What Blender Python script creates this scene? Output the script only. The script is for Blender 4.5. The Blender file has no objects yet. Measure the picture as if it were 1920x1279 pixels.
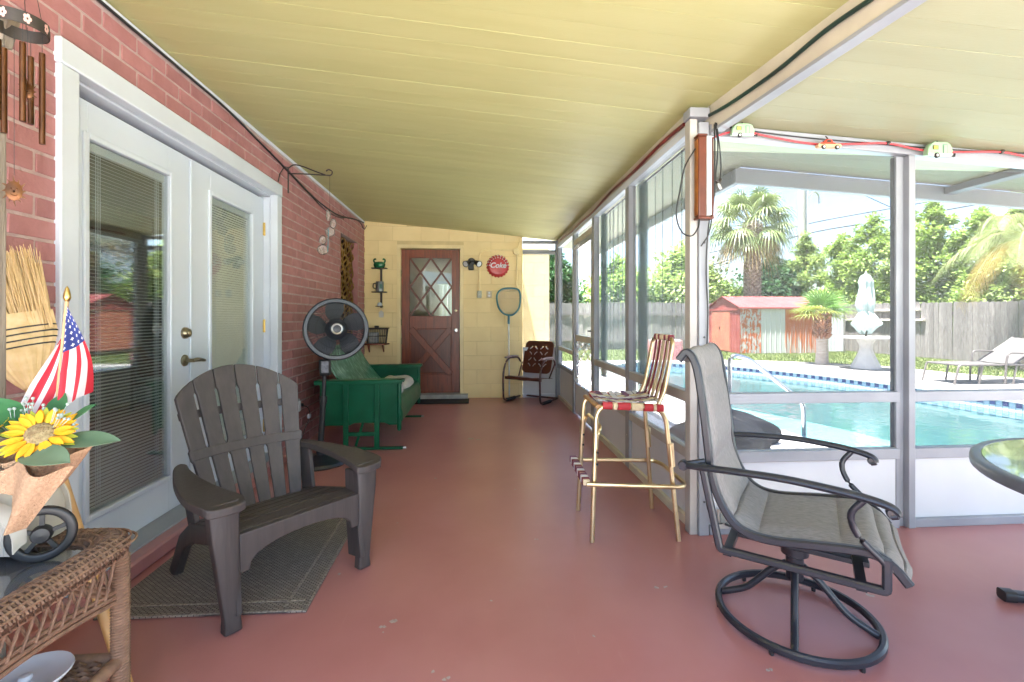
import bpy, bmesh, math, random
from mathutils import Vector, Matrix, Euler
from mathutils.geometry import tessellate_polygon
R = math.radians
PI = math.pi
rnd = random.Random(7)
scene = bpy.context.scene
COL = scene.collection

# ---------------------------------------------------------------- camera
cam_d = bpy.data.cameras.new('camera')
cam = bpy.data.objects.new('camera', cam_d)
COL.objects.link(cam)
scene.camera = cam
cam.location = (0, 0, 1.15)
cam.rotation_euler = (R(90), 0, -math.atan(63 / 853.0))
cam_d.sensor_width = 36
cam_d.lens = 16
cam_d.shift_y = -0.0221
cam_d.clip_start = 0.05
cam_d.clip_end = 2000

# ---------------------------------------------------------------- sky, sun, exposure
SUN_EL, SUN_AZ = 76, 244          # azimuth: direction the sun stands in, degrees clockwise from +Y
SKY_STRENGTH, SUN_STRENGTH, EXPOSURE = 0.05, 3.9, 4.28
world = bpy.data.worlds.new('World')
scene.world = world
world.use_nodes = True
wn, wl = world.node_tree.nodes, world.node_tree.links
bg = wn['Background']
sky = wn.new('ShaderNodeTexSky')
sky.sky_type = 'NISHITA'
sky.sun_disc = False
sky.sun_elevation = R(SUN_EL)
sky.sun_rotation = R(SUN_AZ)
sky.air_density = 1.0
sky.dust_density = 1.5
sky.ozone_density = 1.5
# clouds: noise over the view direction, flattened towards the horizon
tc = wn.new('ShaderNodeTexCoord')
mp = wn.new('ShaderNodeMapping')
mp.inputs['Scale'].default_value = (1.0, 1.0, 2.6)
mp.inputs['Location'].default_value = (3.3, 1.2, 0.4)
nz = wn.new('ShaderNodeTexNoise')
nz.inputs['Scale'].default_value = 2.6
nz.inputs['Detail'].default_value = 9
nz.inputs['Roughness'].default_value = 0.55
cr_ = wn.new('ShaderNodeValToRGB')
cr_.color_ramp.elements[0].position = 0.50
cr_.color_ramp.elements[0].color = (0, 0, 0, 1)
cr_.color_ramp.elements[1].position = 0.66
cr_.color_ramp.elements[1].color = (0.85, 0.85, 0.85, 1)
mx = wn.new('ShaderNodeMixRGB')
mx.inputs[2].default_value = (3.4, 3.55, 3.8, 1)
wl.new(tc.outputs['Generated'], mp.inputs['Vector'])
wl.new(mp.outputs['Vector'], nz.inputs['Vector'])
wl.new(nz.outputs['Fac'], cr_.inputs['Fac'])
wl.new(cr_.outputs['Color'], mx.inputs[0])
wl.new(sky.outputs['Color'], mx.inputs[1])
wl.new(mx.outputs['Color'], bg.inputs['Color'])
bg.inputs['Strength'].default_value = SKY_STRENGTH

sun_d = bpy.data.lights.new('sun', 'SUN')
sun_d.energy = SUN_STRENGTH
sun_d.angle = R(1.5)
sun_d.color = (1.0, 0.965, 0.92)
sun = bpy.data.objects.new('sun', sun_d)
COL.objects.link(sun)
_az, _el = R(SUN_AZ), R(SUN_EL)
_to_sun = Vector((math.sin(_az) * math.cos(_el), math.cos(_az) * math.cos(_el), math.sin(_el)))
sun.rotation_euler = _to_sun.to_track_quat('Z', 'Y').to_euler()

vs = scene.view_settings
vs.view_transform = 'Standard'
vs.look = 'None'
vs.exposure = EXPOSURE
vs.gamma = 1
vs.use_curve_mapping = False
scene.cycles.max_bounces = 10
scene.cycles.diffuse_bounces = 6
scene.cycles.transparent_max_bounces = 24
scene.cycles.caustics_reflective = False
scene.cycles.caustics_refractive = False
scene.cycles.use_denoising = True
scene.cycles.sample_clamp_indirect = 6

# ---------------------------------------------------------------- mesh helpers
def V(*a):
    return Vector(a)

def spline(pts, n=6, closed=False):
    """Catmull-Rom through the points."""
    P = [Vector(p) for p in pts]
    m = len(P)
    out = []
    rng = range(m) if closed else range(m - 1)
    for i in rng:
        p0 = P[(i - 1) % m] if closed or i > 0 else P[0] * 2 - P[1]
        p1, p2 = P[i], P[(i + 1) % m]
        p3 = P[(i + 2) % m] if closed or i + 2 < m else P[-1] * 2 - P[-2]
        for k in range(n):
            t = k / n
            out.append(0.5 * ((2 * p1) + (p2 - p0) * t + (2 * p0 - 5 * p1 + 4 * p2 - p3) * t * t + (3 * p1 - p0 - 3 * p2 + p3) * t ** 3))
    if not closed:
        out.append(P[-1].copy())
    return out

def fillet(pts, r, n=5):
    """Polyline with rounded corners."""
    P = [Vector(p) for p in pts]
    out = [P[0]]
    for i in range(1, len(P) - 1):
        a, b, c = P[i - 1], P[i], P[i + 1]
        d1, d2 = (a - b), (c - b)
        rr = min(r, d1.length * .48, d2.length * .48)
        s, e = b + d1.normalized() * rr, b + d2.normalized() * rr
        for k in range(n + 1):
            t = k / n
            out.append(s * (1 - t) ** 2 + b * 2 * t * (1 - t) + e * t * t)
    out.append(P[-1])
    return out

def circle(r, n=10, ry=None):
    ry = r if ry is None else ry
    return [(r * math.cos(2 * PI * k / n), ry * math.sin(2 * PI * k / n)) for k in range(n)]

def rect(w, h, c=0.0):
    a, b = w / 2, h / 2
    if c <= 0:
        return [(a, b), (-a, b), (-a, -b), (a, -b)]
    return [(a, b - c), (a - c, b), (-a + c, b), (-a, b - c), (-a, -b + c), (-a + c, -b), (a - c, -b), (a, -b + c)]

def rrect(w, h, r, n=5):
    out = []
    for cx, cy, a0 in ((w / 2 - r, h / 2 - r, 0), (-w / 2 + r, h / 2 - r, 90), (-w / 2 + r, -h / 2 + r, 180), (w / 2 - r, -h / 2 + r, 270)):
        for k in range(n + 1):
            a = R(a0 + 90 * k / n)
            out.append((cx + r * math.cos(a), cy + r * math.sin(a)))
    return out

class MB:
    def __init__(s):
        s.v, s.f, s.mi = [], [], []
    def add(s, vs, fs, M=None, mi=0):
        o = len(s.v)
        for p in vs:
            p = Vector(p)
            s.v.append(M @ p if M is not None else p)
        for f in fs:
            s.f.append([i + o for i in f])
            s.mi.append(mi)
        return s
    def box(s, x0, x1, y0, y1, z0, z1, M=None, mi=0):
        vs = [(x0, y0, z0), (x1, y0, z0), (x1, y1, z0), (x0, y1, z0), (x0, y0, z1), (x1, y0, z1), (x1, y1, z1), (x0, y1, z1)]
        return s.add(vs, [(0, 3, 2, 1), (4, 5, 6, 7), (0, 1, 5, 4), (1, 2, 6, 5), (2, 3, 7, 6), (3, 0, 4, 7)], M, mi)
    def cbox(s, c, d, M=None, mi=0):
        return s.box(c[0] - d[0] / 2, c[0] + d[0] / 2, c[1] - d[1] / 2, c[1] + d[1] / 2, c[2] - d[2] / 2, c[2] + d[2] / 2, M, mi)
    def sweep(s, prof, pts, up=(0, 0, 1), closed=False, scales=None, mi=0, caps=True):
        P = [Vector(p) for p in pts]
        n, m = len(P), len(prof)
        up = Vector(up)
        vs = []
        last = None
        for i in range(n):
            if closed:
                t = (P[(i + 1) % n] - P[i - 1])
            else:
                t = P[min(i + 1, n - 1)] - P[max(i - 1, 0)]
            if t.length < 1e-9:
                t = Vector((0, 0, 1))
            t.normalize()
            u = up
            if abs(t.dot(u)) > 0.97:
                u = last[1] if last else (Vector((1, 0, 0)) if abs(t.x) < .9 else Vector((0, 1, 0)))
            a = t.cross(u)
            if a.length < 1e-6:
                a = Vector((1, 0, 0))
            a.normalize()
            if last and a.dot(last[0]) < 0 and abs(t.dot(up)) > .8:
                a = -a
            b = a.cross(t).normalized()
            last = (a, b)
            k = scales[i] if scales else 1.0
            kx, ky = k if isinstance(k, (tuple, list)) else (k, k)
            for (x, y) in prof:
                vs.append(P[i] + a * (x * kx) + b * (y * ky))
        fs = []
        rng = n if closed else n - 1
        for i in range(rng):
            for j in range(m):
                a0, a1 = i * m + j, i * m + (j + 1) % m
                b0, b1 = ((i + 1) % n) * m + j, ((i + 1) % n) * m + (j + 1) % m
                fs.append((a0, a1, b1, b0))
        if not closed and caps:
            fs.append(tuple(range(m - 1, -1, -1)))
            fs.append(tuple((n - 1) * m + j for j in range(m)))
        return s.add(vs, fs, None, mi)
    def tube(s, pts, r, n=8, closed=False, mi=0, up=(0, 0, 1)):
        if isinstance(r, (list, tuple)):
            return s.sweep(circle(1, n), pts, up, closed, list(r), mi)
        return s.sweep(circle(r, n), pts, up, closed, None, mi)
    def bar(s, pts, w, h, up=(0, 0, 1), closed=False, c=0.0, mi=0):
        return s.sweep(rect(w, h, c), pts, up, closed, None, mi)
    def lathe(s, prof, n=24, M=None, mi=0):
        vs, fs = [], []
        m = len(prof)
        for k in range(n):
            a = 2 * PI * k / n
            for (r, z) in prof:
                vs.append((r * math.cos(a), r * math.sin(a), z))
        for k in range(n):
            for j in range(m - 1):
                a0, a1 = k * m + j, k * m + j + 1
                b0, b1 = ((k + 1) % n) * m + j, ((k + 1) % n) * m + j + 1
                if prof[j][0] < 1e-6 and prof[j + 1][0] < 1e-6:
                    continue
                if prof[j][0] < 1e-6:
                    fs.append((a0, b1, a1))
                elif prof[j + 1][0] < 1e-6:
                    fs.append((a0, b0, a1))
                else:
                    fs.append((a0, b0, b1, a1))
        return s.add(vs, fs, M, mi)
    def prism(s, poly, t0, t1, M=None, mi=0):
        """polygon in local xy, extruded along local z from t0 to t1"""
        n = len(poly)
        vs = [(p[0], p[1], t0) for p in poly] + [(p[0], p[1], t1) for p in poly]
        fs = [tuple(range(n - 1, -1, -1)), tuple(range(n, 2 * n))]
        fs += [(i, (i + 1) % n, n + (i + 1) % n, n + i) for i in range(n)]
        return s.add(vs, fs, M, mi)
    def plate(s, outer, holes, t0, t1, M=None, mi=0):
        """polygon with holes in local xy, extruded"""
        loops = [outer] + list(holes)
        flat = [p for l in loops for p in l]
        tri = tessellate_polygon([[Vector((p[0], p[1], 0)) for p in l] for l in loops])
        n = len(flat)
        vs = [(p[0], p[1], t0) for p in flat] + [(p[0], p[1], t1) for p in flat]
        fs = [tuple(t) for t in tri] + [tuple(i + n for i in reversed(t)) for t in tri]
        o = 0
        for l in loops:
            m = len(l)
            for i in range(m):
                fs.append((o + i, o + (i + 1) % m, n + o + (i + 1) % m, n + o + i))
            o += m
        return s.add(vs, fs, M, mi)
    def sheet(s, fn, nu, nv, th=0.0, M=None, mi=0):
        """parametric surface fn(u, v) -> point; thickness along its normal when th > 0"""
        P = [[Vector(fn(i / nu, j / nv)) for j in range(nv + 1)] for i in range(nu + 1)]
        w = nv + 1
        if th <= 0:
            vs = [p for row in P for p in row]
            fs = [(i * w + j, (i + 1) * w + j, (i + 1) * w + j + 1, i * w + j + 1) for i in range(nu) for j in range(nv)]
            return s.add(vs, fs, M, mi)
        top, bot = [], []
        for i in range(nu + 1):
            for j in range(nv + 1):
                du = P[min(i + 1, nu)][j] - P[max(i - 1, 0)][j]
                dv = P[i][min(j + 1, nv)] - P[i][max(j - 1, 0)]
                nn = du.cross(dv)
                nn = nn.normalized() if nn.length > 1e-12 else Vector((0, 0, 1))
                top.append(P[i][j] + nn * th / 2)
                bot.append(P[i][j] - nn * th / 2)
        N = len(top)
        fs = []
        for i in range(nu):
            for j in range(nv):
                q = (i * w + j, (i + 1) * w + j, (i + 1) * w + j + 1, i * w + j + 1)
                fs.append(q)
                fs.append(tuple(N + k for k in reversed(q)))
        for j in range(nv):
            fs.append((j, j + 1, N + j + 1, N + j))
            a, b = nu * w + j, nu * w + j + 1
            fs.append((b, a, N + a, N + b))
        for i in range(nu):
            a, b = i * w, (i + 1) * w
            fs.append((b, a, N + a, N + b))
            a, b = i * w + nv, (i + 1) * w + nv
            fs.append((a, b, N + b, N + a))
        return s.add(top + bot, fs, M, mi)
    def mesh(s, name, mats, smooth=True, angle=40, fix=True):
        me = bpy.data.meshes.new(name)
        me.from_pydata([tuple(p) for p in s.v], [], s.f)
        for m in (mats if isinstance(mats, (list, tuple)) else [mats]):
            me.materials.append(m)
        if any(s.mi):
            me.polygons.foreach_set('material_index', s.mi)
        if fix and len(s.f) < 60000:
            bm = bmesh.new()
            bm.from_mesh(me)
            bmesh.ops.recalc_face_normals(bm, faces=bm.faces)
            bm.to_mesh(me)
            bm.free()
        if smooth:
            me.polygons.foreach_set('use_smooth', [True] * len(me.polygons))
            me.set_sharp_from_angle(angle=R(angle))
        me.update()
        return me
    def build(s, name, mats, parent=None, bev=0.0, smooth=True, angle=40, seg=2, fix=True):
        o = bpy.data.objects.new(name, s.mesh(name, mats, smooth, angle, fix))
        COL.objects.link(o)
        if parent is not None:
            o.parent = parent
        if bev > 0:
            b = o.modifiers.new('bevel', 'BEVEL')
            b.width = bev
            b.segments = seg
            b.limit_method = 'ANGLE'
            b.angle_limit = R(35)
        return o

def T(name, label, cat, loc=(0, 0, 0), rz=0.0, group=None):
    o = bpy.data.objects.new(name, None)
    o.empty_display_size = .05
    COL.objects.link(o)
    o.location = loc
    o.rotation_euler = (0, 0, rz)
    return tag(o, label, cat, group)

def tag(o, label, cat, group=None):
    o['label'] = label
    o['category'] = cat
    if group:
        o['group'] = group
    return o

def kind(o, k):
    o['kind'] = k
    return o

def inst(me, name, parent, loc=(0, 0, 0), rot=(0, 0, 0), scale=(1, 1, 1)):
    o = bpy.data.objects.new(name, me)
    COL.objects.link(o)
    if parent is not None:
        o.parent = parent
    o.location, o.rotation_euler, o.scale = loc, rot, scale
    return o

def copy_tree(o, parent=None):
    c = o.copy()
    COL.objects.link(c)
    c.parent = parent
    for ch in [x for x in bpy.data.objects if x.parent is o]:
        copy_tree(ch, c)
    return c

def frame(origin, x, y, z=None):
    """4x4 matrix from an origin and axes"""
    x, y = Vector(x).normalized(), Vector(y).normalized()
    z = x.cross(y).normalized() if z is None else Vector(z).normalized()
    M = Matrix((x, y, z)).transposed().to_4x4()
    M.translation = Vector(origin)
    return M

# ---------------------------------------------------------------- materials
def srgb(r, g, b):
    f = lambda c: (c / 255 / 12.92) if c / 255 <= .04045 else ((c / 255 + .055) / 1.055) ** 2.4
    return (f(r), f(g), f(b))

def nodes_of(name):
    m = bpy.data.materials.new(name)
    m.use_nodes = True
    nt = m.node_tree
    return m, nt.nodes, nt.links, nt.nodes['Principled BSDF']

def mat(name, col, col2=None, scale=6.0, rough=.6, metal=0.0, bump=0.0, bscale=None, spec=.5, rand=0.0, stretch=(1, 1, 1),
        lo=.35, hi=.65, detail=5, coat=0.0, dist=.01, rvar=0.0, transl=0.0):
    """procedural paint / stone / cloth: two colours through noise, optional per-object variation, fine relief"""
    m, N, L, P = nodes_of(name)
    P.inputs['Roughness'].default_value = rough
    P.inputs['Metallic'].default_value = metal
    P.inputs['Specular IOR Level'].default_value = spec
    P.inputs['Coat Weight'].default_value = coat
    tcn = N.new('ShaderNodeTexCoord')
    mpn = N.new('ShaderNodeMapping')
    mpn.inputs['Scale'].default_value = stretch
    L.new(tcn.outputs['Object'], mpn.inputs['Vector'])
    vec = mpn.outputs['Vector']
    if rand > 0:
        oi = N.new('ShaderNodeObjectInfo')
        ad = N.new('ShaderNodeVectorMath')
        ad.operation = 'ADD'
        sc = N.new('ShaderNodeVectorMath')
        sc.operation = 'SCALE'
        sc.inputs[0].default_value = (31, 17, 23)
        L.new(oi.outputs['Random'], sc.inputs['Scale'])
        L.new(vec, ad.inputs[0])
        L.new(sc.outputs['Vector'], ad.inputs[1])
        vec = ad.outputs['Vector']
    nzn = N.new('ShaderNodeTexNoise')
    nzn.inputs['Scale'].default_value = scale
    nzn.inputs['Detail'].default_value = detail
    L.new(vec, nzn.inputs['Vector'])
    rp = N.new('ShaderNodeValToRGB')
    c2 = col2 if col2 else tuple(c * .86 for c in col)
    rp.color_ramp.elements[0].position = lo
    rp.color_ramp.elements[1].position = hi
    rp.color_ramp.elements[0].color = (*c2, 1)
    rp.color_ramp.elements[1].color = (*col, 1)
    L.new(nzn.outputs['Fac'], rp.inputs['Fac'])
    out = rp.outputs['Color']
    if rand > 0:
        hs = N.new('ShaderNodeHueSaturation')
        mr = N.new('ShaderNodeMapRange')
        mr.inputs['To Min'].default_value = 1 - rand
        mr.inputs['To Max'].default_value = 1 + rand
        L.new(oi.outputs['Random'], mr.inputs['Value'])
        L.new(mr.outputs['Result'], hs.inputs['Value'])
        L.new(out, hs.inputs['Color'])
        out = hs.outputs['Color']
    L.new(out, P.inputs['Base Color'])
    if rvar > 0:
        mr2 = N.new('ShaderNodeMapRange')
        mr2.inputs['To Min'].default_value = max(0, rough - rvar)
        mr2.inputs['To Max'].default_value = min(1, rough + rvar)
        L.new(nzn.outputs['Fac'], mr2.inputs['Value'])
        L.new(mr2.outputs['Result'], P.inputs['Roughness'])
    if bump > 0:
        nb = N.new('ShaderNodeTexNoise')
        nb.inputs['Scale'].default_value = bscale or scale * 6
        nb.inputs['Detail'].default_value = 4
        L.new(vec, nb.inputs['Vector'])
        bp = N.new('ShaderNodeBump')
        bp.inputs['Strength'].default_value = bump
        bp.inputs['Distance'].default_value = dist
        L.new(nb.outputs['Fac'], bp.inputs['Height'])
        L.new(bp.outputs['Normal'], P.inputs['Normal'])
    if transl > 0:
        tr = N.new('ShaderNodeBsdfTranslucent')
        L.new(out, tr.inputs['Color'])
        ms = N.new('ShaderNodeMixShader')
        ms.inputs[0].default_value = transl
        L.new(P.outputs['BSDF'], ms.inputs[1])
        L.new(tr.outputs['BSDF'], ms.inputs[2])
        L.new(ms.outputs['Shader'], N['Material Output'].inputs['Surface'])
    return m

def schlick(N, L, f0, f1):
    """reflectance of a thin clear surface, the same from both sides"""
    lw = N.new('ShaderNodeLayerWeight')
    lw.inputs['Blend'].default_value = .5
    pw = N.new('ShaderNodeMath')
    pw.operation = 'POWER'
    pw.inputs[1].default_value = 4.0
    L.new(lw.outputs['Facing'], pw.inputs[0])
    ma = N.new('ShaderNodeMath')
    ma.operation = 'MULTIPLY_ADD'
    ma.inputs[1].default_value = f1
    ma.inputs[2].default_value = f0
    L.new(pw.outputs['Value'], ma.inputs[0])
    return ma.outputs['Value']

def see_through(name, tint, amount, col, rough=.6, gloss=0.0):
    """mesh screen, sheer cloth, clear plastic: part transparent, part the thing's own surface"""
    m, N, L, P = nodes_of(name)
    P.inputs['Base Color'].default_value = (*col, 1)
    P.inputs['Roughness'].default_value = rough
    t = N.new('ShaderNodeBsdfTransparent')
    t.inputs['Color'].default_value = (*tint, 1)
    ms = N.new('ShaderNodeMixShader')
    ms.inputs[0].default_value = amount
    L.new(P.outputs['BSDF'], ms.inputs[1])
    L.new(t.outputs['BSDF'], ms.inputs[2])
    out = ms.outputs['Shader']
    if gloss > 0:
        g = N.new('ShaderNodeBsdfGlossy')
        g.inputs['Roughness'].default_value = .03
        m2 = N.new('ShaderNodeMixShader')
        L.new(schlick(N, L, .04 * gloss, .9), m2.inputs[0])
        L.new(out, m2.inputs[1])
        L.new(g.outputs['BSDF'], m2.inputs[2])
        out = m2.outputs['Shader']
    L.new(out, N['Material Output'].inputs['Surface'])
    return m

# ================================================================ PORCH: the large structure
XL, YF = -1.62, 6.6
def ceil_z(x):
    return 2.53 - .086 * (x - XL)
def ceil2_z(x):
    return 2.18 - .062 * (x - 1.3)

M_white = mat('white_paint', (.60, .645, .71), (.55, .59, .65), scale=3, rough=.42, bump=.05, bscale=60)
M_alu = mat('painted_aluminium', (.31, .32, .345), (.26, .27, .30), scale=4, rough=.4, bump=.04, bscale=40)
M_alu_cream = mat('creamy_aluminium', (.66, .60, .47), (.58, .52, .40), scale=5, rough=.45)
M_kick = mat('white_panel', (.62, .635, .66), (.57, .585, .61), scale=2, rough=.5)
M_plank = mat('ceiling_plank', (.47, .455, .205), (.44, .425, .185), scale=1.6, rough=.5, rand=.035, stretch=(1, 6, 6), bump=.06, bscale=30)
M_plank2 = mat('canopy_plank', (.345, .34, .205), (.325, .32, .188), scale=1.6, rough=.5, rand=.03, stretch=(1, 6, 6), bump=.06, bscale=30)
M_brick = mat('painted_brick', (.385, .172, .17), (.32, .132, .132), scale=9, rough=.62, rand=.10, bump=.5, bscale=70, dist=.006)
M_mortar = mat('mortar', (.46, .345, .32), (.37, .26, .245), scale=14, rough=.9, bump=.5, bscale=90)
M_cream = mat('cream_block', (.85, .68, .36), (.80, .63, .32), scale=4, rough=.6, rand=.02, bump=.28, bscale=45, dist=.006)
M_cream_joint = mat('cream_joint', (.72, .56, .28), scale=8, rough=.7)
M_cream_trim = mat('cream_trim', (.86, .70, .38), scale=4, rough=.42)
M_beam = mat('beam_paint', srgb(200, 190, 172), srgb(178, 168, 152), scale=4, rough=.5)
M_black = mat('black_plastic', (.012, .012, .013), (.02, .02, .022), scale=8, rough=.42)
M_iron = mat('black_iron', (.022, .018, .016), (.04, .03, .025), scale=20, rough=.5)
M_cord = mat('black_cord', (.015, .015, .016), scale=4, rough=.5)
M_gold = mat('brass', (.60, .42, .14), (.45, .30, .09), scale=14, rough=.3, metal=1)
M_steel = mat('satin_metal', (.55, .55, .54), (.42, .42, .42), scale=12, rough=.3, metal=1)
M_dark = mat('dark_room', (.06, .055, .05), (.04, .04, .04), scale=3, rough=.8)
M_cavity = mat('dark_cavity', (.02, .02, .02), scale=3, rough=.9)

def floor_material():
    m, N, L, P = nodes_of('red_painted_concrete')
    tcn = N.new('ShaderNodeTexCoord')
    def noise(sc, det, ro=.5, stretch=(1, 1, 1)):
        mp_ = N.new('ShaderNodeMapping')
        mp_.inputs['Scale'].default_value = stretch
        L.new(tcn.outputs['Object'], mp_.inputs['Vector'])
        n = N.new('ShaderNodeTexNoise')
        n.inputs['Scale'].default_value = sc
        n.inputs['Detail'].default_value = det
        n.inputs['Roughness'].default_value = ro
        L.new(mp_.outputs['Vector'], n.inputs['Vector'])
        return n.outputs['Fac']
    def ramp(f, p0, c0, p1, c1):
        r = N.new('ShaderNodeValToRGB')
        r.color_ramp.elements[0].position, r.color_ramp.elements[1].position = p0, p1
        r.color_ramp.elements[0].color, r.color_ramp.elements[1].color = (*c0, 1), (*c1, 1)
        L.new(f, r.inputs['Fac'])
        return r.outputs['Color']
    def mixc(fac, a, b):
        x = N.new('ShaderNodeMixRGB')
        L.new(fac, x.inputs[0])
        for s, k in ((a, 1), (b, 2)):
            if isinstance(s, tuple):
                x.inputs[k].default_value = (*s, 1)
            else:
                L.new(s, x.inputs[k])
        return x.outputs[0]
    base = ramp(noise(1.3, 6, .55), .35, (.38, .15, .14), .68, (.44, .192, .182))
    fade = ramp(noise(2.1, 5, .6, (1, .6, 1)), .45, (0, 0, 0), .85, (.45, .45, .45))
    c = mixc(fade, base, srgb(180, 128, 116))
    scuff = ramp(noise(34, 4, .65, (1, .12, 1)), .66, (0, 0, 0), .95, (.35, .35, .35))
    c = mixc(scuff, c, srgb(190, 150, 138))
    chip = ramp(noise(17, 2, .4), .80, (0, 0, 0), .82, (.9, .9, .9))
    c = mixc(chip, c, srgb(196, 182, 172))
    L.new(c, P.inputs['Base Color'])
    P.inputs['Roughness'].default_value = .29
    P.inputs['Specular IOR Level'].default_value = .55
    return m
M_floor = floor_material()

# floor slab and the raised red curb below the french doors
fl = MB()
fl.add([(XL - .3, -.14, 0), (5.2, -.14, 0), (5.2, 2.40, 0), (1.26, 2.40, 0), (1.26, 6.72, 0), (XL - .3, 6.72, 0)], [(0, 1, 2, 3, 4, 5)])
fl.add([(5.2, -.14, 0), (5.2, 2.4, 0), (1.26, 2.4, 0), (1.26, 6.72, 0), (5.2, -.14, -.3), (5.2, 2.4, -.3), (1.26, 2.4, -.3), (1.26, 6.72, -.3)],
       [(0, 1, 5, 4), (1, 2, 6, 5), (2, 3, 7, 6)])
floor_o = kind(fl.build('floor', M_floor), 'structure')
# small spots where the red paint has flaked to bare concrete
pc_ = MB()
for (x, y, r_) in ((-.36, 1.735, .010), (-.325, 1.76, .012), (-.345, 1.70, .004), (.76, 1.90, .012), (.80, 1.895, .007), (-.05, 4.35, .03), (.0, 4.33, .02), (.03, 5.05, .012), (.12, 5.10, .014), (-.62, 2.10, .008), (.42, 1.62, .006), (.05, 1.85, .006),
                   (-.15, 1.50, .007), (-.10, 1.46, .008), (1.62, 1.78, .012), (1.35, 2.05, .008), (-.30, 3.30, .010), (.25, 3.05, .008), (.55, 3.9, .014), (-.45, 2.60, .006), (.95, 1.42, .008), (.30, 2.35, .006)):
    for k in range(2):
        cx, cy = x + rnd.uniform(-r_, r_), y + rnd.uniform(-r_, r_)
        m_ = 9
        ring_ = [(cx + r_ * rnd.uniform(.45, 1.1) * math.cos(2 * PI * i / m_), cy + r_ * rnd.uniform(.45, 1.1) * math.sin(2 * PI * i / m_), .0006 + .0004 * k) for i in range(m_)]
        pc_.add(ring_, [tuple(range(m_))])
kind(pc_.build('paint_flakes', mat('bare_concrete', (.46, .42, .38), (.34, .30, .27), scale=60, rough=.85), floor_o, smooth=False), 'stuff')
kind(MB().box(XL, XL + .11, .6, 3.9, .002, .075).build('floor_curb', M_floor, bev=.012), 'structure')

# ceilings: planks run across the porch, each one its own piece with chamfered edges
def plank_mesh(name, length, width, m):
    w, t, c = width / 2 - .0009, .014, .0002
    prof = [(-w, t), (-w, c), (-w + c, 0), (w - c, 0), (w, c), (w, t)]
    b = MB()
    n = len(prof)
    vs_ = [(0, p[0], p[1]) for p in prof] + [(length, p[0], p[1]) for p in prof]
    b.add(vs_, [tuple(range(n)), tuple(range(2 * n - 1, n - 1, -1))] + [(i, i + n, (i + 1) % n + n, (i + 1) % n) for i in range(n)])
    return b.mesh(name, m, smooth=False)
PW = .13
ceiling = MB().add([(XL - .3, -.12, ceil_z(XL - .3) + .016), (1.62, -.12, ceil_z(1.62) + .016), (1.62, 2.7, ceil_z(1.62) + .016), (1.3, 2.7, ceil_z(1.3) + .016), (1.3, 6.74, ceil_z(1.3) + .016), (XL - .3, 6.74, ceil_z(XL - .3) + .016)], [(0, 1, 2, 3, 4, 5)]).build('ceiling', M_beam)
kind(ceiling, 'structure')
pm_long = plank_mesh('plank', 3.36, PW, M_plank)
pm_short = plank_mesh('plank', 2.86, PW, M_plank)
ang = math.atan(.086)
y = -.12 + PW / 2
while y < YF + .1:
    near = y < 2.55
    inst(pm_long if near else pm_short, 'plank', ceiling, (XL - .01, y, ceil_z(XL - .01) + rnd.uniform(0, .0012)), (0, ang, 0))
    y += PW
def beam_x(y_):
    return 1.215 + .0993 * (2.5 - y_)
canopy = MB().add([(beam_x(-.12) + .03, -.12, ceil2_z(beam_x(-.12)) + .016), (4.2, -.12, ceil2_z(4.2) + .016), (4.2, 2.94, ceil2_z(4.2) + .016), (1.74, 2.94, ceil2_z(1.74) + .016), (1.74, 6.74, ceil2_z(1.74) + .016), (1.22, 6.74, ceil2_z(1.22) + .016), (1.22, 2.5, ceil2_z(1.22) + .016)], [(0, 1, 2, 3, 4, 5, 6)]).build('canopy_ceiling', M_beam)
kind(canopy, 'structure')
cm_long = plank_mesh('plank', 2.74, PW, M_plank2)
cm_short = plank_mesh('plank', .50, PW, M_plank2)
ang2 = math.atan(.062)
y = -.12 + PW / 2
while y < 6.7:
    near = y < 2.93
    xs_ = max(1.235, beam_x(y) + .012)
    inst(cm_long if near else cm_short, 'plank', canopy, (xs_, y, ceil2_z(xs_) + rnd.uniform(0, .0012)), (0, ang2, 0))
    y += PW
# roof skin above both, keeps the sky out
rf = MB()
rf.add([(XL - 4.5, -.12, 2.86), (XL - .3, -.12, 2.72), (4.25, -.12, 2.40), (4.25, 2.96, 2.40), (1.76, 2.96, 2.42), (1.76, 6.74, 2.42), (.66, 6.74, 2.50), (.66, 9.0, 2.50), (XL - .3, 9.0, 2.72), (XL - 4.5, 9.0, 2.86)], [tuple(range(10))])
tag(rf.build('roof', mat('roofing', (.45, .45, .44), scale=5, rough=.8)), 'pale low-pitched roof over the porch and house', 'roof')

# fascias at the canopy edge (gutter board) and the stub beam at the far right
fa = T('canopy_fascia', 'pale grey gutter board along the outer edge of the porch roof', 'fascia')
def sloped_board(name, x0, x1, y0, y1, zt, h, m, parent):
    b = MB()
    vs_ = [(x0, y0, zt(x0) - h), (x1, y0, zt(x1) - h), (x1, y1, zt(x1) - h), (x0, y1, zt(x0) - h), (x0, y0, zt(x0)), (x1, y0, zt(x1)), (x1, y1, zt(x1)), (x0, y1, zt(x0))]
    b.add(vs_, [(0, 3, 2, 1), (4, 5, 6, 7), (0, 1, 5, 4), (1, 2, 6, 5), (2, 3, 7, 6), (3, 0, 4, 7)])
    return b.build(name, m, parent, bev=.004)
sloped_board('long_board', 1.72, 4.22, 2.935, 2.975, lambda x: ceil2_z(x) + .012, .105, M_white, fa)
sloped_board('side_board', 1.72, 1.76, 2.98, 6.74, lambda x: ceil2_z(x) + .012, .105, M_white, fa)
sloped_board('cross_strip', 3.22, 3.29, 2.45, 2.93, lambda x: ceil2_z(x) - .004, .045, M_alu, fa)

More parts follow.
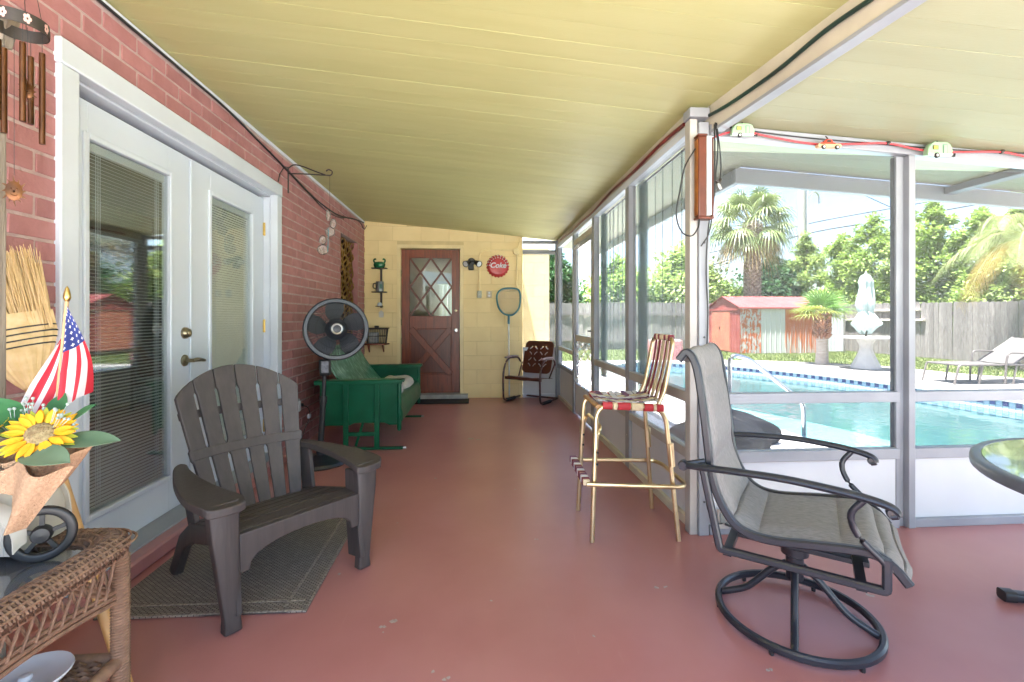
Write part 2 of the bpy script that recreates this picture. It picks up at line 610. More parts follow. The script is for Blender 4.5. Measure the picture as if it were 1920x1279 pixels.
# beam between the two ceilings (old fascia)
bm_ = T('ceiling_beam', 'greige beam between the yellow ceiling and the pale canopy', 'beam')
b = MB()
p0, p1 = V(1.215, 2.50, 0), V(1.475, -.12, 0)
nrm = V(.1, .0, 0)
for (za, zb, off, thick) in ((2.150, 2.30, 0, .045),):
    vs_ = [p0 + V(off, 0, za), p1 + V(off, 0, za), p1 + V(off + thick, 0, za), p0 + V(off + thick, 0, za)] + [p0 + V(off, 0, zb), p1 + V(off, 0, zb), p1 + V(off + thick, 0, zb), p0 + V(off + thick, 0, zb)]
    b.add(vs_, [(0, 1, 2, 3), (4, 7, 6, 5), (0, 4, 5, 1), (1, 5, 6, 2), (2, 6, 7, 3), (3, 7, 4, 0)])
b.build('face_board', M_beam, bm_, bev=.003)
b = MB()
vs_ = [p0 + V(-.006, 0, 2.132), p1 + V(-.006, 0, 2.132), p1 + V(.05, 0, 2.132), p0 + V(.05, 0, 2.132), p0 + V(-.006, 0, 2.149), p1 + V(-.006, 0, 2.149), p1 + V(.05, 0, 2.149), p0 + V(.05, 0, 2.149)]
b.add(vs_, [(0, 1, 2, 3), (4, 7, 6, 5), (0, 4, 5, 1), (1, 5, 6, 2), (2, 6, 7, 3), (3, 7, 4, 0)])
b.build('lower_edge', M_alu, bm_, bev=.002)

# ---------------------------------------------------------------- brick wall
DOOR_Y0, DOOR_Y1, DOOR_Z1 = 1.86, 3.825, 2.23
WIN_Y0, WIN_Y1, WIN_Z0, WIN_Z1 = 5.46, 6.26, .88, 2.16
bw = T('brick_wall', 'pink painted brick wall with light mortar joints on the left', 'wall', (XL, 0, 0))
back = MB()
def wall_rects(y0, y1, z0, z1, holes):
    ys = sorted({y0, y1, *[h[0] for h in holes], *[h[1] for h in holes]})
    zs = sorted({z0, z1, *[h[2] for h in holes], *[h[3] for h in holes]})
    for a, c in zip(ys, ys[1:]):
        for d, e in zip(zs, zs[1:]):
            my, mz = (a + c) / 2, (d + e) / 2
            if not any(h[0] < my < h[1] and h[2] < mz < h[3] for h in holes):
                yield a, c, d, e
HOLES = [(DOOR_Y0 + .03, DOOR_Y1 - .03, 0.0, DOOR_Z1 - .03), (WIN_Y0, WIN_Y1, WIN_Z0, WIN_Z1)]
for a, c, d, e in wall_rects(-.12, YF + .05, 0, 2.60, HOLES):
    back.box(-.12, .0055, a, c, d, e)
back.build('mortar', M_mortar, bw)
def brick_mesh(seed):
    q = random.Random(seed)
    bm = bmesh.new()
    bmesh.ops.create_cube(bm, size=1)
    for v_ in bm.verts:
        v_.co = Vector((v_.co.x * .022, v_.co.y * .188 + q.uniform(-.0015, .0015), v_.co.z * .067 + q.uniform(-.0012, .0012)))
    bmesh.ops.bevel(bm, geom=bm.edges[:], offset=.0025, segments=1, affect='EDGES')
    me = bpy.data.meshes.new('brick')
    bm.to_mesh(me)
    bm.free()
    me.materials.append(M_brick)
    me.polygons.foreach_set('use_smooth', [True] * len(me.polygons))
    me.set_sharp_from_angle(angle=R(20))
    return me
BRK = [brick_mesh(k) for k in range(5)]
bricks = []
for k in range(32):
    z = .04 + .08 * k
    if z > 2.50:
        break
    y = -.12 + (.1 if k % 2 else 0)
    while y < YF:
        a, c = y, min(y + .2, YF)
        parts = [(a, c)]
        for h in HOLES:
            if h[2] < z + .03 and h[3] > z - .03:
                nw = []
                for s_, e_ in parts:
                    if e_ <= h[0] or s_ >= h[1]:
                        nw.append((s_, e_))
                    else:
                        if s_ < h[0]:
                            nw.append((s_, h[0]))
                        if e_ > h[1]:
                            nw.append((h[1], e_))
                parts = nw
        for s_, e_ in parts:
            if e_ - s_ > .035:
                bricks.append(((s_ + e_) / 2, z, e_ - s_))
        y += .2
vis = sorted([b_ for b_ in bricks if b_[0] > 1.25], key=lambda b_: b_[0] ** 2 + (b_[1] - 1.15) ** 2)
one_by_one = set(vis[:300])
rest = MB()
for b_ in bricks:
    yc, zc, ln = b_
    me = BRK[rnd.randrange(5)]
    dx, rx = rnd.uniform(-.002, .002), rnd.uniform(-.008, .008)
    if b_ in one_by_one:
        inst(me, 'brick', bw, (dx, yc, zc), (rx, 0, rnd.uniform(-.006, .006)), (1, (ln - .012) / .188, 1))
    elif yc > 1.0:
        Mx = Matrix.Translation((dx, yc, zc)) @ Matrix.Diagonal((1, (ln - .012) / .188, 1, 1))
        rest.add([v_.co for v_ in me.vertices], [tuple(p.vertices) for p in me.polygons], Mx)
kind(rest.build('brick_courses', M_brick, bw, angle=20, fix=False), 'stuff')
# white trim strip where the wall meets the ceiling
MB().box(-.005, .014, -.12, YF, 2.498, 2.522).build('trim_strip', M_white, bw)

# ---------------------------------------------------------------- window with gold grille in the brick wall
gw = T('grille_window', 'small brick-framed window covered by a wavy gold metal grille', 'window', (XL, (WIN_Y0 + WIN_Y1) / 2, WIN_Z0))
hw = (WIN_Y1 - WIN_Y0) / 2
hz = WIN_Z1 - WIN_Z0
f = MB()
f.box(-.13, -.12, -hw, hw, 0, hz)
f.build('dark_pane', mat('dark_glass', (.02, .018, .015), scale=3, rough=.08), gw)
for s_ in (-1, 1):
    MB().box(-.12, .006, s_ * hw - (.0 if s_ > 0 else .0), s_ * hw + (-.03 if s_ > 0 else .03), 0, hz).build('reveal', M_brick, gw, bev=.004)
MB().box(-.12, .012, -hw - .02, hw + .02, -.07, -.002).build('sill', M_brick, gw, bev=.006)
M_grille = mat('gold_grille', (.50, .33, .10), (.24, .14, .04), scale=18, rough=.34, metal=.85, lo=.3, hi=.7)
ns = 11
for i in range(ns):
    yc = -hw + .06 + i * (2 * hw - .12) / (ns - 1)
    ph = PI * (i % 2)
    pts = [(-.055 + .012 * math.sin(t * .7 + i), yc + .030 * math.sin(t * 1.0 + ph), .02 + t / 60.0 * (hz - .04)) for t in range(61)]
    MB().bar(pts, .011, .026, up=(0, 1, 0)).build('wavy_strap', M_grille, gw)

# ---------------------------------------------------------------- french doors
fd = T('french_doors', 'white french doors with blinds between the glass in the brick wall', 'door', (XL, 0, 0))
DX = -.085      # door plane, recessed from the brick face
LZ0, LZ1 = .085, 2.10
c = MB()
MB().box(-.03, .03, DOOR_Y0, DOOR_Y0 + .085, .08, DOOR_Z1 - .10).build('casing', M_white, fd, bev=.006)
MB().box(-.03, .03, DOOR_Y1 - .085, DOOR_Y1, .08, DOOR_Z1 - .10).build('casing', M_white, fd, bev=.006)
MB().box(-.03, .033, DOOR_Y0 - .004, DOOR_Y1 + .004, DOOR_Z1 - .099, DOOR_Z1).build('casing', M_white, fd, bev=.006)
jy0, jy1 = DOOR_Y0 + .03, DOOR_Y1 - .03
MB().box(DX - .04, -.032, jy0, jy0 + .035, .08, 2.12).build('jamb', M_white, fd, bev=.003)
MB().box(DX - .04, -.032, jy1 - .035, jy1, .08, 2.12).build('jamb', M_white, fd, bev=.003)
MB().box(DX - .04, -.032, jy0, jy1, 2.122, 2.16).build('jamb', M_white, fd, bev=.003)
MB().box(DX - .03, .045, DOOR_Y0 + .01, DOOR_Y1 - .01, .050, .083).build('threshold', M_alu, fd, bev=.004)
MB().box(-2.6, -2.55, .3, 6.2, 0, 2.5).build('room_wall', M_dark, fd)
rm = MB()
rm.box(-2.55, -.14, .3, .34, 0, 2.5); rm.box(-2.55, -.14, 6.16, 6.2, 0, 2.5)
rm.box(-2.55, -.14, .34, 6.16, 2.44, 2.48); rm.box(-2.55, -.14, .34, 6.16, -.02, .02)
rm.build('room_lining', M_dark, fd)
M_leaf = mat('door_paint', (.60, .65, .72), (.56, .61, .68), scale=2, rough=.33, bump=.03, bscale=50)
M_glass = see_through('door_glass', (.93, .96, .95), .985, (.6, .7, .68), .05, gloss=1.9)
M_slat = mat('blind_slat', (.78, .79, .78), scale=3, rough=.45)
def door_leaf(y0, y1, hinge_right, tilt_deg, pane_mat):
    lf = bpy.data.objects.new('door_leaf', None)
    COL.objects.link(lf)
    lf.parent = fd
    gy0, gy1 = (y0 + y1) / 2 - .262, (y0 + y1) / 2 + .262
    gz0, gz1 = .285, 1.935
    x0, x1 = DX - .038, DX
    b = MB()
    b.box(x0, x1, y0, gy0, LZ0, LZ1); b.box(x0, x1, gy1, y1, LZ0, LZ1)
    b.box(x0, x1, gy0, gy1, LZ0, gz0); b.box(x0, x1, gy0, gy1, gz1, LZ1)
    b.build('panel', M_leaf, lf, bev=.002)
    # raised glazing frame
    g = MB()
    w_ = .028
    g.box(x1 - .004, x1 + .012, gy0 - w_, gy0, gz0 - w_, gz1 + w_); g.box(x1 - .004, x1 + .012, gy1, gy1 + w_, gz0 - w_, gz1 + w_)
    g.box(x1 - .004, x1 + .012, gy0, gy1, gz0 - w_, gz0); g.box(x1 - .004, x1 + .012, gy0, gy1, gz1, gz1 + w_)
    g.build('glazing_frame', M_leaf, lf, bev=.006)
    MB().box(x1 - .012, x1 - .008, gy0, gy1, gz0, gz1).build('pane', pane_mat, lf)
    sl = MB()
    z = gz0 + .012
    tilt = R(tilt_deg)
    dx_, dz_ = .0085 * math.cos(tilt), .0085 * math.sin(tilt)
    while z < gz1 - .045:
        xm = x1 - .026
        sl.add([(xm - dx_, gy0 + .004, z + dz_), (xm + dx_, gy0 + .004, z - dz_), (xm + dx_, gy1 - .004, z - dz_), (xm - dx_, gy1 - .004, z + dz_)], [(0, 1, 2, 3)])
        z += .0165
    kind(sl.build('blind_slats', M_slat, lf, smooth=False, fix=False), 'stuff')
    MB().box(x1 - .038, x1 - .016, gy0 + .002, gy1 - .002, gz1 - .04, gz1 - .002).build('blind_headrail', M_white, lf, bev=.002)
    for fy in (.14, .86):
        yy = gy0 + (gy1 - gy0) * fy
        cds = MB()
        for d_ in (-.012, 0, .012):
            cds.tube([(x1 - .0145, yy + d_, gz0 + .01), (x1 - .0145, yy + d_, gz1 - .04)], .0012, 5)
        cds.build('ladder_cord', M_white, lf)
    hy = y1 if hinge_right else y0
    for hz_ in (.30, 1.09, 1.86):
        h_ = MB()
        h_.box(x1 - .002, x1 + .006, hy - .012, hy + .014, hz_ - .05, hz_ + .05)
        h_.tube([(x1 + .008, hy + .001, hz_ - .052), (x1 + .008, hy + .001, hz_ + .052)], .006, 8)
        h_.build('hinge', M_gold, lf, bev=.001)
    return lf
mid = (jy0 + jy1) / 2
M_glass_l = see_through('door_glass_clear', (.93, .96, .95), .985, (.6, .7, .68), .05, gloss=4.0)
left_leaf = door_leaf(jy0 + .037, mid - .002, False, 14, M_glass_l)
right_leaf = door_leaf(mid + .002, jy1 - .037, True, 66, M_glass)
MB().box(DX + .001, DX + .012, mid - .022, mid - .003, LZ0 + .01, LZ1 - .01).build('astragal', M_leaf, fd, bev=.003)
My = Matrix.Rotation(R(90), 4, 'Y')
M_bronze = mat('aged_brass', (.36, .30, .19), (.24, .20, .13), scale=25, rough=.32, metal=1)
db = MB()
db.lathe([(0, .034), (.012, .034), (.014, .030), (.024, .028), (.028, .016), (.033, .012), (.034, 0), (0, 0)], 24, Matrix.Translation((DX, mid - .062, 1.065)) @ My)
db.box(DX + .032, DX + .037, mid - .066, mid - .058, 1.055, 1.075)
db.build('deadbolt', M_bronze, left_leaf)
lv = MB()
lv.lathe([(0, .012), (.02, .012), (.033, .006), (.034, 0), (0, 0)], 24, Matrix.Translation((DX, mid - .062, .905)) @ My)
lv.tube([(DX, mid - .062, .905), (DX + .05, mid - .062, .905)], .011, 10)
lv.tube(spline([(DX + .05, mid - .068, .905), (DX + .058, mid - .040, .908), (DX + .056, mid + .005, .903), (DX + .052, mid + .045, .896)], 5), [.011, .011, .011, .0115, .012, .012, .0125, .012, .0115, .011, .0105, .010, .0098, .0095, .009, .008], 10)
lv.build('lever_handle', M_bronze, left_leaf)

# ---------------------------------------------------------------- far wall of cream concrete blocks
fw = T('block_wall', 'cream painted concrete block wall at the far end of the porch', 'wall', (0, YF, 0))
FD0, FD1, FDZ = -1.10, -.27, 2.14
FH = (FD0 - .055, FD1 + .055, .0, FDZ + .06)
for a, c_, d, e in [(XL, FH[0], 0, 2.56), (FH[1], .625, 0, 2.56), (FH[0], FH[1], FH[3], 2.56)]:
    MB().box(a, c_, -.010, .16, d, e).build('joint_bed', M_cream_joint, fw)
def block(a, c_, d, e):
    w_, h_ = c_ - a, e - d
    bm = bmesh.new()
    bmesh.ops.create_cube(bm, size=1)
    for v_ in bm.verts:
        v_.co = Vector((v_.co.x * (w_ - .0045), v_.co.y * .03, v_.co.z * (h_ - .0045)))
    bmesh.ops.bevel(bm, geom=[e_ for e_ in bm.edges], offset=.002, segments=1, affect='EDGES')
    me = bpy.data.meshes.new('block')
    bm.to_mesh(me)
    bm.free()
    me.materials.append(M_cream)
    return me
bcache = {}
for k in range(13):
    z0, z1 = .205 * k, .205 * (k + 1)
    x = XL - .2 + (.2 if k % 2 else 0)
    while x < .625:
        a, c_ = max(x, XL), min(x + .4, .625)
        segs = [(a, c_)]
        if z0 < FH[3] - .02:
            segs = []
            if a < FH[0]:
                segs.append((a, min(c_, FH[0])))
            if c_ > FH[1]:
                segs.append((max(a, FH[1]), c_))
        for s_, e_ in segs:
            zb, zt = z0, z1
            if s_ >= FH[0] - .01 and e_ <= FH[1] + .01 and z0 < FH[3]:
                zb = FH[3]
            if e_ - s_ < .03 or zt - zb < .02:
                continue
            zt = min(zt, ceil_z(s_) + .01)
            if zt - zb < .03:
                continue
            key = (round(e_ - s_, 3), round(zt - zb, 3))
            if key not in bcache:
                bcache[key] = block(0, key[0], 0, key[1])
            inst(bcache[key], 'block', fw, ((s_ + e_) / 2, .001 + rnd.uniform(-.001, .001), (zb + zt) / 2))
        x += .4
# end return of the wall
MB().box(.626, .640, .0, .16, 0, 2.40).build('end_return', M_cream, fw)

# the wooden far door with its diamond panes
wd = T('wooden_door', 'reddish brown wooden door with diamond panes and crossbuck panel', 'door', ((FD0 + FD1) / 2, YF, .075))
M_wood = mat('stained_wood', (.25, .055, .018), (.12, .024, .009), scale=5, rough=.36, stretch=(9, 9, .9), lo=.3, hi=.72, bump=.1, bscale=30)
DWd, DHt = FD1 - FD0, FDZ - .075
hwd = DWd / 2
st = .115
b = MB()
b.box(-hwd, -hwd + st, .03, .07, 0, DHt); b.box(hwd - st, hwd, .03, .07, 0, DHt)
b.box(-hwd + st, hwd - st, .032, .068, DHt - .12, DHt); b.box(-hwd + st, hwd - st, .032, .068, .93, 1.11)
b.box(-hwd + st, hwd - st, .032, .068, 0, .27)
b.build('stile_frame', M_wood, wd, bev=.004)
M_wood_d = mat('dark_wood_recess_shade', (.16, .038, .016), (.085, .02, .010), scale=5, rough=.36, stretch=(9, 9, .9), lo=.3, hi=.72)  # darker wood for the muntins; on the lower panel it paints recess shade
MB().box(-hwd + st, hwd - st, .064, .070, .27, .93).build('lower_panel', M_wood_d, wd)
inner = MB()
pw_ = hwd - st
inner.box(-pw_, -pw_ + .02, .038, .05, .27, .93); inner.box(pw_ - .02, pw_, .038, .05, .27, .93)
inner.box(-pw_ + .02, pw_ - .02, .038, .05, .27, .29); inner.box(-pw_ + .02, pw_ - .02, .038, .05, .91, .93)
inner.build('panel_moulding', M_wood, wd, bev=.004)
for k, s_ in enumerate((-1, 1)):
    d_ = V(s_ * pw_ * 2 - s_ * .03, 0, .66)
    MB().bar([V(-s_ * (pw_ - .015), .040 + k * .005, .272), V(s_ * (pw_ - .015), .040 + k * .005, .928)], .085, .034 - k * .008, up=(0, 1, 0)).build('cross_brace', M_wood, wd, bev=.004)
gz0, gz1 = 1.11, DHt - .12
MB().box(-pw_, pw_, .056, .060, gz0, gz1).build('pane', see_through('clear_glass', (.95, .97, .96), .985, (.6, .7, .68), .05, gloss=1.2), wd)
def clip_line(x0, z0, x1, z1):
    t0, t1 = 0.0, 1.0
    dx_, dz_ = x1 - x0, z1 - z0
    for p, q in ((-dx_, x0 + pw_), (dx_, pw_ - x0), (-dz_, z0 - gz0), (dz_, gz1 - z0)):
        if abs(p) < 1e-9:
            continue
        r_ = q / p
        if p < 0: t0 = max(t0, r_)
        else: t1 = min(t1, r_)
    return (x0 + dx_ * t0, z0 + dz_ * t0), (x0 + dx_ * t1, z0 + dz_ * t1), t1 > t0
cell_w, cell_h = pw_ * 2 / 2, (gz1 - gz0) / 2
for s_ in (-1, 1):
    for k in (-1, 0, 1):
        xa = k * cell_w
        p_, q_, ok_ = clip_line(xa - s_ * cell_w * 1, gz0 , xa + s_ * cell_w * 1, gz1)
        if k == 0:
            p_, q_, ok_ = clip_line(-s_ * cell_w, gz0, s_ * cell_w, gz1)
        else:
            p_, q_, ok_ = clip_line(xa - s_ * cell_w, gz0, xa + s_ * cell_w, gz1)
        if ok_:
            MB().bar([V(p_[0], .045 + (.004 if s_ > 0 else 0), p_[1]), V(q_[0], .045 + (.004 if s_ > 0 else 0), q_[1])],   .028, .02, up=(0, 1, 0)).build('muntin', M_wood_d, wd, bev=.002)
kn = MB()
kn.lathe([(0, .06), (.018, .058), (.026, .045), (.022, .03), (.01, .022), (.01, .008), (.03, .004), (.03, 0), (0, 0)], 20, Matrix.Translation((hwd - .055, .03, .90)) @ Matrix.Rotation(R(90), 4, 'X'))
kn.build('knob', mat('worn_chrome', (.72, .70, .66), (.5, .48, .44), scale=20, rough=.22, metal=1), wd)
kl = MB().lathe([(0, .012), (.018, .01), (.02, 0), (0, 0)], 16, Matrix.Translation((hwd - .055, .03, 1.19)) @ Matrix.Rotation(R(90), 4, 'X'))
kl.build('lock', M_bronze, wd)
for hz_ in (.25, .75, 1.02, 1.72):
    MB().tube([(-hwd - .004, .024, hz_ - .045), (-hwd - .004, .024, hz_ + .045)], .009, 8).build('hinge', M_bronze, wd)
df = T('door_frame', 'cream painted frame around the brown wooden door', 'door frame', ((FD0 + FD1) / 2, YF, 0))
for s_ in (-1, 1):
    xa, xb = s_ * (hwd + .006), s_ * (hwd + .056)
    MB().box(min(xa, xb), max(xa, xb), -.022, .13, 0, FDZ + .01).build('side_casing', M_cream_trim, df, bev=.004)
MB().box(-hwd - .058, hwd + .058, -.024, .13, FDZ + .012, FDZ + .062).build('head_casing', M_cream_trim, df, bev=.004)
st_ = MB().box(FD0 - .05, FD1 + .12, YF - .12, YF + .10, .002, .07)
tag(st_.build('door_step', mat('grey_concrete', (.42, .41, .39), (.33, .32, .31), scale=12, rough=.8, bump=.3), bev=.006), 'grey concrete step under the brown wooden door', 'step')
mt = MB().box(FD0 + .16, FD1 + .14, YF - .44, YF - .13, .002, .016)
tag(mt.build('door_mat', mat('black_rubber', (.015, .015, .016), (.03, .03, .03), scale=60, rough=.8, bump=.5, bscale=120), bev=.004), 'black rubber mat lying before the brown door step', 'mat')

# room behind the far door, daylight through vertical blinds
rr_ = T('back_room', 'cream room seen through the diamond panes of the far door', 'room', (0, YF + .17, 0))
M_room = mat('room_wall_paint', (.62, .58, .48), scale=3, rough=.7)
b = MB()
b.box(-1.62, -1.58, 0, 1.43, 0, 2.4); b.box(.585, .625, 0, 1.43, 0, 2.4)
b.box(-1.58, -.70, 1.39, 1.43, 0, 2.4); b.box(.0, .585, 1.39, 1.43, 0, 2.4); b.box(-.70, .0, 1.39, 1.43, 0, .75); b.box(-.70, .0, 1.39, 1.43, 1.75, 2.4)
b.build('room_walls', M_room, rr_)
MB().box(-1.58, .585, 0, 1.39, -.02, .02).build('room_floor', mat('room_floor', (.3, .24, .18), rough=.5), rr_)
MB().box(-1.58, .585, 0, 1.39, 2.36, 2.38).build('room_ceiling', M_white, rr_)
M_vane = mat('blind_vane', (.82, .82, .80), scale=2, rough=.6, transl=.5)
for k in range(9):
    MB().box(-.043, .043, -.001, .001, 0, 1.0, Matrix.Translation((-.66 + k * .078, 1.36, .75)) @ Matrix.Rotation(R(35), 4, 'Z')).build('blind_vane', M_vane, rr_)
MB().box(-.72, .02, 1.30, 1.37, 1.752, 1.80).build('blind_rail', M_white, rr_)
# sunlit wing of the house beyond the end opening
wg = T('house_wing', 'sunlit cream block wall beyond the end of the porch', 'wall', (0, 8.22, 0))
MB().box(.2, 1.285, -.010, .3, -.1, 2.42).build('joint_bed', M_cream_joint, wg)
for k in range(12):
    x = .2 - (.2 if k % 2 else 0)
    while x < 1.285:
        a, c_ = max(x, .2), min(x + .4, 1.285)
        if c_ - a > .03:
            key = (round(c_ - a, 3), .205)
            if key not in bcache:
                bcache[key] = block(0, key[0], 0, .205)
            inst(bcache[key], 'block', wg, ((a + c_) / 2, 0, -.1 + .205 * k + .1025))
        x += .4
MB().box(.665, 1.36, -.03, .3, 2.425, 2.50).build('eave_board', M_white, wg)

# ================================================================ SCREEN WALLS
SX = 1.175
M_screen = see_through('screen_mesh', (1, 1, 1), .62, (.06, .065, .07), .8)
M_screen_dark = see_through('dark_screen_mesh', (.95, .96, .97), .66, (.20, .21, .22), .8)
M_vinyl = see_through('clear_vinyl', (.97, .98, .98), .72, (.70, .72, .74), .25, gloss=.5)
def sheer(name, tint, amount, col):
    m, N, L, P = nodes_of(name)
    t = N.new('ShaderNodeBsdfTransparent')
    t.inputs['Color'].default_value = (*tint, 1)
    d = N.new('ShaderNodeBsdfTranslucent')
    d.inputs['Color'].default_value = (*col, 1)
    a = N.new('ShaderNodeMixShader')
    a.inputs[0].default_value = .5
    P.inputs['Base Color'].default_value = (*col, 1)
    P.inputs['Roughness'].default_value = .9
    L.new(P.outputs['BSDF'], a.inputs[1])
    L.new(d.outputs['BSDF'], a.inputs[2])
    ms = N.new('ShaderNodeMixShader')
    ms.inputs[0].default_value = amount
    L.new(a.outputs['Shader'], ms.inputs[1])
    L.new(t.outputs['BSDF'], ms.inputs[2])
    L.new(ms.outputs['Shader'], N['Material Output'].inputs['Surface'])
    return m
M_sheer = sheer('sheer_curtain', (.92, .94, .95), .54, (.24, .27, .27))
M_sheer2 = sheer('gathered_curtain', (.85, .9, .9), .5, (.25, .28, .28))
M_screen_long = see_through('fine_screen_mesh', (1, 1, 1), .90, (.2, .2, .21), .8)
sw = T('screen_wall', 'long screened wall of pale grey metal posts beside the walkway', 'screen wall', (SX, 0, 0))
YP = [3.45, 4.50, 5.46, 6.52]
def post(parent, x0, x1, y0, y1, z0, z1, name='post', m=None):
    return MB().box(x0, x1, y0, y1, z0, z1).build(name, m or M_alu, parent, bev=.003)
for yc in YP:
    post(sw, -.028, .03, yc - .042, yc + .042, .0, 2.165)
b = MB().box(-.03, .035, 2.405, 6.56, 2.166, 2.215); b.build('header', M_white, sw, bev=.003)
MB().box(-.022, .03, 2.405, 6.56, 2.216, 2.31).build('fascia_strip', M_beam, sw)
def bay(y0, y1, rails, kick_top, kick_m, panes):
    for (z0, z1, m) in rails:
        MB().box(-.026, .026, y0, y1, z0, z1).build('rail', m, sw, bev=.003)
    MB().box(-.006, .004, y0, y1, .052, kick_top).build('kick_panel', kick_m, sw)
    MB().box(-.028, .028, y0, y1, .0, .05).build('bottom_rail', M_alu_cream, sw, bev=.003)
    for (z0, z1, m) in panes:
        MB().box(.006, .0075, y0, y1, z0, z1).build('screen_pane', m, sw)
M_alu_b = mat('bronze_rail', (.46, .43, .40), (.40, .37, .34), scale=5, rough=.45)  # warm grey paint for the long wall's rails and the post side
for y0, y1 in ((2.415, 3.405), (3.495, 4.455)):
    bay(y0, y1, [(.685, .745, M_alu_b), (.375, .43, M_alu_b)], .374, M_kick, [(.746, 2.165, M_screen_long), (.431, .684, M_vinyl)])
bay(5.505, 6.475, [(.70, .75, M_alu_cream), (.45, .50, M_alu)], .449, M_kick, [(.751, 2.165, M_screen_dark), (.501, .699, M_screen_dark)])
# transom above the screen door
MB().box(-.026, .026, 4.545, 5.415, 2.03, 2.085).build('rail', M_alu_cream, sw, bev=.003)
MB().box(.004, .0055, 4.545, 5.415, 2.086, 2.165).build('screen_pane', M_screen_dark, sw)
# screws on the posts
for yc in YP:
    for z in (.25, .9, 1.6):
        MB().tube([(-.0285, yc, z), (-.032, yc, z)], .006, 8).build('screw', M_steel, sw)
sdoor = T('screen_door', 'screen door with clear plastic over its lower half in the long wall', 'door', (SX, 4.98, 0))
y0, y1 = -.415, .415
b = MB()
MB().box(-.02, .018, y0, y0 + .05, .03, 2.02).build('stile', M_alu, sdoor, bev=.003)
MB().box(-.02, .018, y1 - .05, y1, .03, 2.02).build('stile', M_alu, sdoor, bev=.003)
MB().box(-.02, .018, y0 + .05, y1 - .05, 1.965, 2.02).build('top_rail', M_alu, sdoor, bev=.003)
MB().box(-.022, .018, y0 + .05, y1 - .05, .885, .955).build('mid_rail', M_alu_cream, sdoor, bev=.003)
MB().box(-.02, .018, y0 + .05, y1 - .05, .03, .38).build('lower_panel', M_kick, sdoor, bev=.003)
MB().box(.002, .0035, y0 + .05, y1 - .05, .956, 1.964).build('screen_pane', see_through('door_screen', (1, 1, 1), .86, (.6, .63, .66), .8), sdoor)
# crinkled clear plastic
q = random.Random(4)
def crinkle(u, v_):
    h_ = .010 * math.sin(u * 17 + v_ * 23) + .009 * math.sin(u * 31 - v_ * 13 + 1) + .006 * math.sin(u * 53 + v_ * 61)
    return (-.012 + h_, y0 + .05 + u * (y1 - y0 - .10), .385 + v_ * .5)
M_plastic = see_through('crinkled_plastic', (.95, .97, 1.0), .45, (.75, .78, .80), .12, gloss=2.5)
pl = MB().sheet(crinkle, 26, 30).build('plastic_sheet', M_plastic, sdoor, angle=12)
hd = MB().tube([(-.02, y0 + .025, 1.02), (-.05, y0 + .025, 1.02), (-.05, y0 + .04, 1.02)], .008, 8)
hd.build('handle', M_black, sdoor)
cl = MB().tube([(-.02, y1 - .02, 1.98), (-.035, y1 - .3, 1.99)], .012, 10)
cl.build('closer', M_steel, sdoor)

# far end opening next to the cream wall
ew = T('end_screen', 'narrow screened opening between the cream wall and corner post', 'screen wall', (0, YF, 0))
MB().box(.645, 1.12, -.02, .04, 2.235, 2.285).build('header', M_alu, ew, bev=.003)
MB().box(.645, 1.12, -.01, .04, 2.09, 2.15).build('header', M_alu, ew, bev=.003)
MB().box(.645, 1.12, -.02, .03, .68, .73).build('rail', M_white, ew, bev=.003)
MB().box(.645, 1.12, .0, .012, .052, .68).build('kick_panel', M_kick, ew)
MB().box(.645, 1.12, -.02, .03, .0, .05).build('bottom_rail', M_white, ew, bev=.003)
MB().box(.645, 1.12, .006, .0075, .731, 2.09).build('screen_pane', M_screen, ew)
MB().box(1.121, 1.20, -.04, .04, 0, 2.285).build('post', M_alu, ew, bev=.003)

# corner post
cp = T('corner_post', 'thick pale corner post where the two screened walls meet', 'post', (1.17, 2.37, 0))
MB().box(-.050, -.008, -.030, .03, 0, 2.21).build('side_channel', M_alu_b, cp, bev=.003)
MB().box(-.007, .048, -.045, .03, 0, 2.19).build('front_channel', M_alu, cp, bev=.003)
MB().box(-.058, .052, -.048, .036, 2.215, 2.265).build('cap_plate', M_alu, cp, bev=.004)
M_screw = mat('dark_screw', (.08, .08, .08), rough=.5)
for z in (.18, .55, 1.05, 1.55, 1.95):
    MB().tube([(.02, -.046, z), (.02, -.049, z)], .006, 8).build('screw', M_screw, cp)

# cross wall facing the pool
CY = 2.355
cw = T('pool_screen_wall', 'screened wall with white lower panels facing the pool', 'screen wall', (0, CY, 0))
def hdr_z(x):
    return ceil2_z(x) - .004
sloped_board('header', 1.226, 4.15, -.03, .03, hdr_z, .062, M_alu, cw)
for xc in (2.345, 3.50):
    MB().box(xc - .043, xc + .002, -.004, .036, 0, hdr_z(xc) - .066).build('post', M_alu, cw, bev=.003)
    MB().box(xc + .003, xc + .041, -.034, .036, 0, hdr_z(xc) - .068).build('post', M_alu, cw, bev=.003)
xs = [1.226, 2.345, 3.50, 4.20]
for k in range(3):
    a, c_ = xs[k] + (.0 if k == 0 else .042), xs[k + 1] - .044
    for z0, z1 in ((.692, .748), (.380, .436)):
        MB().box(a, c_, -.028, .028, z0, z1).build('rail', M_alu, cw, bev=.003)
    MB().box(a, c_, -.026, .026, 0, .045).build('bottom_rail', M_alu, cw, bev=.003)
    MB().box(a, c_, .0, .008, .046, .379).build('kick_panel', M_kick, cw)
    MB().box(a, c_, .006, .0072, .749, hdr_z(c_) - .064).build('screen_pane', M_screen, cw)
    MB().box(a, c_, .006, .0072, .437, .691).build('screen_pane', M_screen, cw)

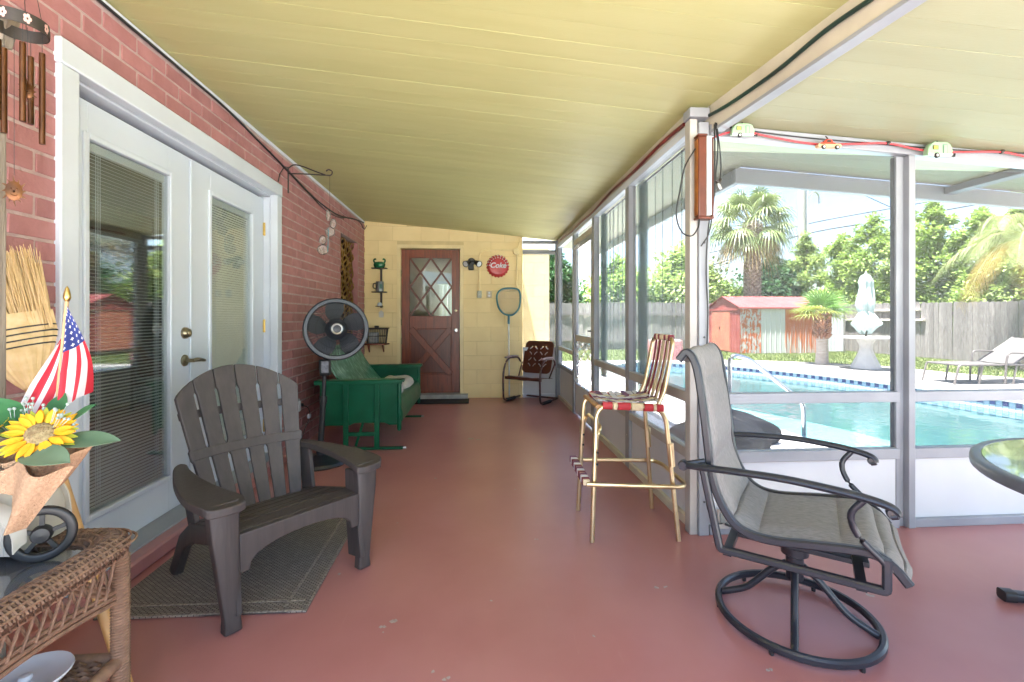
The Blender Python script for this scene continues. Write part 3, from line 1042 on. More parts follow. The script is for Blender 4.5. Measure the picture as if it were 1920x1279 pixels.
# sheer curtains behind the long wall
def curtain(y0, y1, label, folds, seed):
    q = random.Random(seed)
    ph = [q.uniform(0, 6) for _ in range(4)]
    c_ = T('curtain', label, 'curtain', (SX + .055, (y0 + y1) / 2, .46), group='sheer curtains')
    ln = y1 - y0
    def fn(u, v_):
        amp = .004 + .006 * (1 - abs(v_ - .9))
        o_ = amp * (math.sin(u * folds + ph[0]) + .6 * math.sin(u * folds * 1.9 + ph[1] + v_ * .8) + .3 * math.sin(u * folds * .37 + ph[2]))
        return (o_, -ln / 2 + u * ln, v_ * 1.70)
    MB().sheet(fn, 110, 10).build('cloth', M_sheer, c_, angle=80)
    def fn2(u, v_):
        yy = ln / 2 - .17 * u - .05 * v_ * (1 - u) * .4
        return (-.012 + .022 * math.sin(u * 22 + ph[3] + .6 * math.sin(v_ * 3)), yy, .12 + v_ * 1.58)
    MB().sheet(fn2, 40, 12).build('gathered_edge', M_sheer2, c_, angle=80)
    MB().tube([(-.005, -ln / 2, 1.695), (-.005, ln / 2, 1.695)], .008, 8).build('rod', M_alu, c_)
curtain(2.43, 3.40, 'grey sheer curtain nearest the corner post in the long screened wall', 44, 3)
curtain(3.50, 4.45, 'grey sheer curtain between the screen door and the middle post', 48, 9)

# red strip of rope light along the top of the long wall
rs = MB()
pts = [(SX - .035, 2.45 + t * .2, 2.228 + .008 * math.sin(t * 1.1) + .012 * math.sin(t * .37)) for t in range(20)]
rs.tube(spline(pts, 4), .011, 8)
tag(rs.build('rope_light', mat('dark_red_tube', (.22, .03, .025), (.12, .02, .02), scale=6, rough=.35)), 'dark red rope light along the top of the long screened wall', 'rope light')

# ================================================================ GARDEN
GZ = -.10
# lawn to the horizon
M_lawn = mat('lawn', (.13, .16, .05), (.075, .105, .03), scale=1.4, rough=.9, bump=.6, bscale=60, detail=8, lo=.3, hi=.7)
pool_pts = spline([(3.45, 3.05), (3.36, 4.2), (3.34, 7.0), (3.34, 10.4), (3.75, 12.0), (5.1, 12.75), (6.38, 12.2), (6.95, 11.5), (7.72, 9.75), (8.07, 8.15), (8.24, 6.95), (8.35, 5.2), (8.2, 3.5), (7.6, 3.0), (5.5, 2.9)], 8, closed=True)
pool2 = [(p.x, p.y) for p in pool_pts]
def offset_loop(loop, d):
    n = len(loop)
    out = []
    area = sum(loop[i][0] * loop[(i + 1) % n][1] - loop[(i + 1) % n][0] * loop[i][1] for i in range(n))
    sg = 1 if area > 0 else -1
    for i in range(n):
        a, c_ = Vector(loop[i - 1]), Vector(loop[(i + 1) % n])
        t = (c_ - a).normalized()
        nn = Vector((t.y, -t.x)) * sg
        out.append((loop[i][0] + nn.x * d, loop[i][1] + nn.y * d))
    return out
cop_out = offset_loop(pool2, .30)
kind(MB().plate([(-300, -300), (300, -300), (300, 400), (-300, 400)], [offset_loop(pool2, .2)], GZ - .40, GZ - .035).build('ground', M_lawn, smooth=False), 'structure')
deck_outer = [(-9, -.16), (12.2, -.16), (12.0, 5.5), (11.5, 8.5), (10.85, 9.6), (10.75, 11.0), (9.6, 12.2), (8.6, 12.8), (7.4, 13.15), (4.0, 13.3), (2.0, 13.1), (1.6, 11.5), (1.6, 8.7), (-9, 8.7)]
M_deck = mat('pool_deck', (.29, .275, .26), (.24, .225, .213), scale=2.2, rough=.75, bump=.25, bscale=40, detail=7)
M_coping = mat('white_coping', (.40, .395, .39), (.35, .345, .34), scale=6, rough=.6, bump=.2)
kind(MB().plate(deck_outer, [cop_out], GZ - .12, GZ).build('pool_deck', M_deck, smooth=False), 'structure')
kind(MB().box(-9, 12.2, -14, -2.4, GZ - .12, GZ + .05).build('unseen_bounce_slab', mat('bounce_slab_white', (.72, .71, .70), (.66, .65, .64), scale=2, rough=.8, bump=.2, bscale=40), smooth=False), 'structure')  # unseen white slab behind the camera, added to bounce sunlight into the porch
kind(MB().box(1.27, 3.0, 2.46, 12.9, GZ + .002, GZ + .012).build('bounce_deck_strip', mat('bounce_strip_white', (.80, .79, .78), (.74, .73, .72), scale=2, rough=.8, bump=.2, bscale=40), smooth=False), 'structure')  # pale deck strip, added extra white to bounce sun into the far porch
kind(MB().box(-9, 12.2, -2.395, -.165, GZ - .12, GZ + .03).build('unseen_dim_strip', mat('dim_strip_grey', (.17, .17, .175), (.13, .13, .135), scale=3, rough=.85, bump=.3, bscale=40), smooth=False), 'structure')  # unseen grey strip behind the camera, added to weaken bounce on the near ceiling
n = len(pool2)
cb = MB()
inn = offset_loop(pool2, -.03)
prof = [(inn, -.055), (inn, .012), (pool2, .02), (offset_loop(pool2, .26), .02), (cop_out, .006), (cop_out, -.1)]
vs_ = [(p[0], p[1], GZ + z) for lp, z in prof for p in lp]
fs_ = [(r * n + i, r * n + (i + 1) % n, (r + 1) * n + (i + 1) % n, (r + 1) * n + i) for r in range(len(prof) - 1) for i in range(n)]
kind(cb.add(vs_, fs_).build('pool_coping', M_coping), 'structure')
WZ = GZ - .19
M_plaster = mat('pool_plaster', (.155, .285, .295), (.125, .245, .26), scale=1.2, rough=.7)
sh = MB()
bot = offset_loop(pool2, -.25)
prof = [(pool2, GZ - .02), (pool2, GZ - 1.15), (bot, GZ - 1.35)]
vs_ = [(p[0], p[1], z) for lp, z in prof for p in lp]
fs_ = [(r * n + i, r * n + (i + 1) % n, (r + 1) * n + (i + 1) % n, (r + 1) * n + i) for r in range(2) for i in range(n)]
fs_.append(tuple(range(2 * n, 3 * n)))
kind(sh.add(vs_, fs_).build('pool_shell', M_plaster), 'structure')
# waterline tiles: two rows of small alternating tiles
M_tile_b = mat('blue_tile', srgb(52, 58, 120), srgb(80, 84, 140), scale=9, rough=.2)
M_tile_w = mat('pale_tile', srgb(205, 208, 222), srgb(180, 186, 206), scale=9, rough=.2)
tl = MB()
loop = [Vector(p) for p in offset_loop(pool2, -.004)]
seglen = [(loop[(i + 1) % n] - loop[i]).length for i in range(n)]
acc, idx, pos = 0.0, 0, []
for i in range(n):
    while acc <= seglen[i]:
        t = acc / seglen[i]
        pos.append(loop[i].lerp(loop[(i + 1) % n], t))
        acc += .085
    acc -= seglen[i]
for k in range(len(pos)):
    a, c_ = pos[k], pos[(k + 1) % len(pos)]
    a2, c2_ = a.lerp(c_, .05), a.lerp(c_, .95)
    for r in range(3):
        z1 = GZ - .050 - r * .085
        tl.add([(a2.x, a2.y, z1 - .08), (c2_.x, c2_.y, z1 - .08), (c2_.x, c2_.y, z1), (a2.x, a2.y, z1)], [(0, 1, 2, 3)], mi=0 if (k + r) % 2 and r == 0 else 1)
kind(tl.build('pool_tiles', [M_tile_b, M_tile_w], smooth=False, fix=False), 'stuff')
def water_material():
    m, N, L, P = nodes_of('pool_water')
    tr = N.new('ShaderNodeBsdfTransparent')
    tr.inputs['Color'].default_value = (.78, .93, .93, 1)
    gl = N.new('ShaderNodeBsdfGlossy')
    gl.inputs['Roughness'].default_value = .02
    tcn = N.new('ShaderNodeTexCoord')
    nzn = N.new('ShaderNodeTexNoise')
    nzn.inputs['Scale'].default_value = 3.2
    nzn.inputs['Detail'].default_value = 3
    L.new(tcn.outputs['Object'], nzn.inputs['Vector'])
    bp = N.new('ShaderNodeBump')
    bp.inputs['Strength'].default_value = .25
    bp.inputs['Distance'].default_value = .03
    L.new(nzn.outputs['Fac'], bp.inputs['Height'])
    L.new(bp.outputs['Normal'], gl.inputs['Normal'])
    ms = N.new('ShaderNodeMixShader')
    L.new(schlick(N, L, .025, .75), ms.inputs[0])
    L.new(tr.outputs['BSDF'], ms.inputs[1])
    L.new(gl.outputs['BSDF'], ms.inputs[2])
    L.new(ms.outputs['Shader'], N['Material Output'].inputs['Surface'])
    return m
kind(MB().add([(p[0], p[1], WZ) for p in pool2], [tuple(range(n))]).build('pool_water', water_material()), 'structure')

# grass blades
gb = MB()
q = random.Random(11)
def in_poly(x, y, poly):
    c_ = False
    for i in range(len(poly)):
        (x1, y1), (x2, y2) = poly[i], poly[i - 1]
        if (y1 > y) != (y2 > y) and x < (x2 - x1) * (y - y1) / (y2 - y1) + x1:
            c_ = not c_
    return c_
cnt = 0
while cnt < 26000:
    x, y = q.uniform(1.8, 14.4), q.uniform(8.5, 18.0)
    if in_poly(x, y, deck_outer) or (9.4 < x < 12.7 and 15.85 < y < 18):
        continue
    h_ = q.uniform(.03, .075)
    a = q.uniform(0, PI)
    dx_, dy_ = math.cos(a) * .012, math.sin(a) * .012
    lx, ly = q.uniform(-.03, .03), q.uniform(-.03, .03)
    z0 = GZ - .04
    gb.add([(x - dx_, y - dy_, z0), (x + dx_, y + dy_, z0), (x + lx, y + ly, z0 + h_)], [(0, 1, 2)])
    cnt += 1
M_grass = mat('grass_blades', (.15, .19, .05), (.08, .12, .03), scale=2, rough=.7, transl=.3)
tag(kind(gb.build('grass', M_grass, smooth=False, fix=False), 'stuff'), 'short patchy green lawn between the pool deck and fence', 'grass')

# ---------------------------------------------------------------- fence, board by board
M_fence = mat('weathered_wood', (.235, .22, .216), (.13, .12, .118), scale=7, rough=.85, rand=.16, stretch=(4, 4, .7), bump=.4, bscale=30, lo=.3, hi=.7)
def board_mesh(w_, h_, t_, seed):
    q = random.Random(seed)
    b = MB()
    prof = [(-w_ / 2, 0), (w_ / 2, 0), (w_ / 2, h_ - .03), (w_ / 2 - .03, h_), (-w_ / 2 + .03, h_), (-w_ / 2, h_ - .03)]
    prof = [(p[0], p[1] + (q.uniform(-.012, .012) if p[1] > 0 else 0)) for p in prof]
    b.prism(prof, -t_ / 2, t_ / 2, Matrix.Rotation(R(90), 4, 'X'))
    return b.mesh('board', M_fence, smooth=False)
BM = [board_mesh(.138, 1.82, .018, k) for k in range(4)]
def fence(label, p0, p1, hfun, group):
    d_ = Vector(p1) - Vector(p0)
    L_ = d_.length
    a = math.atan2(d_.y, d_.x)
    f_ = T('board_fence', label, 'fence', (p0[0], p0[1], GZ - .03), a, group)
    k = 0
    s_ = 0.0
    while s_ < L_:
        inst(BM[k % 4], 'board', f_, (s_, rnd.uniform(-.008, .008), 0), (rnd.uniform(-.01, .01), rnd.uniform(-.008, .008), 0), (1, 1, hfun(s_) / 1.82 + rnd.uniform(-.008, .008)))
        s_ += .144
        k += 1
    for z in (.35, 1.4):
        MB().box(0, L_, .02, .06, z, z + .09).build('back_rail', M_fence, f_)
    return f_
fence('weathered grey board fence along the hedge trees beyond the pool', (14.5, 17.6), (14.5, 8.2), lambda s_: 1.80 + .03 * math.sin(s_ * .7) - .004 * s_, 'garden fences')
fence('grey board fence behind the shed at the back of the garden', (14.4, 18.3), (1.0, 18.3), lambda s_: 1.92 + .02 * math.sin(s_), 'garden fences')
for (ya, yb, z, lab) in ((17.05, 13.75, 1.10, 'long weathered lumber rail mounted low across the board fence'), (15.6, 13.9, 1.44, 'shorter weathered lumber rail mounted high across the board fence')):
    tag(MB().box(14.38, 14.485, yb, ya, z - .035, z + .035).build('fence_rail', mat('pale_lumber', srgb(200, 192, 184), scale=6, rough=.8), bev=.004), lab, 'rail', 'rails on the fence')
gp = T('privacy_panel', 'pale grey sheet panel standing between the shed and fence', 'panel', (13.38, 16.3, GZ))
MB().sheet(lambda u, v_: (-.5 + u * .95, .012 * (abs(((u * 8) % 1) - .5) * 2), v_ * 1.62), 64, 1, .01).build('ribbed_sheet', mat('pale_sheet', srgb(196, 200, 206), srgb(180, 184, 190), scale=3, rough=.6, stretch=(3, 3, .5)), gp, smooth=False)
MB().box(.44, .50, -.02, .04, 0, 1.64).build('edge_post', M_fence, gp)

# ---------------------------------------------------------------- garden shed
def rust_material(name, base, rust, rust2, lo, hi, scale=5, stretch=(3.0, 3.0, .45), toprust=0.0, rough=.6):
    m, N, L, P = nodes_of(name)
    P.inputs['Roughness'].default_value = rough
    tcn = N.new('ShaderNodeTexCoord')
    mpn = N.new('ShaderNodeMapping')
    mpn.inputs['Scale'].default_value = stretch
    L.new(tcn.outputs['Object'], mpn.inputs['Vector'])
    nzn = N.new('ShaderNodeTexNoise')
    nzn.inputs['Scale'].default_value = scale
    nzn.inputs['Detail'].default_value = 6
    L.new(mpn.outputs['Vector'], nzn.inputs['Vector'])
    sx = N.new('ShaderNodeSeparateXYZ')
    L.new(tcn.outputs['Object'], sx.inputs['Vector'])
    mu = N.new('ShaderNodeMath')
    mu.operation = 'MULTIPLY_ADD'
    mu.inputs[1].default_value = toprust
    L.new(sx.outputs['Z'], mu.inputs[0])
    L.new(nzn.outputs['Fac'], mu.inputs[2])
    rp = N.new('ShaderNodeValToRGB')
    rp.color_ramp.elements[0].position, rp.color_ramp.elements[1].position = lo, hi
    L.new(mu.outputs['Value'], rp.inputs['Fac'])
    n2 = N.new('ShaderNodeTexNoise')
    n2.inputs['Scale'].default_value = 14
    L.new(tcn.outputs['Object'], n2.inputs['Vector'])
    r2 = N.new('ShaderNodeMixRGB')
    r2.inputs[1].default_value, r2.inputs[2].default_value = (*rust, 1), (*rust2, 1)
    L.new(n2.outputs['Fac'], r2.inputs[0])
    mxn = N.new('ShaderNodeMixRGB')
    mxn.inputs[1].default_value = (*base, 1)
    L.new(rp.outputs['Color'], mxn.inputs[0])
    L.new(r2.outputs['Color'], mxn.inputs[2])
    L.new(mxn.outputs['Color'], P.inputs['Base Color'])
    return m
shed = T('garden_shed', 'rusty metal garden shed with red roof beyond the pool', 'shed', (9.46, 15.85, GZ - .03))
SW_, SD_, SE_, SR_ = 3.15, 2.25, 1.68, 2.10
def ribs(x):
    t = (x * 5.2) % 1.0
    return .018 if t < .12 else (.018 * (1 - (t - .12) / .05) if t < .17 else (.018 * ((t - .95) / .05) if t > .95 else 0))
white_b, ru, ru2 = (.38, .38, .375), (.34, .065, .02), (.42, .14, .05)
M_rustA = rust_material('patchy_rust_sheet', white_b, ru, ru2, .45, .54, 4.5, (2.4, 2.4, 1.2))
M_rustB = rust_material('pale_sheet_metal', (.44, .45, .45), (.36, .2, .1), ru2, .66, .78, 6, (3, 3, .6))
M_rustC = rust_material('streaked_rust_sheet', white_b, ru, ru2, .47, .60, 5, (4.5, 4.5, .25), toprust=.16)
for xa, xb, m in ((0, .80, M_rustA), (.80, 1.72, M_rustB), (1.72, SW_, M_rustC)):
    MB().sheet(lambda u, v_: (xa + u * (xb - xa), -ribs(xa + u * (xb - xa)), v_ * SE_), int((xb - xa) * 90), 1).build('front_sheet', m, shed, smooth=False, fix=False)
M_shedred = mat('faded_red_paint', (.30, .085, .075), (.24, .06, .052), scale=3, rough=.55, stretch=(1, 1, .6))
M_sheddoor = mat('salmon_paint', (.46, .17, .11), (.38, .125, .085), scale=2, rough=.5)
ge = MB()
ge.prism([(0, 0), (SD_, 0), (SD_, SE_), (SD_ / 2, SR_), (0, SE_)], -.01, .01, Matrix(((0, 0, 1, 0), (1, 0, 0, 0), (0, 1, 0, 0), (0, 0, 0, 1))))
ge.build('gable_wall', M_shedred, shed, smooth=False)
MB().box(-.035, -.012, .62, 1.95, .05, SE_ - .12).build('sliding_door', M_sheddoor, shed, bev=.004)
for yy in (.18, .36, .52):
    MB().box(-.025, -.011, yy, yy + .03, .02, SE_ - .05).build('rib', M_shedred, shed)
MB().box(-.05, -.012, .02, SD_ - .02, SE_ - .10, SE_ - .03).build('door_track', M_shedred, shed)
MB().box(-.05, -.036, 1.3, 1.34, .85, .97).build('handle', M_black, shed)
MB().box(0, SW_, SD_ - .02, SD_, 0, SE_).build('rear_wall', M_shedred, shed)
MB().box(SW_ - .02, SW_, .02, SD_ - .02, 0, SE_).build('end_wall', M_shedred, shed)
M_shedroof = mat('red_roof_sheet', (.26, .065, .065), (.20, .045, .048), scale=2.5, rough=.5)
for s_ in (0, 1):
    y0, y1 = (-.09, SD_ / 2) if s_ == 0 else (SD_ + .09, SD_ / 2)
    dz = (SR_ - SE_) * .09 / (SD_ / 2)
    MB().sheet(lambda u, v_: (-.08 + u * (SW_ + .16), y0 + (y1 - y0) * v_, SE_ - dz + (SR_ - SE_ + dz) * v_ + .02 + .6 * ribs(u * SW_ * .5)), 150, 1, .012).build('roof_sheet', M_shedroof, shed, smooth=False)
MB().box(-.09, SW_ + .09, -.10, -.085, SE_ - .06, SE_ + .0).build('eave_trim', M_shedred, shed)

# ---------------------------------------------------------------- pedestal table and closed parasol
gt = T('pedestal_table', 'round white concrete table with a flared pedestal by the pool', 'table', (9.53, 10.55, GZ))
M_conc = mat('white_concrete', (.52, .52, .51), (.44, .44, .43), scale=5, rough=.7, bump=.2)
MB().lathe([(0, 0), (.30, 0), (.31, .03), (.29, .10), (.20, .30), (.135, .48), (.14, .60), (.19, .72), (.24, .755), (0, .755)], 8).build('pedestal', M_conc, gt, angle=25)
MB().lathe([(0, .757), (.60, .757), (.64, .77), (.645, .79), (.63, .805), (0, .807)], 40).build('table_top', M_conc, gt)
um = T('closed_parasol', 'closed pale green parasol standing in the round white table', 'parasol', (9.53, 10.55, GZ + .80))
MB().tube([(0, 0, -.3), (0, 0, 1.56)], .022, 10).build('pole', M_iron, um)
MB().lathe([(0, 1.60), (.02, 1.585), (.025, 1.55), (0, 1.55)], 12).build('finial', M_white, um)
M_canopy = mat('parasol_cloth', (.38, .45, .43), (.27, .35, .335), scale=6, rough=.85, bump=.4, bscale=12)
prof = [(.02, 1.55), (.10, 1.50), (.145, 1.36), (.125, 1.22), (.15, 1.00), (.17, .80), (.145, .66), (.125, .60), (.21, .42), (.265, .28), (.21, .22), (.15, .12), (.06, .10)]
def um_fn(u, v_):
    t = v_ * (len(prof) - 1)
    i = min(int(t), len(prof) - 2)
    r = prof[i][0] + (prof[i + 1][0] - prof[i][0]) * (t - i)
    z = prof[i][1] + (prof[i + 1][1] - prof[i][1]) * (t - i)
    a = 2 * PI * u
    k = 1 + .20 * math.sin(a * 8 + z * 2) * min(1, (1.55 - z) * 3) + .08 * math.sin(a * 3 + z * 9)
    zz = z + (.05 * math.sin(a * 8) if z < .35 else 0)
    return (r * k * math.cos(a), r * k * math.sin(a), zz)
MB().sheet(um_fn, 96, 36).build('canopy', M_canopy, um, angle=60)
MB().lathe([(.128, .62), (.138, .60), (.128, .58)], 20).build('tie_band', M_canopy, um)

# ---------------------------------------------------------------- sun lounger on the far deck
lg = T('sun_lounger', 'grey sling sun lounger on the deck by the fence', 'sun lounger', (8.86, 7.92, GZ))
M_lgf = mat('taupe_frame', (.11, .10, .095), scale=8, rough=.45)
M_sling = mat('taupe_sling', (.085, .08, .078), (.07, .066, .064), scale=30, rough=.8)
for yy in (0, .62):
    MB().tube(fillet([(.06, yy, 0), (.16, yy, .37), (1.25, yy, .37), (2.0, yy, .37)], .06), .018, 8).build('side_rail', M_lgf, lg)
    for xx in (.62, 1.32):
        MB().tube(fillet([(xx - .05, yy, 0), (xx + .02, yy, .36)], .05), .016, 8).build('leg', M_lgf, lg)
    MB().tube(fillet([(1.08, yy - .02, .0), (1.10, yy - .02, .40), (1.14, yy - .02, .60), (1.66, yy - .02, .58), (1.74, yy - .02, .40)], .09), .017, 8).build('armrest', M_lgf, lg)
    MB().tube([(1.28, yy, .38), (2.05, yy, .86)], .016, 8).build('back_rail', M_lgf, lg)
MB().sheet(lambda u, v_: (.16 + u * 1.12, .02 + v_ * .58, .375 - .018 * math.sin(PI * v_)), 10, 8, .006).build('seat_sling', M_sling, lg)
MB().sheet(lambda u, v_: (1.29 + u * .75, .02 + v_ * .58, .388 + u * .47 - .015 * math.sin(PI * v_)), 10, 8, .006).build('back_sling', M_sling, lg)
MB().tube([(.16, 0, .37), (.16, .62, .37)], .016, 8).build('foot_bar', M_lgf, lg)

# ---------------------------------------------------------------- pool rail, bundle, brick planter
pr = T('pool_handrail', 'slender stainless handrail sloping into the pool', 'handrail', (2.72, 4.75, GZ))
MB().tube(fillet([(0, 0, 0), (0, 0, .86), (.20, 0, .82), (.84, 0, .33), (.86, 0, -.5)], .10, 6), .024, 12).build('rail', mat('stainless', (.66, .67, .69), (.6, .6, .62), scale=20, rough=.18, metal=1), pr)
MB().lathe([(0, .02), (.04, .015), (.05, 0), (0, 0)], 16).build('base_flange', M_steel, pr)
M_tarp = mat('slate_tarp', (.010, .0115, .015), (.006, .007, .010), scale=5, rough=.75, spec=.15, bump=.3, bscale=14)
def lump(u, v_):
    a, e_ = 2 * PI * u, PI * .5 * v_
    k = 1 + .10 * math.sin(3 * a + 1) + .07 * math.sin(5 * a + 4 * v_) + .05 * math.sin(9 * a + 7 * v_) + .03 * math.sin(17 * a)
    ov = math.cos(e_) * (1.0 + .22 * math.sin(v_ * PI))
    return (.46 * k * ov * math.cos(a), .24 * k * ov * math.sin(a), .33 * math.sin(e_) * (1 + .12 * math.sin(2 * a)))
tag(MB().sheet(lump, 64, 16).build('tarp_bundle', M_tarp, angle=40), 'dark slate bundle lying on the deck just outside the screen', 'bundle').location = (2.40, 4.28, GZ)
pb = T('brick_planter', 'low pink brick planter at the far end of the pool', 'planter', (5.2, 13.2, GZ))
MB().box(.01, .89, .01, .49, 0, .60).build('mortar', M_mortar, pb)
for k in range(7):
    x = 0 if k % 2 else -.1
    while x < .9:
        a, c_ = max(x, 0), min(x + .2, .9)
        if c_ - a > .03:
            for yy in (0, .5):
                inst(BRK[k % 5], 'brick', pb, ((a + c_) / 2, yy, .05 + .08 * k), (0, 0, R(90)), (1, (c_ - a - .012) / .188, 1))
        x += .2
    for yy in (.12, .34):
        for xx in (0, .9):
            inst(BRK[(k + 2) % 5], 'brick', pb, (xx, yy, .05 + .08 * k), (0, 0, 0), (1, 1, 1))

# ---------------------------------------------------------------- utility pole and wires
up_ = T('utility_pole', 'tall pale concrete utility pole beyond the fence', 'utility pole', (16.62, 22.3, GZ))
M_polec = mat('pole_concrete', (.36, .355, .345), (.30, .295, .285), scale=3, rough=.8)
MB().tube([(0, 0, -.1), (0, 0, 10.5)], [.22, .16], 14).build('shaft', M_polec, up_)
MB().tube([(.27, -.05, 0), (.25, -.05, 9.5)], .05, 8).build('conduit', M_white, up_)
MB().tube(spline([(.2, 0, 7.2), (.42, -.05, 7.6), (.65, -.1, 7.75), (.85, -.1, 7.55), (.88, -.1, 7.15)], 5), .05, 8).build('bracket_arm', M_steel, up_)
wm = mat('wire', (.05, .05, .055), rough=.6)
def wire(label, pts, r=.028):
    tag(MB().tube(spline(pts, 6), r, 6).build('overhead_wire', wm), label, 'wire', 'overhead wires')
wire('lowest thick overhead wire sagging past the palm and trees', [(8, 22.6, 3.0), (12, 22.4, 3.9), (16.6, 22.3, 5.45), (22, 21.5, 6.35), (29, 20.5, 7.6)], .035)
wire('upper overhead wire running across above the hedge trees', [(9, 22.6, 3.9), (13, 22.5, 4.8), (16.6, 22.4, 5.95), (22, 21.8, 6.95), (29, 21, 8.2)])
wire('thin overhead wire dropping steeply right of the utility pole', [(16.7, 22.3, 9.4), (19.2, 22.0, 7.75), (23, 21.6, 6.1), (29, 21, 4.6)], .02)

# ================================================================ TREES AND PALMS
def leaf_mat(name, a, b_, tr=.35):
    return mat(name, a, b_, scale=1.3, rough=.55, lo=.3, hi=.7, transl=tr)
M_leafA = leaf_mat('hedge_leaf', (.31, .43, .10), (.18, .29, .06))
M_leafB = leaf_mat('dark_leaf', (.055, .15, .045), (.03, .09, .03))
M_leafC = leaf_mat('light_leaf', (.36, .46, .145), (.22, .32, .085))
M_bark = mat('bark', srgb(120, 104, 88), srgb(80, 68, 56), scale=8, rough=.9, bump=.6, stretch=(2, 2, .5))
def leaf_quad(mb, p, d_, up, ln, w_):
    s_ = d_.cross(up)
    s_ = s_.normalized() * w_ if s_.length > 1e-4 else Vector((w_, 0, 0))
    mb.add([p, p + d_ * ln * .5 + s_, p + d_ * ln, p + d_ * ln * .5 - s_], [(0, 1, 2, 3)])
def tree(name, label, cat, base, h, radius, n, leaf, m, seed, shape, group=None, trunk_h=.3, trunk_r=.08):
    q = random.Random(seed)
    t = T(name, label, cat, base, 0, group)
    tk = MB()
    tk.tube(spline([(0, 0, 0), (q.uniform(-.1, .1), q.uniform(-.1, .1), h * .4), (q.uniform(-.1, .1), q.uniform(-.1, .1), h * .92)], 5), [trunk_r * (1 - .085 * i) for i in range(11)], 8)
    limbs = []
    nb = 34
    for i in range(nb):
        f_ = trunk_h + (1 - trunk_h) * (i + q.random()) / nb
        a = i * 2.4 + q.uniform(-.5, .5)
        r_ = radius * shape((f_ - trunk_h) / (1 - trunk_h)) * q.uniform(.7, 1.12)
        p0 = V(0, 0, f_ * h * .9)
        p1 = V(math.cos(a) * r_, math.sin(a) * r_, f_ * h * .9 + r_ * q.uniform(.1, .45))
        limbs.append((p0, p1, r_))
        if i % 2 == 0:
            tk.tube([p0, p0.lerp(p1, .5) + V(0, 0, .04), p1], [trunk_r * .35, trunk_r * .22, trunk_r * .08], 5)
    tk.build('trunk', M_bark, t)
    cr = MB()
    clumps = []
    for p0, p1, r_ in limbs:
        for k in range(5):
            f_ = q.uniform(.3, 1.05)
            clumps.append((p0.lerp(p1, f_) + V(q.gauss(0, .12), q.gauss(0, .12), q.gauss(0, .1)), r_ * q.uniform(.22, .42)))
    for k in range(6):
        clumps.append((V(q.gauss(0, .12), q.gauss(0, .12), h * (.93 + .04 * k / 3)), radius * .16))
    per = max(4, n // len(clumps))
    for c_, r_ in clumps:
        for k in range(per):
            d_ = V(q.gauss(0, 1), q.gauss(0, 1), q.gauss(0, .8))
            d_ = d_.normalized() if d_.length > .01 else V(0, 0, 1)
            p = c_ + d_ * r_ * q.random() ** .45
            ld = (d_ + V(q.uniform(-.8, .8), q.uniform(-.8, .8), q.uniform(-.7, .3))).normalized()
            up = V(q.uniform(-.6, .6), q.uniform(-.6, .6), 1)
            leaf_quad(cr, p, ld, up, leaf * q.uniform(.7, 1.25), leaf * q.uniform(.2, .32))
    cr.build('crown', m, t, smooth=False, fix=False)
    return t
col_shape = lambda f_: (1.0 if f_ < .62 else 1.0 - .66 * ((f_ - .62) / .38) ** 1.5) * (.9 + .1 * math.sin(f_ * 22))
round_shape = lambda f_: math.sin(PI * min(1, .12 + f_ * .86)) ** .6
hedge = [(16.4, 21.6, 5.35, 1.15), (16.6, 19.7, 4.95, 1.1), (16.5, 17.9, 5.45, 1.2), (16.6, 16.45, 4.95, 1.05), (16.4, 15.2, 5.4, 1.1), (16.6, 13.9, 4.75, 1.05), (16.4, 12.6, 4.9, 1.1), (16.6, 11.2, 4.7, 1.1)]
hl = ['tall hedge tree nearest the utility pole behind the fence', 'shorter hedge tree second from the utility pole', 'tall hedge tree rising behind the closed parasol', 'hedge tree just left of the screen post in view',
      'tallest hedge tree just right of the screen post in view', 'shorter hedge tree left of the drooping palm fronds', 'hedge tree behind the drooping palm fronds', 'hedge tree at the far right edge behind the palm']
for k, (x, y, h_, r_) in enumerate(hedge):
    tree('hedge_tree', hl[k], 'tree', (x, y, GZ - .05), h_ + .1, r_ * 1.0, 12000, .155, M_leafA if k % 3 else M_leafC, 40 + k, col_shape, 'hedge trees behind the fence', trunk_h=.08, trunk_r=.07)
tree('round_tree', 'dark green rounded tree behind the big palm trunk', 'tree', (15.2, 22.6, GZ), 4.4, 1.7, 9000, .24, M_leafB, 60, round_shape, None, trunk_h=.2)
for k, (x, y, h_, r_, lab) in enumerate([(9.6, 21.0, 4.6, 1.9, 'leafy tree behind the back fence left of the big palm'), (6.8, 21.5, 4.0, 1.7, 'leafy tree behind the back fence seen through the sheer curtain'),
                                     (3.8, 22.5, 4.4, 1.8, 'tree behind the back fence seen through the screen door'), (12.6, 23.6, 3.4, 1.6, 'low bushy tree behind the shed roof')]):
    tree('garden_tree', lab, 'tree', (x, y, GZ), h_, r_, 7000, .26, (M_leafC, M_leafA, M_leafB, M_leafA)[k], 70 + k, round_shape, 'trees beyond the back fence', trunk_h=.15)

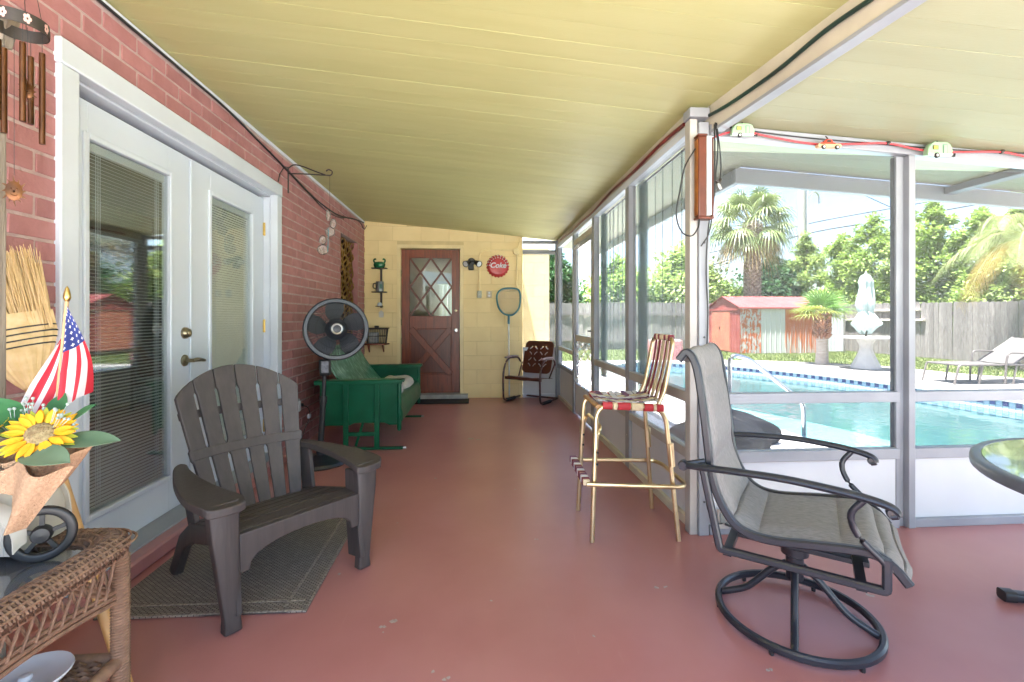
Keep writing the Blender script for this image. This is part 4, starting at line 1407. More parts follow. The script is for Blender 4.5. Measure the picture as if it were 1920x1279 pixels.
def fan_leaf(mb_leaf, mb_stem, base, az, el, pet, blade, nseg, q, droop=.5, spread=R(150), w_=.03):
    """costapalmate leaf: petiole and pleated segments that droop at the tips"""
    d_ = V(math.cos(az) * math.cos(el), math.sin(az) * math.cos(el), math.sin(el))
    side = V(-math.sin(az), math.cos(az), 0)
    up = side.cross(d_) * -1
    if up.z < 0:
        up = -up
    hub = base + d_ * pet - V(0, 0, pet * pet * .05)
    mb_stem.tube([base, base.lerp(hub, .5) + V(0, 0, .02), hub], [.022, .016, .011], 5)
    for k in range(nseg):
        t = (k + .5) / nseg * 2 - 1
        a = t * spread
        sd = (d_ * math.cos(a) + side * math.sin(a)).normalized()
        ln = blade * (1 - .30 * abs(t) ** 1.6) * q.uniform(.9, 1.06)
        fold = up * (w_ * .5 * (1 if k % 2 else -1))
        sw_ = d_ * -math.sin(a) + side * math.cos(a)
        pts = []
        for j in range(5):
            s_ = j / 4
            dr = droop * ln * s_ * s_ * (.4 + .6 * s_) * q.uniform(.85, 1.15)
            pts.append(hub + sd * ln * s_ * (1 - .12 * droop * s_) - V(0, 0, dr) + fold * (1 - s_))
        wj = [w_ * .25, w_ * .9, w_ * .85, w_ * .5, .002]
        vs_ = []
        for j in range(5):
            vs_ += [pts[j] + sw_ * wj[j], pts[j] - sw_ * wj[j]]
        mb_leaf.add(vs_, [(2 * j, 2 * j + 1, 2 * j + 3, 2 * j + 2) for j in range(4)])
M_palm = mat('palm_leaf', (.24, .30, .12), (.12, .18, .055), scale=1.1, rough=.42, lo=.3, hi=.7, transl=.25)
M_palm_dead = mat('dead_palm_leaf', srgb(186, 164, 116), srgb(150, 124, 84), scale=1.5, rough=.8, transl=.2)
M_palm_bright = mat('young_palm_leaf', (.15, .30, .05), (.09, .20, .035), scale=1.4, rough=.4, transl=.4)
M_palm_yellow = mat('yellowing_palm_leaf', (.30, .33, .07), (.20, .27, .055), scale=1.4, rough=.5, transl=.35)
M_stem = mat('palm_stem', srgb(150, 150, 92), srgb(120, 120, 70), scale=5, rough=.6)
M_boot = mat('palm_trunk', srgb(176, 164, 150), srgb(120, 106, 94), scale=9, rough=.9, rand=.1, bump=.5)
# big cabbage palm
q = random.Random(5)
bp_ = T('cabbage_palm', 'tall fan palm with rough trunk rising behind the shed', 'palm tree', (12.15, 19.4, GZ))
tk = MB()
HT = 5.55
tk.tube([(0, 0, 0), (.03, 0, 1.6), (.0, 0, 3.4), (-.05, 0, HT)], [.30, .28, .30, .34], 14)
for i in range(51):
    for k in range(7):
        a = 2 * PI * (k + (.5 if i % 2 else 0)) / 7 + q.uniform(-.08, .08)
        z = 1.2 + i * .083
        r_ = .28 + (.06 if z > 4.2 else 0)
        Mx = Matrix.Translation((math.cos(a) * r_, math.sin(a) * r_, z)) @ Matrix.Rotation(a, 4, 'Z') @ Matrix.Rotation(R(24), 4, 'Y')
        tk.add([(-.02, -.075, -.06), (-.02, .075, -.06), (-.02, .03, .11), (-.02, -.03, .11), (.05, -.05, -.03), (.05, .05, -.03), (.07, .015, .10), (.07, -.015, .10)],
               [(4, 5, 6, 7), (0, 4, 7, 3), (1, 2, 6, 5), (3, 7, 6, 2), (0, 1, 5, 4)], Mx)
tk.build('trunk', M_boot, bp_, smooth=False, fix=False)
lv_, ld_, st_m = MB(), MB(), MB()
for k in range(52):
    f_ = k / 51
    az = k * 2.399 + q.uniform(-.25, .25)
    el = R(74 - 118 * f_ + q.uniform(-8, 8))
    dead = f_ > .84
    fan_leaf(ld_ if dead else lv_, st_m, V(-.05, 0, HT - .05 - .25 * f_), az, el, q.uniform(1.05, 1.45) * (.75 if dead else 1), q.uniform(.9, 1.15), 26, q, droop=.55 + .35 * f_, spread=R(135), w_=.034)
lv_.build('crown', M_palm, bp_, smooth=False, fix=False)
ld_.build('dead_fronds', M_palm_dead, bp_, smooth=False, fix=False)
st_m.build('leaf_stems', M_stem, bp_)
# small fan palm in front of the shed
fp = T('young_fan_palm', 'short fan palm with bright fronds standing before the shed', 'palm tree', (9.34, 11.75, GZ))
tk = MB()
tk.tube([(0, 0, -.02), (0, 0, .15), (0, 0, .75), (.0, 0, 1.05), (0, 0, 1.38)], [.175, .15, .14, .155, .12], 16)
tk.build('trunk', mat('ringed_palm_trunk', srgb(196, 186, 176), srgb(166, 152, 140), scale=6, rough=.85, stretch=(1, 1, 8), bump=.4, bscale=20), fp)
bt = MB()
for i in range(11):
    for k in range(8):
        a = 2 * PI * (k + .5 * (i % 2)) / 8 + q.uniform(-.1, .1)
        Mx = Matrix.Translation((math.cos(a) * .145, math.sin(a) * .145, .74 + i * .058)) @ Matrix.Rotation(a, 4, 'Z') @ Matrix.Rotation(R(28 + q.uniform(-8, 10)), 4, 'Y')
        bt.add([(-.01, -.045, -.04), (-.01, .045, -.04), (-.01, .02, .12), (-.01, -.02, .12), (.03, -.03, -.03), (.03, .03, -.03), (.04, .012, .12), (.04, -.012, .12)],
               [(4, 5, 6, 7), (0, 4, 7, 3), (1, 2, 6, 5), (3, 7, 6, 2), (0, 1, 5, 4)], Mx)
bt.build('leaf_bases', mat('brown_leaf_base', srgb(168, 120, 92), srgb(112, 72, 54), scale=9, rough=.85), fp, smooth=False, fix=False)
lv_, ly_, st_m = MB(), MB(), MB()
for (az, el, yel) in ((200, 62, 0), (250, 68, 0), (300, 60, 0), (120, 60, 0), (60, 64, 0), (20, 50, 0), (165, 16, 1), (190, 2, 1), (215, 22, 1), (245, 10, 1), (345, 10, 1), (10, -4, 1), (320, 18, 0), (280, 30, 0), (95, 20, 0), (140, 34, 0), (45, 15, 1)):
    fan_leaf(ly_ if yel else lv_, st_m, V(0, 0, 1.36), R(az), R(el), q.uniform(.30, .42), q.uniform(.52, .64), 24, q, droop=.16 if el > 40 else .3, spread=R(128), w_=.017)
lv_.build('crown', M_palm_bright, fp, smooth=False, fix=False)
ly_.build('yellow_fronds', M_palm_yellow, fp, smooth=False, fix=False)
st_m.build('leaf_stems', M_stem, fp)
# feather palm at the right edge
rp_ = T('feather_palm', 'drooping feather palm at the right edge before the fence', 'palm tree', (13.55, 10.2, GZ))
MB().tube([(0, 0, 0), (.05, 0, 1.5), (0, 0, 3.2)], [.2, .15, .13], 12).build('trunk', M_boot, rp_)
lv_, ly_, st_m = MB(), MB(), MB()
for k in range(20):
    az = k * 2.399
    el = R(66 - 62 * k / 19)
    ln = q.uniform(1.9, 2.4)
    d_ = V(math.cos(az) * math.cos(el), math.sin(az) * math.cos(el), math.sin(el))
    yl = k > 15
    pts = []
    for j in range(17):
        s_ = j / 16
        pts.append(V(0, 0, 3.15) + d_ * ln * s_ * (1 - .18 * s_) - V(0, 0, (1.15 + .5 * k / 19) * s_ ** 2.2))
    st_m.tube(pts, [.022 * (1 - .85 * j / 16) for j in range(17)], 5)
    for j in range(1, 17):
        for h_ in (0, .33, .66):
            if j == 16 and h_ > 0:
                break
            p = pts[j].lerp(pts[min(j + 1, 16)], h_)
            t_ = (pts[min(j + 1, 16)] - pts[j - 1]).normalized()
            sd = t_.cross(V(0, 0, 1)).normalized()
            for s_ in (-1, 1):
                ll = (.30 + .42 * math.sin(PI * min(1, .12 + .85 * j / 16))) * q.uniform(.85, 1.1)
                e0 = p + (sd * s_ * .55 + t_ * .55) * ll * .55 - V(0, 0, .10 * ll)
                e1 = p + (sd * s_ * .75 + t_ * .7) * ll * .75 - V(0, 0, .62 * ll)
                wv = t_ * .008
                (ly_ if yl else lv_).add([p + wv, p - wv, e0 - wv, e0 + wv, e1], [(0, 1, 2, 3), (3, 2, 4)])
lv_.build('fronds', mat('feather_leaf', (.30, .34, .15), (.18, .24, .08), scale=1.5, rough=.5, transl=.4), rp_, smooth=False, fix=False)
ly_.build('yellow_fronds', mat('golden_leaf', (.42, .30, .07), (.32, .22, .05), scale=1.5, rough=.6, transl=.4), rp_, smooth=False, fix=False)
st_m.build('leaf_stems', M_stem, rp_)
# shrubs low behind the fence, right side
for k, (x, y, h_) in enumerate([(15.6, 12.2, 2.5), (15.5, 9.9, 2.6), (15.6, 17.6, 2.3)]):
    tree('fence_shrub', ['leafy shrub behind the fence below the palm fronds', 'leafy shrub behind the fence at the far right', 'leafy shrub behind the fence near the parasol'][k], 'shrub', (x, y, GZ), h_, .9, 2200, .13, M_leafC, 90 + k, round_shape, 'shrubs behind the fence', trunk_h=.05, trunk_r=.04)

# ================================================================ FURNITURE ON THE PORCH
# ---------------------------------------------------------------- adirondack chair
M_resin = mat('brown_resin', (.062, .051, .049), (.043, .036, .035), scale=3, rough=.5, stretch=(14, 14, 1.2), lo=.3, hi=.7, bump=.25, bscale=9, dist=.004)
def adirondack():
    t = T('adirondack_chair', 'dark brown resin adirondack chair on the striped mat by the french doors', 'chair', (-.735, 1.96, .004), R(48))
    # back slats, a shallow fan; gaps open between the band and the top
    nS = 6
    def back_pt(x, v_):
        wv = .40 + .21 * v_ ** .85
        k = x * wv                              # x in -.5 .. .5
        yy = .40 + .29 * v_ + .05 * v_ * (1 - v_) - .075 * (2 * x) ** 2 * (.35 + .65 * v_)
        zz = .245 + .665 * v_
        return k, yy, zz
    for i in range(nS):
        xa, xb = -.5 + i / nS, -.5 + (i + 1) / nS
        top = lambda x: 1.0 - .19 * (2 * x) ** 2
        def fn(u, v_):
            vv = v_ * top(xa + u * (xb - xa)) + (0 if v_ < .999 else 0)
            g = .0022 if vv > .83 or .40 < vv < .475 or vv < .03 else .0085
            x0, x1 = xa * 1.0, xb * 1.0
            wv = .40 + .21 * vv ** .85
            gg = g / wv
            x = x0 + gg + u * (x1 - x0 - 2 * gg)
            p = back_pt(x, vv)
            return p
        vs_steps = 46
        MB().sheet(fn, 5, vs_steps, .016).build('back_slat', M_resin, t, bev=.003, angle=30)
    def band(u, v_):
        p = back_pt(-.5 + u, .405 + v_ * .062)
        return (p[0], p[1] - .005, p[2])
    MB().sheet(band, 24, 3, .014).build('back_band', M_resin, t, bev=.003)
    def band2(u, v_):
        p = back_pt(-.48 + u * .96, .66 + v_ * .05)
        return (p[0], p[1] + .022, p[2])
    MB().sheet(band2, 24, 2, .018).build('rear_brace', M_resin, t, bev=.003)
    # seat slats
    for k in range(5):
        y0 = .0 + k * .088
        zz = lambda y_: .365 - .22 * y_ - (.02 if y_ < .01 else 0)
        y1 = y0 + .082
        b = MB()
        vs_ = []
        for (yy, dz) in ((y0, 0), (y1, 0)):
            vs_ += [(-.262, yy, zz(yy) - .02), (.262, yy, zz(yy) - .02), (.262, yy, zz(yy)), (-.262, yy, zz(yy))]
        b.add(vs_, [(0, 1, 2, 3), (7, 6, 5, 4), (0, 4, 5, 1), (1, 5, 6, 2), (2, 6, 7, 3), (3, 7, 4, 0)])
        b.build('seat_slat', M_resin, t, bev=.005)
    # arched apron below the seat front
    arch = [(-.25, .345), (.25, .345), (.25, .20)]
    for k in range(13):
        a = PI * k / 12
        arch.append((.215 * math.cos(a), .20 + .085 * math.sin(a) ** .7 if 0 < k < 12 else .20))
    arch.append((-.25, .20))
    MB().prism(arch, -.03, .0, Matrix(((1, 0, 0, 0), (0, 0, 1, 0), (0, 1, 0, 0), (0, 0, 0, 1)))).build('apron', M_resin, t, bev=.004)
    for s_ in (-1, 1):
        # front leg: broad tapering board with a flange towards the seat
        pts = [V(s_ * .300, .0, .475), V(s_ * .297, -.008, .36), V(s_ * .286, -.014, .20), V(s_ * .276, -.020, .045), V(s_ * .275, -.022, .0)]
        lg_ = MB()
        lg_.sweep(rect(1, 1, .12), pts, up=(0, 1, 0), scales=[(.105, .055), (.094, .055), (.074, .05), (.056, .045), (.062, .05)])
        lg_.sweep(rect(.022, .10), [V(s_ * .262, .035, .44), V(s_ * .258, .02, .2), V(s_ * .258, .0, .05)], up=(0, 1, 0))
        lg_.build('front_leg', M_resin, t, bev=.004)
        rl = MB()
        rl.sweep(rect(1, 1, .1), [V(s_ * .262, .06, .315), V(s_ * .262, .40, .235), V(s_ * .264, .50, .17), V(s_ * .270, .60, .0)], up=(0, 0, 1), scales=[(.03, .07), (.03, .085), (.034, .07), (.04, .055)])
        rl.build('rear_leg', M_resin, t, bev=.004)
        # arm: broad board, rounded outer front corner, curling into the back
        o_ = [(.235, -.045), (.325, -.055), (.372, -.03), (.388, .05), (.384, .16), (.362, .30), (.330, .43), (.300, .52), (.268, .56), (.250, .53), (.262, .45), (.268, .33), (.262, .20), (.248, .08)]
        o_ = [(p.x, p.y) for p in spline([(a, c_, 0) for a, c_ in o_], 3, True)]
        b = MB()
        n_ = len(o_)
        zt = lambda y_: .485 + .02 * y_ - (.015 if y_ < -.03 else 0)
        b.add([(s_ * a, c_, zt(c_)) for a, c_ in o_] + [(s_ * a, c_, zt(c_) - .03) for a, c_ in o_], [tuple(range(n_)), tuple(range(2 * n_ - 1, n_ - 1, -1))] + [(i, (i + 1) % n_, n_ + (i + 1) % n_, n_ + i) for i in range(n_)])
        b.build('arm', M_resin, t, bev=.006)
        sup = MB().sweep(rect(.02, .10), [V(s_ * .275, .50, .47), V(s_ * .262, .45, .36), V(s_ * .255, .42, .26)], up=(0, 1, 0))
        sup.build('arm_bracket', M_resin, t, bev=.003)
    return t
adirondack()

# woven mat below it
def rug_material():
    m, N, L, P = nodes_of('woven_mat')
    P.inputs['Roughness'].default_value = .9
    tcn = N.new('ShaderNodeTexCoord')
    br = N.new('ShaderNodeTexBrick')
    br.inputs['Scale'].default_value = 1.0
    br.inputs['Brick Width'].default_value = .022
    br.inputs['Row Height'].default_value = .0085
    br.inputs['Mortar Size'].default_value = .0022
    br.inputs['Color1'].default_value = (.27, .22, .18, 1)
    br.inputs['Color2'].default_value = (.37, .315, .26, 1)
    br.inputs['Mortar'].default_value = (.075, .06, .05, 1)
    L.new(tcn.outputs['Object'], br.inputs['Vector'])
    L.new(br.outputs['Color'], P.inputs['Base Color'])
    bp = N.new('ShaderNodeBump')
    bp.inputs['Strength'].default_value = .6
    bp.inputs['Distance'].default_value = .004
    L.new(br.outputs['Fac'], bp.inputs['Height'])
    bp.invert = True
    L.new(bp.outputs['Normal'], P.inputs['Normal'])
    return m
rg = T('woven_mat', 'grey brown woven outdoor mat lying before the french doors', 'mat', (-1.06, 2.36, .002))
M_rug = rug_material()
MB().prism([(-.40, -.52), (.39, -.53), (.37, .57), (-.41, .56)], 0, .007).build('woven_field', M_rug, rg, bev=.002)
for (a, c_) in (((-.395, -.515), (.385, -.525)), ((.385, -.525), (.365, .565)), ((.30, -.50), (.285, .55)), ((-.36, -.45), (.36, -.46))):
    MB().bar([V(a[0], a[1], .008), V(c_[0], c_[1], .008)], .010, .004).build('edge_cord', mat('mat_cord', (.33, .28, .23), (.14, .11, .09), scale=120, rough=.9), rg)

# ---------------------------------------------------------------- swivel sling chair
M_frame = mat('slate_frame', (.022, .025, .033), (.017, .019, .026), scale=6, rough=.3, spec=.45)
def sling_material():
    m, N, L, P = nodes_of('sling_fabric')
    P.inputs['Roughness'].default_value = .75
    tcn = N.new('ShaderNodeTexCoord')
    mpn = N.new('ShaderNodeMapping')
    mpn.inputs['Scale'].default_value = (20, 190, 20)
    L.new(tcn.outputs['Object'], mpn.inputs['Vector'])
    nzn = N.new('ShaderNodeTexNoise')
    nzn.inputs['Scale'].default_value = 2.2
    nzn.inputs['Detail'].default_value = 4
    L.new(mpn.outputs['Vector'], nzn.inputs['Vector'])
    rp = N.new('ShaderNodeValToRGB')
    rp.color_ramp.elements[0].position, rp.color_ramp.elements[1].position = .35, .66
    rp.color_ramp.elements[0].color, rp.color_ramp.elements[1].color = (.165, .155, .15, 1), (.285, .268, .255, 1)
    L.new(nzn.outputs['Fac'], rp.inputs['Fac'])
    L.new(rp.outputs['Color'], P.inputs['Base Color'])
    bp = N.new('ShaderNodeBump')
    bp.inputs['Strength'].default_value = .3
    bp.inputs['Distance'].default_value = .003
    L.new(nzn.outputs['Fac'], bp.inputs['Height'])
    L.new(bp.outputs['Normal'], P.inputs['Normal'])
    return m
M_slingc = sling_material()
sv = T('swivel_chair', 'padded sling swivel chair with dark frame and ring base', 'chair', (1.205, 1.655, 0), R(-38))
sv.scale = (.93, .93, .94)
HW = .265
side = spline([(-.395, 1.055), (-.362, 1.088), (-.328, 1.035), (-.305, .90), (-.287, .75), (-.268, .60), (-.225, .49), (-.165, .425), (-.07, .41), (.08, .43), (.20, .445), (.25, .44), (.29, .412), (.325, .37)] and [(a, 0, c_) for a, c_ in [(-.395, 1.055), (-.362, 1.088), (-.328, 1.035), (-.305, .90), (-.287, .75), (-.268, .60), (-.225, .49), (-.165, .425), (-.07, .41), (.08, .43), (.20, .445), (.25, .44), (.29, .412), (.325, .37)]], 5)
NS_ = len(side) - 1
seams = [0.03, .19, .36, .50, .585, .73, .87, .97]
def sling_fn(u, v_):
    t = u * NS_
    i = min(int(t), NS_ - 1)
    p = side[i].lerp(side[i + 1], t - i)
    a = side[min(i + 1, NS_)] - side[max(i - 1, 0)]
    nrm = V(-a.z, 0, a.x).normalized()
    if nrm.z < 0 and u > .5: nrm = -nrm
    if u <= .5 and nrm.x < 0: nrm = -nrm
    # quilted pads between the seams
    d_ = 1.0
    for k in range(len(seams) - 1):
        if seams[k] <= u <= seams[k + 1]:
            f_ = (u - seams[k]) / (seams[k + 1] - seams[k])
            d_ = min(1.0, math.sin(PI * f_) ** .35)
    puff = .026 * d_ * min(1.0, math.sin(PI * min(max(v_, .001), .999)) * 2.2)
    sag = -.012 * math.sin(PI * v_)
    return p + nrm * (puff + sag) + V(0, -HW + .008 + v_ * (2 * HW - .016), 0)
MB().sheet(sling_fn, 160, 18, .010).build('sling', M_slingc, sv, angle=50)
sm = MB()
for k in seams[1:-1]:
    sm.tube([sling_fn(k, j / 12) + V(.001, 0, .001) for j in range(13)], .0032, 5)
sm.build('seam_stitching', mat('dark_thread', (.06, .055, .05), rough=.8), sv)
def oval(a, c_):
    return circle(a, 12, c_)
for s_ in (-1, 1):
    MB().sweep(rect(.030, .026, .006), [p + V(0, s_ * HW, 0) for p in side], up=(0, 1, 0)).build('side_rail', M_frame, sv)
    # second upright, lower rail and front strut
    pts = fillet([(-.30, s_ * (HW + .030), .66), (-.272, s_ * (HW + .030), .52), (-.235, s_ * (HW + .030), .345), (.265, s_ * (HW + .030), .345), (.265, s_ * (HW + .030), .45)], .012, 3)
    MB().sweep(rect(.026, .028, .006), pts, up=(0, 1, 0)).build('lower_frame', M_frame, sv)
    arm = spline([(-.365, s_ * (HW + .028), .640), (-.29, s_ * (HW + .045), .648), (-.16, s_ * (HW + .06), .658), (-.02, s_ * (HW + .065), .662), (.11, s_ * (HW + .065), .655), (.20, s_ * (HW + .062), .645), (.27, s_ * (HW + .058), .628), (.288, s_ * (HW + .056), .608), (.270, s_ * (HW + .056), .600)], 5)
    MB().sweep([(a * 1, c_) for a, c_ in oval(.019, .013)], arm, up=(0, 0, 1)).build('arm', M_frame, sv)
    MB().tube(spline([(.205, s_ * (HW + .060), .638), (.170, s_ * (HW + .055), .58), (.190, s_ * (HW + .043), .51), (.255, s_ * (HW + .034), .44), (.272, s_ * (HW + .03), .41)], 5), .011, 10).build('arm_support', M_frame, sv)
    MB().tube([(-.37, s_ * (HW + .028), .642), (-.295, s_ * HW, .66)], .012, 8).build('arm_stub', M_frame, sv)
    MB().lathe([(0, .02), (.016, .02), (.02, .012), (.02, -.012), (.016, -.02), (0, -.02)], 14, Matrix.Translation((-.37, s_ * (HW + .028), .640)) @ Matrix.Rotation(R(90), 4, 'X')).build('arm_cap', M_frame, sv)
    MB().lathe([(0, .016), (.014, .016), (.018, .01), (.018, -.01), (.014, -.016), (0, -.016)], 14, Matrix.Translation((.276, s_ * (HW + .056), .611)) @ Matrix.Rotation(R(90), 4, 'X')).build('arm_scroll', M_frame, sv)
for xx in (-.21, .20):
    MB().bar([(xx, -HW - .03, .335), (xx, HW + .03, .335)], .03, .022).build('cross_bar', M_frame, sv)
MB().box(-.235, .24, -.05, .05, .300, .322).build('swivel_plate', M_frame, sv, bev=.004)
MB().lathe([(0, .30), (.05, .30), (.05, .27), (.032, .26), (.032, .17), (0, .17)], 20).build('hub', M_frame, sv)
RR = .285
for k in range(4):
    a = R(2 + 90 * k)
    c_, s_ = math.cos(a), math.sin(a)
    MB().tube(spline([(c_ * .028, s_ * .028, .225), (c_ * .08, s_ * .08, .185), (c_ * .17, s_ * .17, .085), (c_ * .24, s_ * .24, .045), (c_ * (RR - .012), s_ * (RR - .012), .03)], 5), .0135, 10).build('base_leg', M_frame, sv)
ring = [(RR * math.cos(2 * PI * k / 56), RR * math.sin(2 * PI * k / 56), .030) for k in range(56)]
MB().sweep(rect(.026, .030, .007), ring, up=(0, 0, 1), closed=True).build('base_ring', M_frame, sv)
for k in range(6):
    a = 2 * PI * k / 6 + .3
    MB().tube([(RR * math.cos(a), RR * math.sin(a), .0), (RR * math.cos(a), RR * math.sin(a), .02)], .009, 8).build('glide', M_black, sv)

# ---------------------------------------------------------------- gold bar stool with webbing
M_gold_t = mat('gold_anodised', (.74, .60, .36), (.64, .50, .28), scale=10, rough=.28, metal=.9)
M_webR = mat('maroon_web', (.22, .022, .04), (.15, .016, .03), scale=60, rough=.55)
M_webC = mat('cream_web', (.66, .55, .36), (.58, .47, .30), scale=60, rough=.55)
M_webW = mat('white_web', (.72, .71, .72), (.62, .60, .64), scale=60, rough=.5)
M_webP = mat('plum_web', (.20, .05, .12), (.12, .03, .08), scale=60, rough=.5)
M_webRed = mat('red_web', (.46, .03, .04), (.38, .025, .035), scale=60, rough=.5)
bs = T('bar_stool', 'gold metal bar stool with maroon and cream webbing', 'bar stool', (.815, 2.49, 0), R(-2))
tw = circle(.0125, 10, .0105)
SZ = .70
for s_ in (-1, 1):
    pts = fillet([(-.225, s_ * .195, 0), (-.195, s_ * .165, SZ), (.165, s_ * .165, SZ - .02), (.225, s_ * .200, 0)], .085, 7)
    MB().sweep(tw, pts, up=(0, 1, 0)).build('side_frame', M_gold_t, bs)
    MB().tube([(-.205 + .0, s_ * .178, .47), (-.2, s_ * .172, .55)], .0155, 10).build('leg_sleeve', M_gold_t, bs)
    MB().tube([(.198, s_ * .183, .38), (.19, s_ * .178, .5)], .0155, 10).build('leg_sleeve', M_gold_t, bs)
MB().sweep(circle(.017, 10, .012), [(-.185, -.165, SZ - .012), (-.185, .165, SZ - .012)], up=(0, 0, 1)).build('front_bar', mat('tan_bar', (.38, .20, .07), (.30, .15, .05), rough=.4), bs)
MB().tube(fillet([(-.198, -.172, .52), (-.172, -.165, .585), (-.172, .165, .585), (-.198, .172, .52)], .05), .009, 8).build('front_brace', M_gold_t, bs)
# footrest loop round the rear legs
fr = fillet([(-.255, -.205, .30), (.24, -.222, .285), (.275, -.16, .28), (.275, .16, .28), (.24, .222, .285), (-.255, .205, .30)], .07, 6)
MB().sweep(circle(.0105, 8, .012), fr, up=(0, 0, 1)).build('footrest_loop', M_gold_t, bs)
MB().box(-.272, -.238, -.20, .20, .292, .322).build('footrest_bar', M_webC, bs, bev=.004)
for k in range(12):
    yy = -.185 + k * .0335
    MB().box(-.2745, -.2355, yy, yy + .024, .290, .3245).build('footrest_wrap', (M_webR, M_webW, M_webP)[k % 3], bs, bev=.002)
# back frame
bk = fillet([(.13, .155, SZ - .01), (.165, .155, SZ + .06), (.215, .150, SZ + .33), (.222, .09, SZ + .345), (.222, -.09, SZ + .345), (.215, -.150, SZ + .33), (.165, -.155, SZ + .06), (.13, -.155, SZ - .01)], .075, 7)
MB().sweep(circle(.0135, 10, .011), bk, up=(1, 0, 0)).build('back_frame', M_gold_t, bs)
seq = [M_webR, M_webC, M_webR, M_webC, M_webC, M_webR, M_webC, M_webR]
for k in range(8):
    yy = -.105 + k * .030
    MB().sheet(lambda u, v_: (.150 + .076 * v_ + .010 * math.sin(PI * v_) - (.004 if k % 2 else 0), yy - .012 + u * .024, SZ + .0 + v_ * .350), 2, 14, .003).build('back_strap', seq[k], bs)
    w_ = MB().box(.205, .238, yy - .012, yy + .012, SZ + .329, SZ + .361)
    w_.build('strap_wrap', seq[k], bs, bev=.006)
for k in range(9):
    xx = -.165 + k * .037
    MB().sheet(lambda u, v_: (xx + u * .028, -.172 + v_ * .344, SZ + .014 - .018 * math.sin(PI * v_) + (.003 if k % 2 else 0)), 2, 12, .003).build('seat_strap', (M_webW, M_webP, M_webW, M_webW)[k % 4], bs)
for k in range(6):
    yy = -.140 + k * .050
    MB().sheet(lambda u, v_: (-.18 + v_ * .34, yy + u * .034, SZ + .018 - .016 * math.sin(PI * v_) + .003 * math.sin(v_ * 26 + k * PI)), 2, 40, .003).build('cross_strap', (M_webW, M_webC, M_webP)[k % 3], bs)
for s_ in (-1, 1):
    for k, (x0, x1, m) in enumerate(((-.165, -.115, M_webRed), (-.11, -.09, M_webC), (-.085, -.02, M_webRed), (-.012, .045, M_webC), (.055, .10, M_webRed), (.104, .116, M_webC), (.12, .155, M_webRed))):
        b = MB()
        b.sweep(rrect(.034, .040, .014, 3), [(x0, s_ * .165, SZ - .001 + (x0 + .2) * -.055), (x1, s_ * .165, SZ - .001 + (x1 + .2) * -.055)], up=(0, 0, 1))
        b.build('edge_wrap', m, bs)
bolts = MB()
for s_ in (-1, 1):
    for z in (.40, .46):
        bolts.tube([(-.212 + z * .03, s_ * .183 - .014, z), (-.212 + z * .03, s_ * .183 - .019, z)], .006, 8)
kind(bolts.build('bolts', M_iron, bs), 'stuff')

# ---------------------------------------------------------------- green metal glider
M_green = mat('green_enamel', (.005, .105, .047), (.003, .070, .031), scale=5, rough=.34, spec=.3, rvar=.1, bump=.1, bscale=14)
def scratched():
    m, N, L, P = nodes_of('scratched_green')
    P.inputs['Roughness'].default_value = .32
    tcn = N.new('ShaderNodeTexCoord')
    mpn = N.new('ShaderNodeMapping')
    mpn.inputs['Scale'].default_value = (5, 26, 5)
    mpn.inputs['Rotation'].default_value = (R(14), 0, 0)
    L.new(tcn.outputs['Object'], mpn.inputs['Vector'])
    nzn = N.new('ShaderNodeTexNoise')
    nzn.inputs['Scale'].default_value = 2.2
    nzn.inputs['Detail'].default_value = 6
    nzn.inputs['Roughness'].default_value = .7
    L.new(mpn.outputs['Vector'], nzn.inputs['Vector'])
    rp = N.new('ShaderNodeValToRGB')
    e = rp.color_ramp.elements
    e[0].position, e[0].color = .50, (.006, .12, .05, 1)
    e[1].position, e[1].color = .64, (.34, .52, .42, 1)
    L.new(nzn.outputs['Fac'], rp.inputs['Fac'])
    L.new(rp.outputs['Color'], P.inputs['Base Color'])
    return m
M_scr = scratched()
gl = T('porch_glider', 'dark green metal porch glider against the brick wall', 'glider', (-1.02, 4.72, 0))
GL = .65          # half length along Y
def gpart(b, name, m=None, bev=.004):
    return b.build(name, m or M_green, gl, bev=bev)
for s_ in (-1, 1):
    yy = s_ * GL
    o_ = [(-.34, .215), (-.10, .215), (-.06, .235), (.20, .235), (.24, .215), (.325, .215), (.335, .60), (-.34, .60)]
    b = MB().prism(o_, -.006, .006, Matrix(((1, 0, 0, 0), (0, 0, -1, yy), (0, 1, 0, 0), (0, 0, 0, 1))))
    gpart(b, 'side_panel', bev=.002)
    for xx in (-.13, .135):
        gpart(MB().box(xx - .022, xx + .022, yy + s_ * .006, yy + s_ * .026, .02, .59), 'side_strut')
    for xx in (-.335, .325):
        b = MB().tube([(xx, yy, .60), (xx, yy, .19), (xx, yy, .17), (xx, yy, .16)], [.020, .020, .017, .006], 12)
        gpart(b, 'corner_tube', bev=0)
    prof = [(-.062, -.028), (-.062, .0), (-.054, .008), (.054, .008), (.062, .0), (.062, -.028), (.056, -.028), (.056, -.002), (-.056, -.002), (-.056, -.028)]
    b = MB().sweep(prof, [(-.385, yy, .605), (.345, yy, .612), (.365, yy, .606)], up=(0, 0, 1))
    gpart(b, 'arm', bev=.002)
    # base: runner, uprights, link
    gpart(MB().bar([(-.28, yy, .012), (.36, yy, .012)], .05, .018), 'base_runner')
    gpart(MB().box(-.14, .14, yy - .010 - s_ * .02, yy + .010 - s_ * .02, .115, .150), 'cross_rail')
    gpart(MB().bar([(-.06, yy - s_ * .04, .02), (.03, yy - s_ * .04, .32)], .022, .012, up=(0, 1, 0)), 'swing_link')
    gpart(MB().bar([(.115, yy - s_ * .04, .02), (.15, yy - s_ * .04, .32)], .022, .012, up=(0, 1, 0)), 'swing_link')
    gpart(MB().tube([(.36, yy, .012), (.385, yy, .012)], .012, 8), 'runner_cap', M_steel, 0)
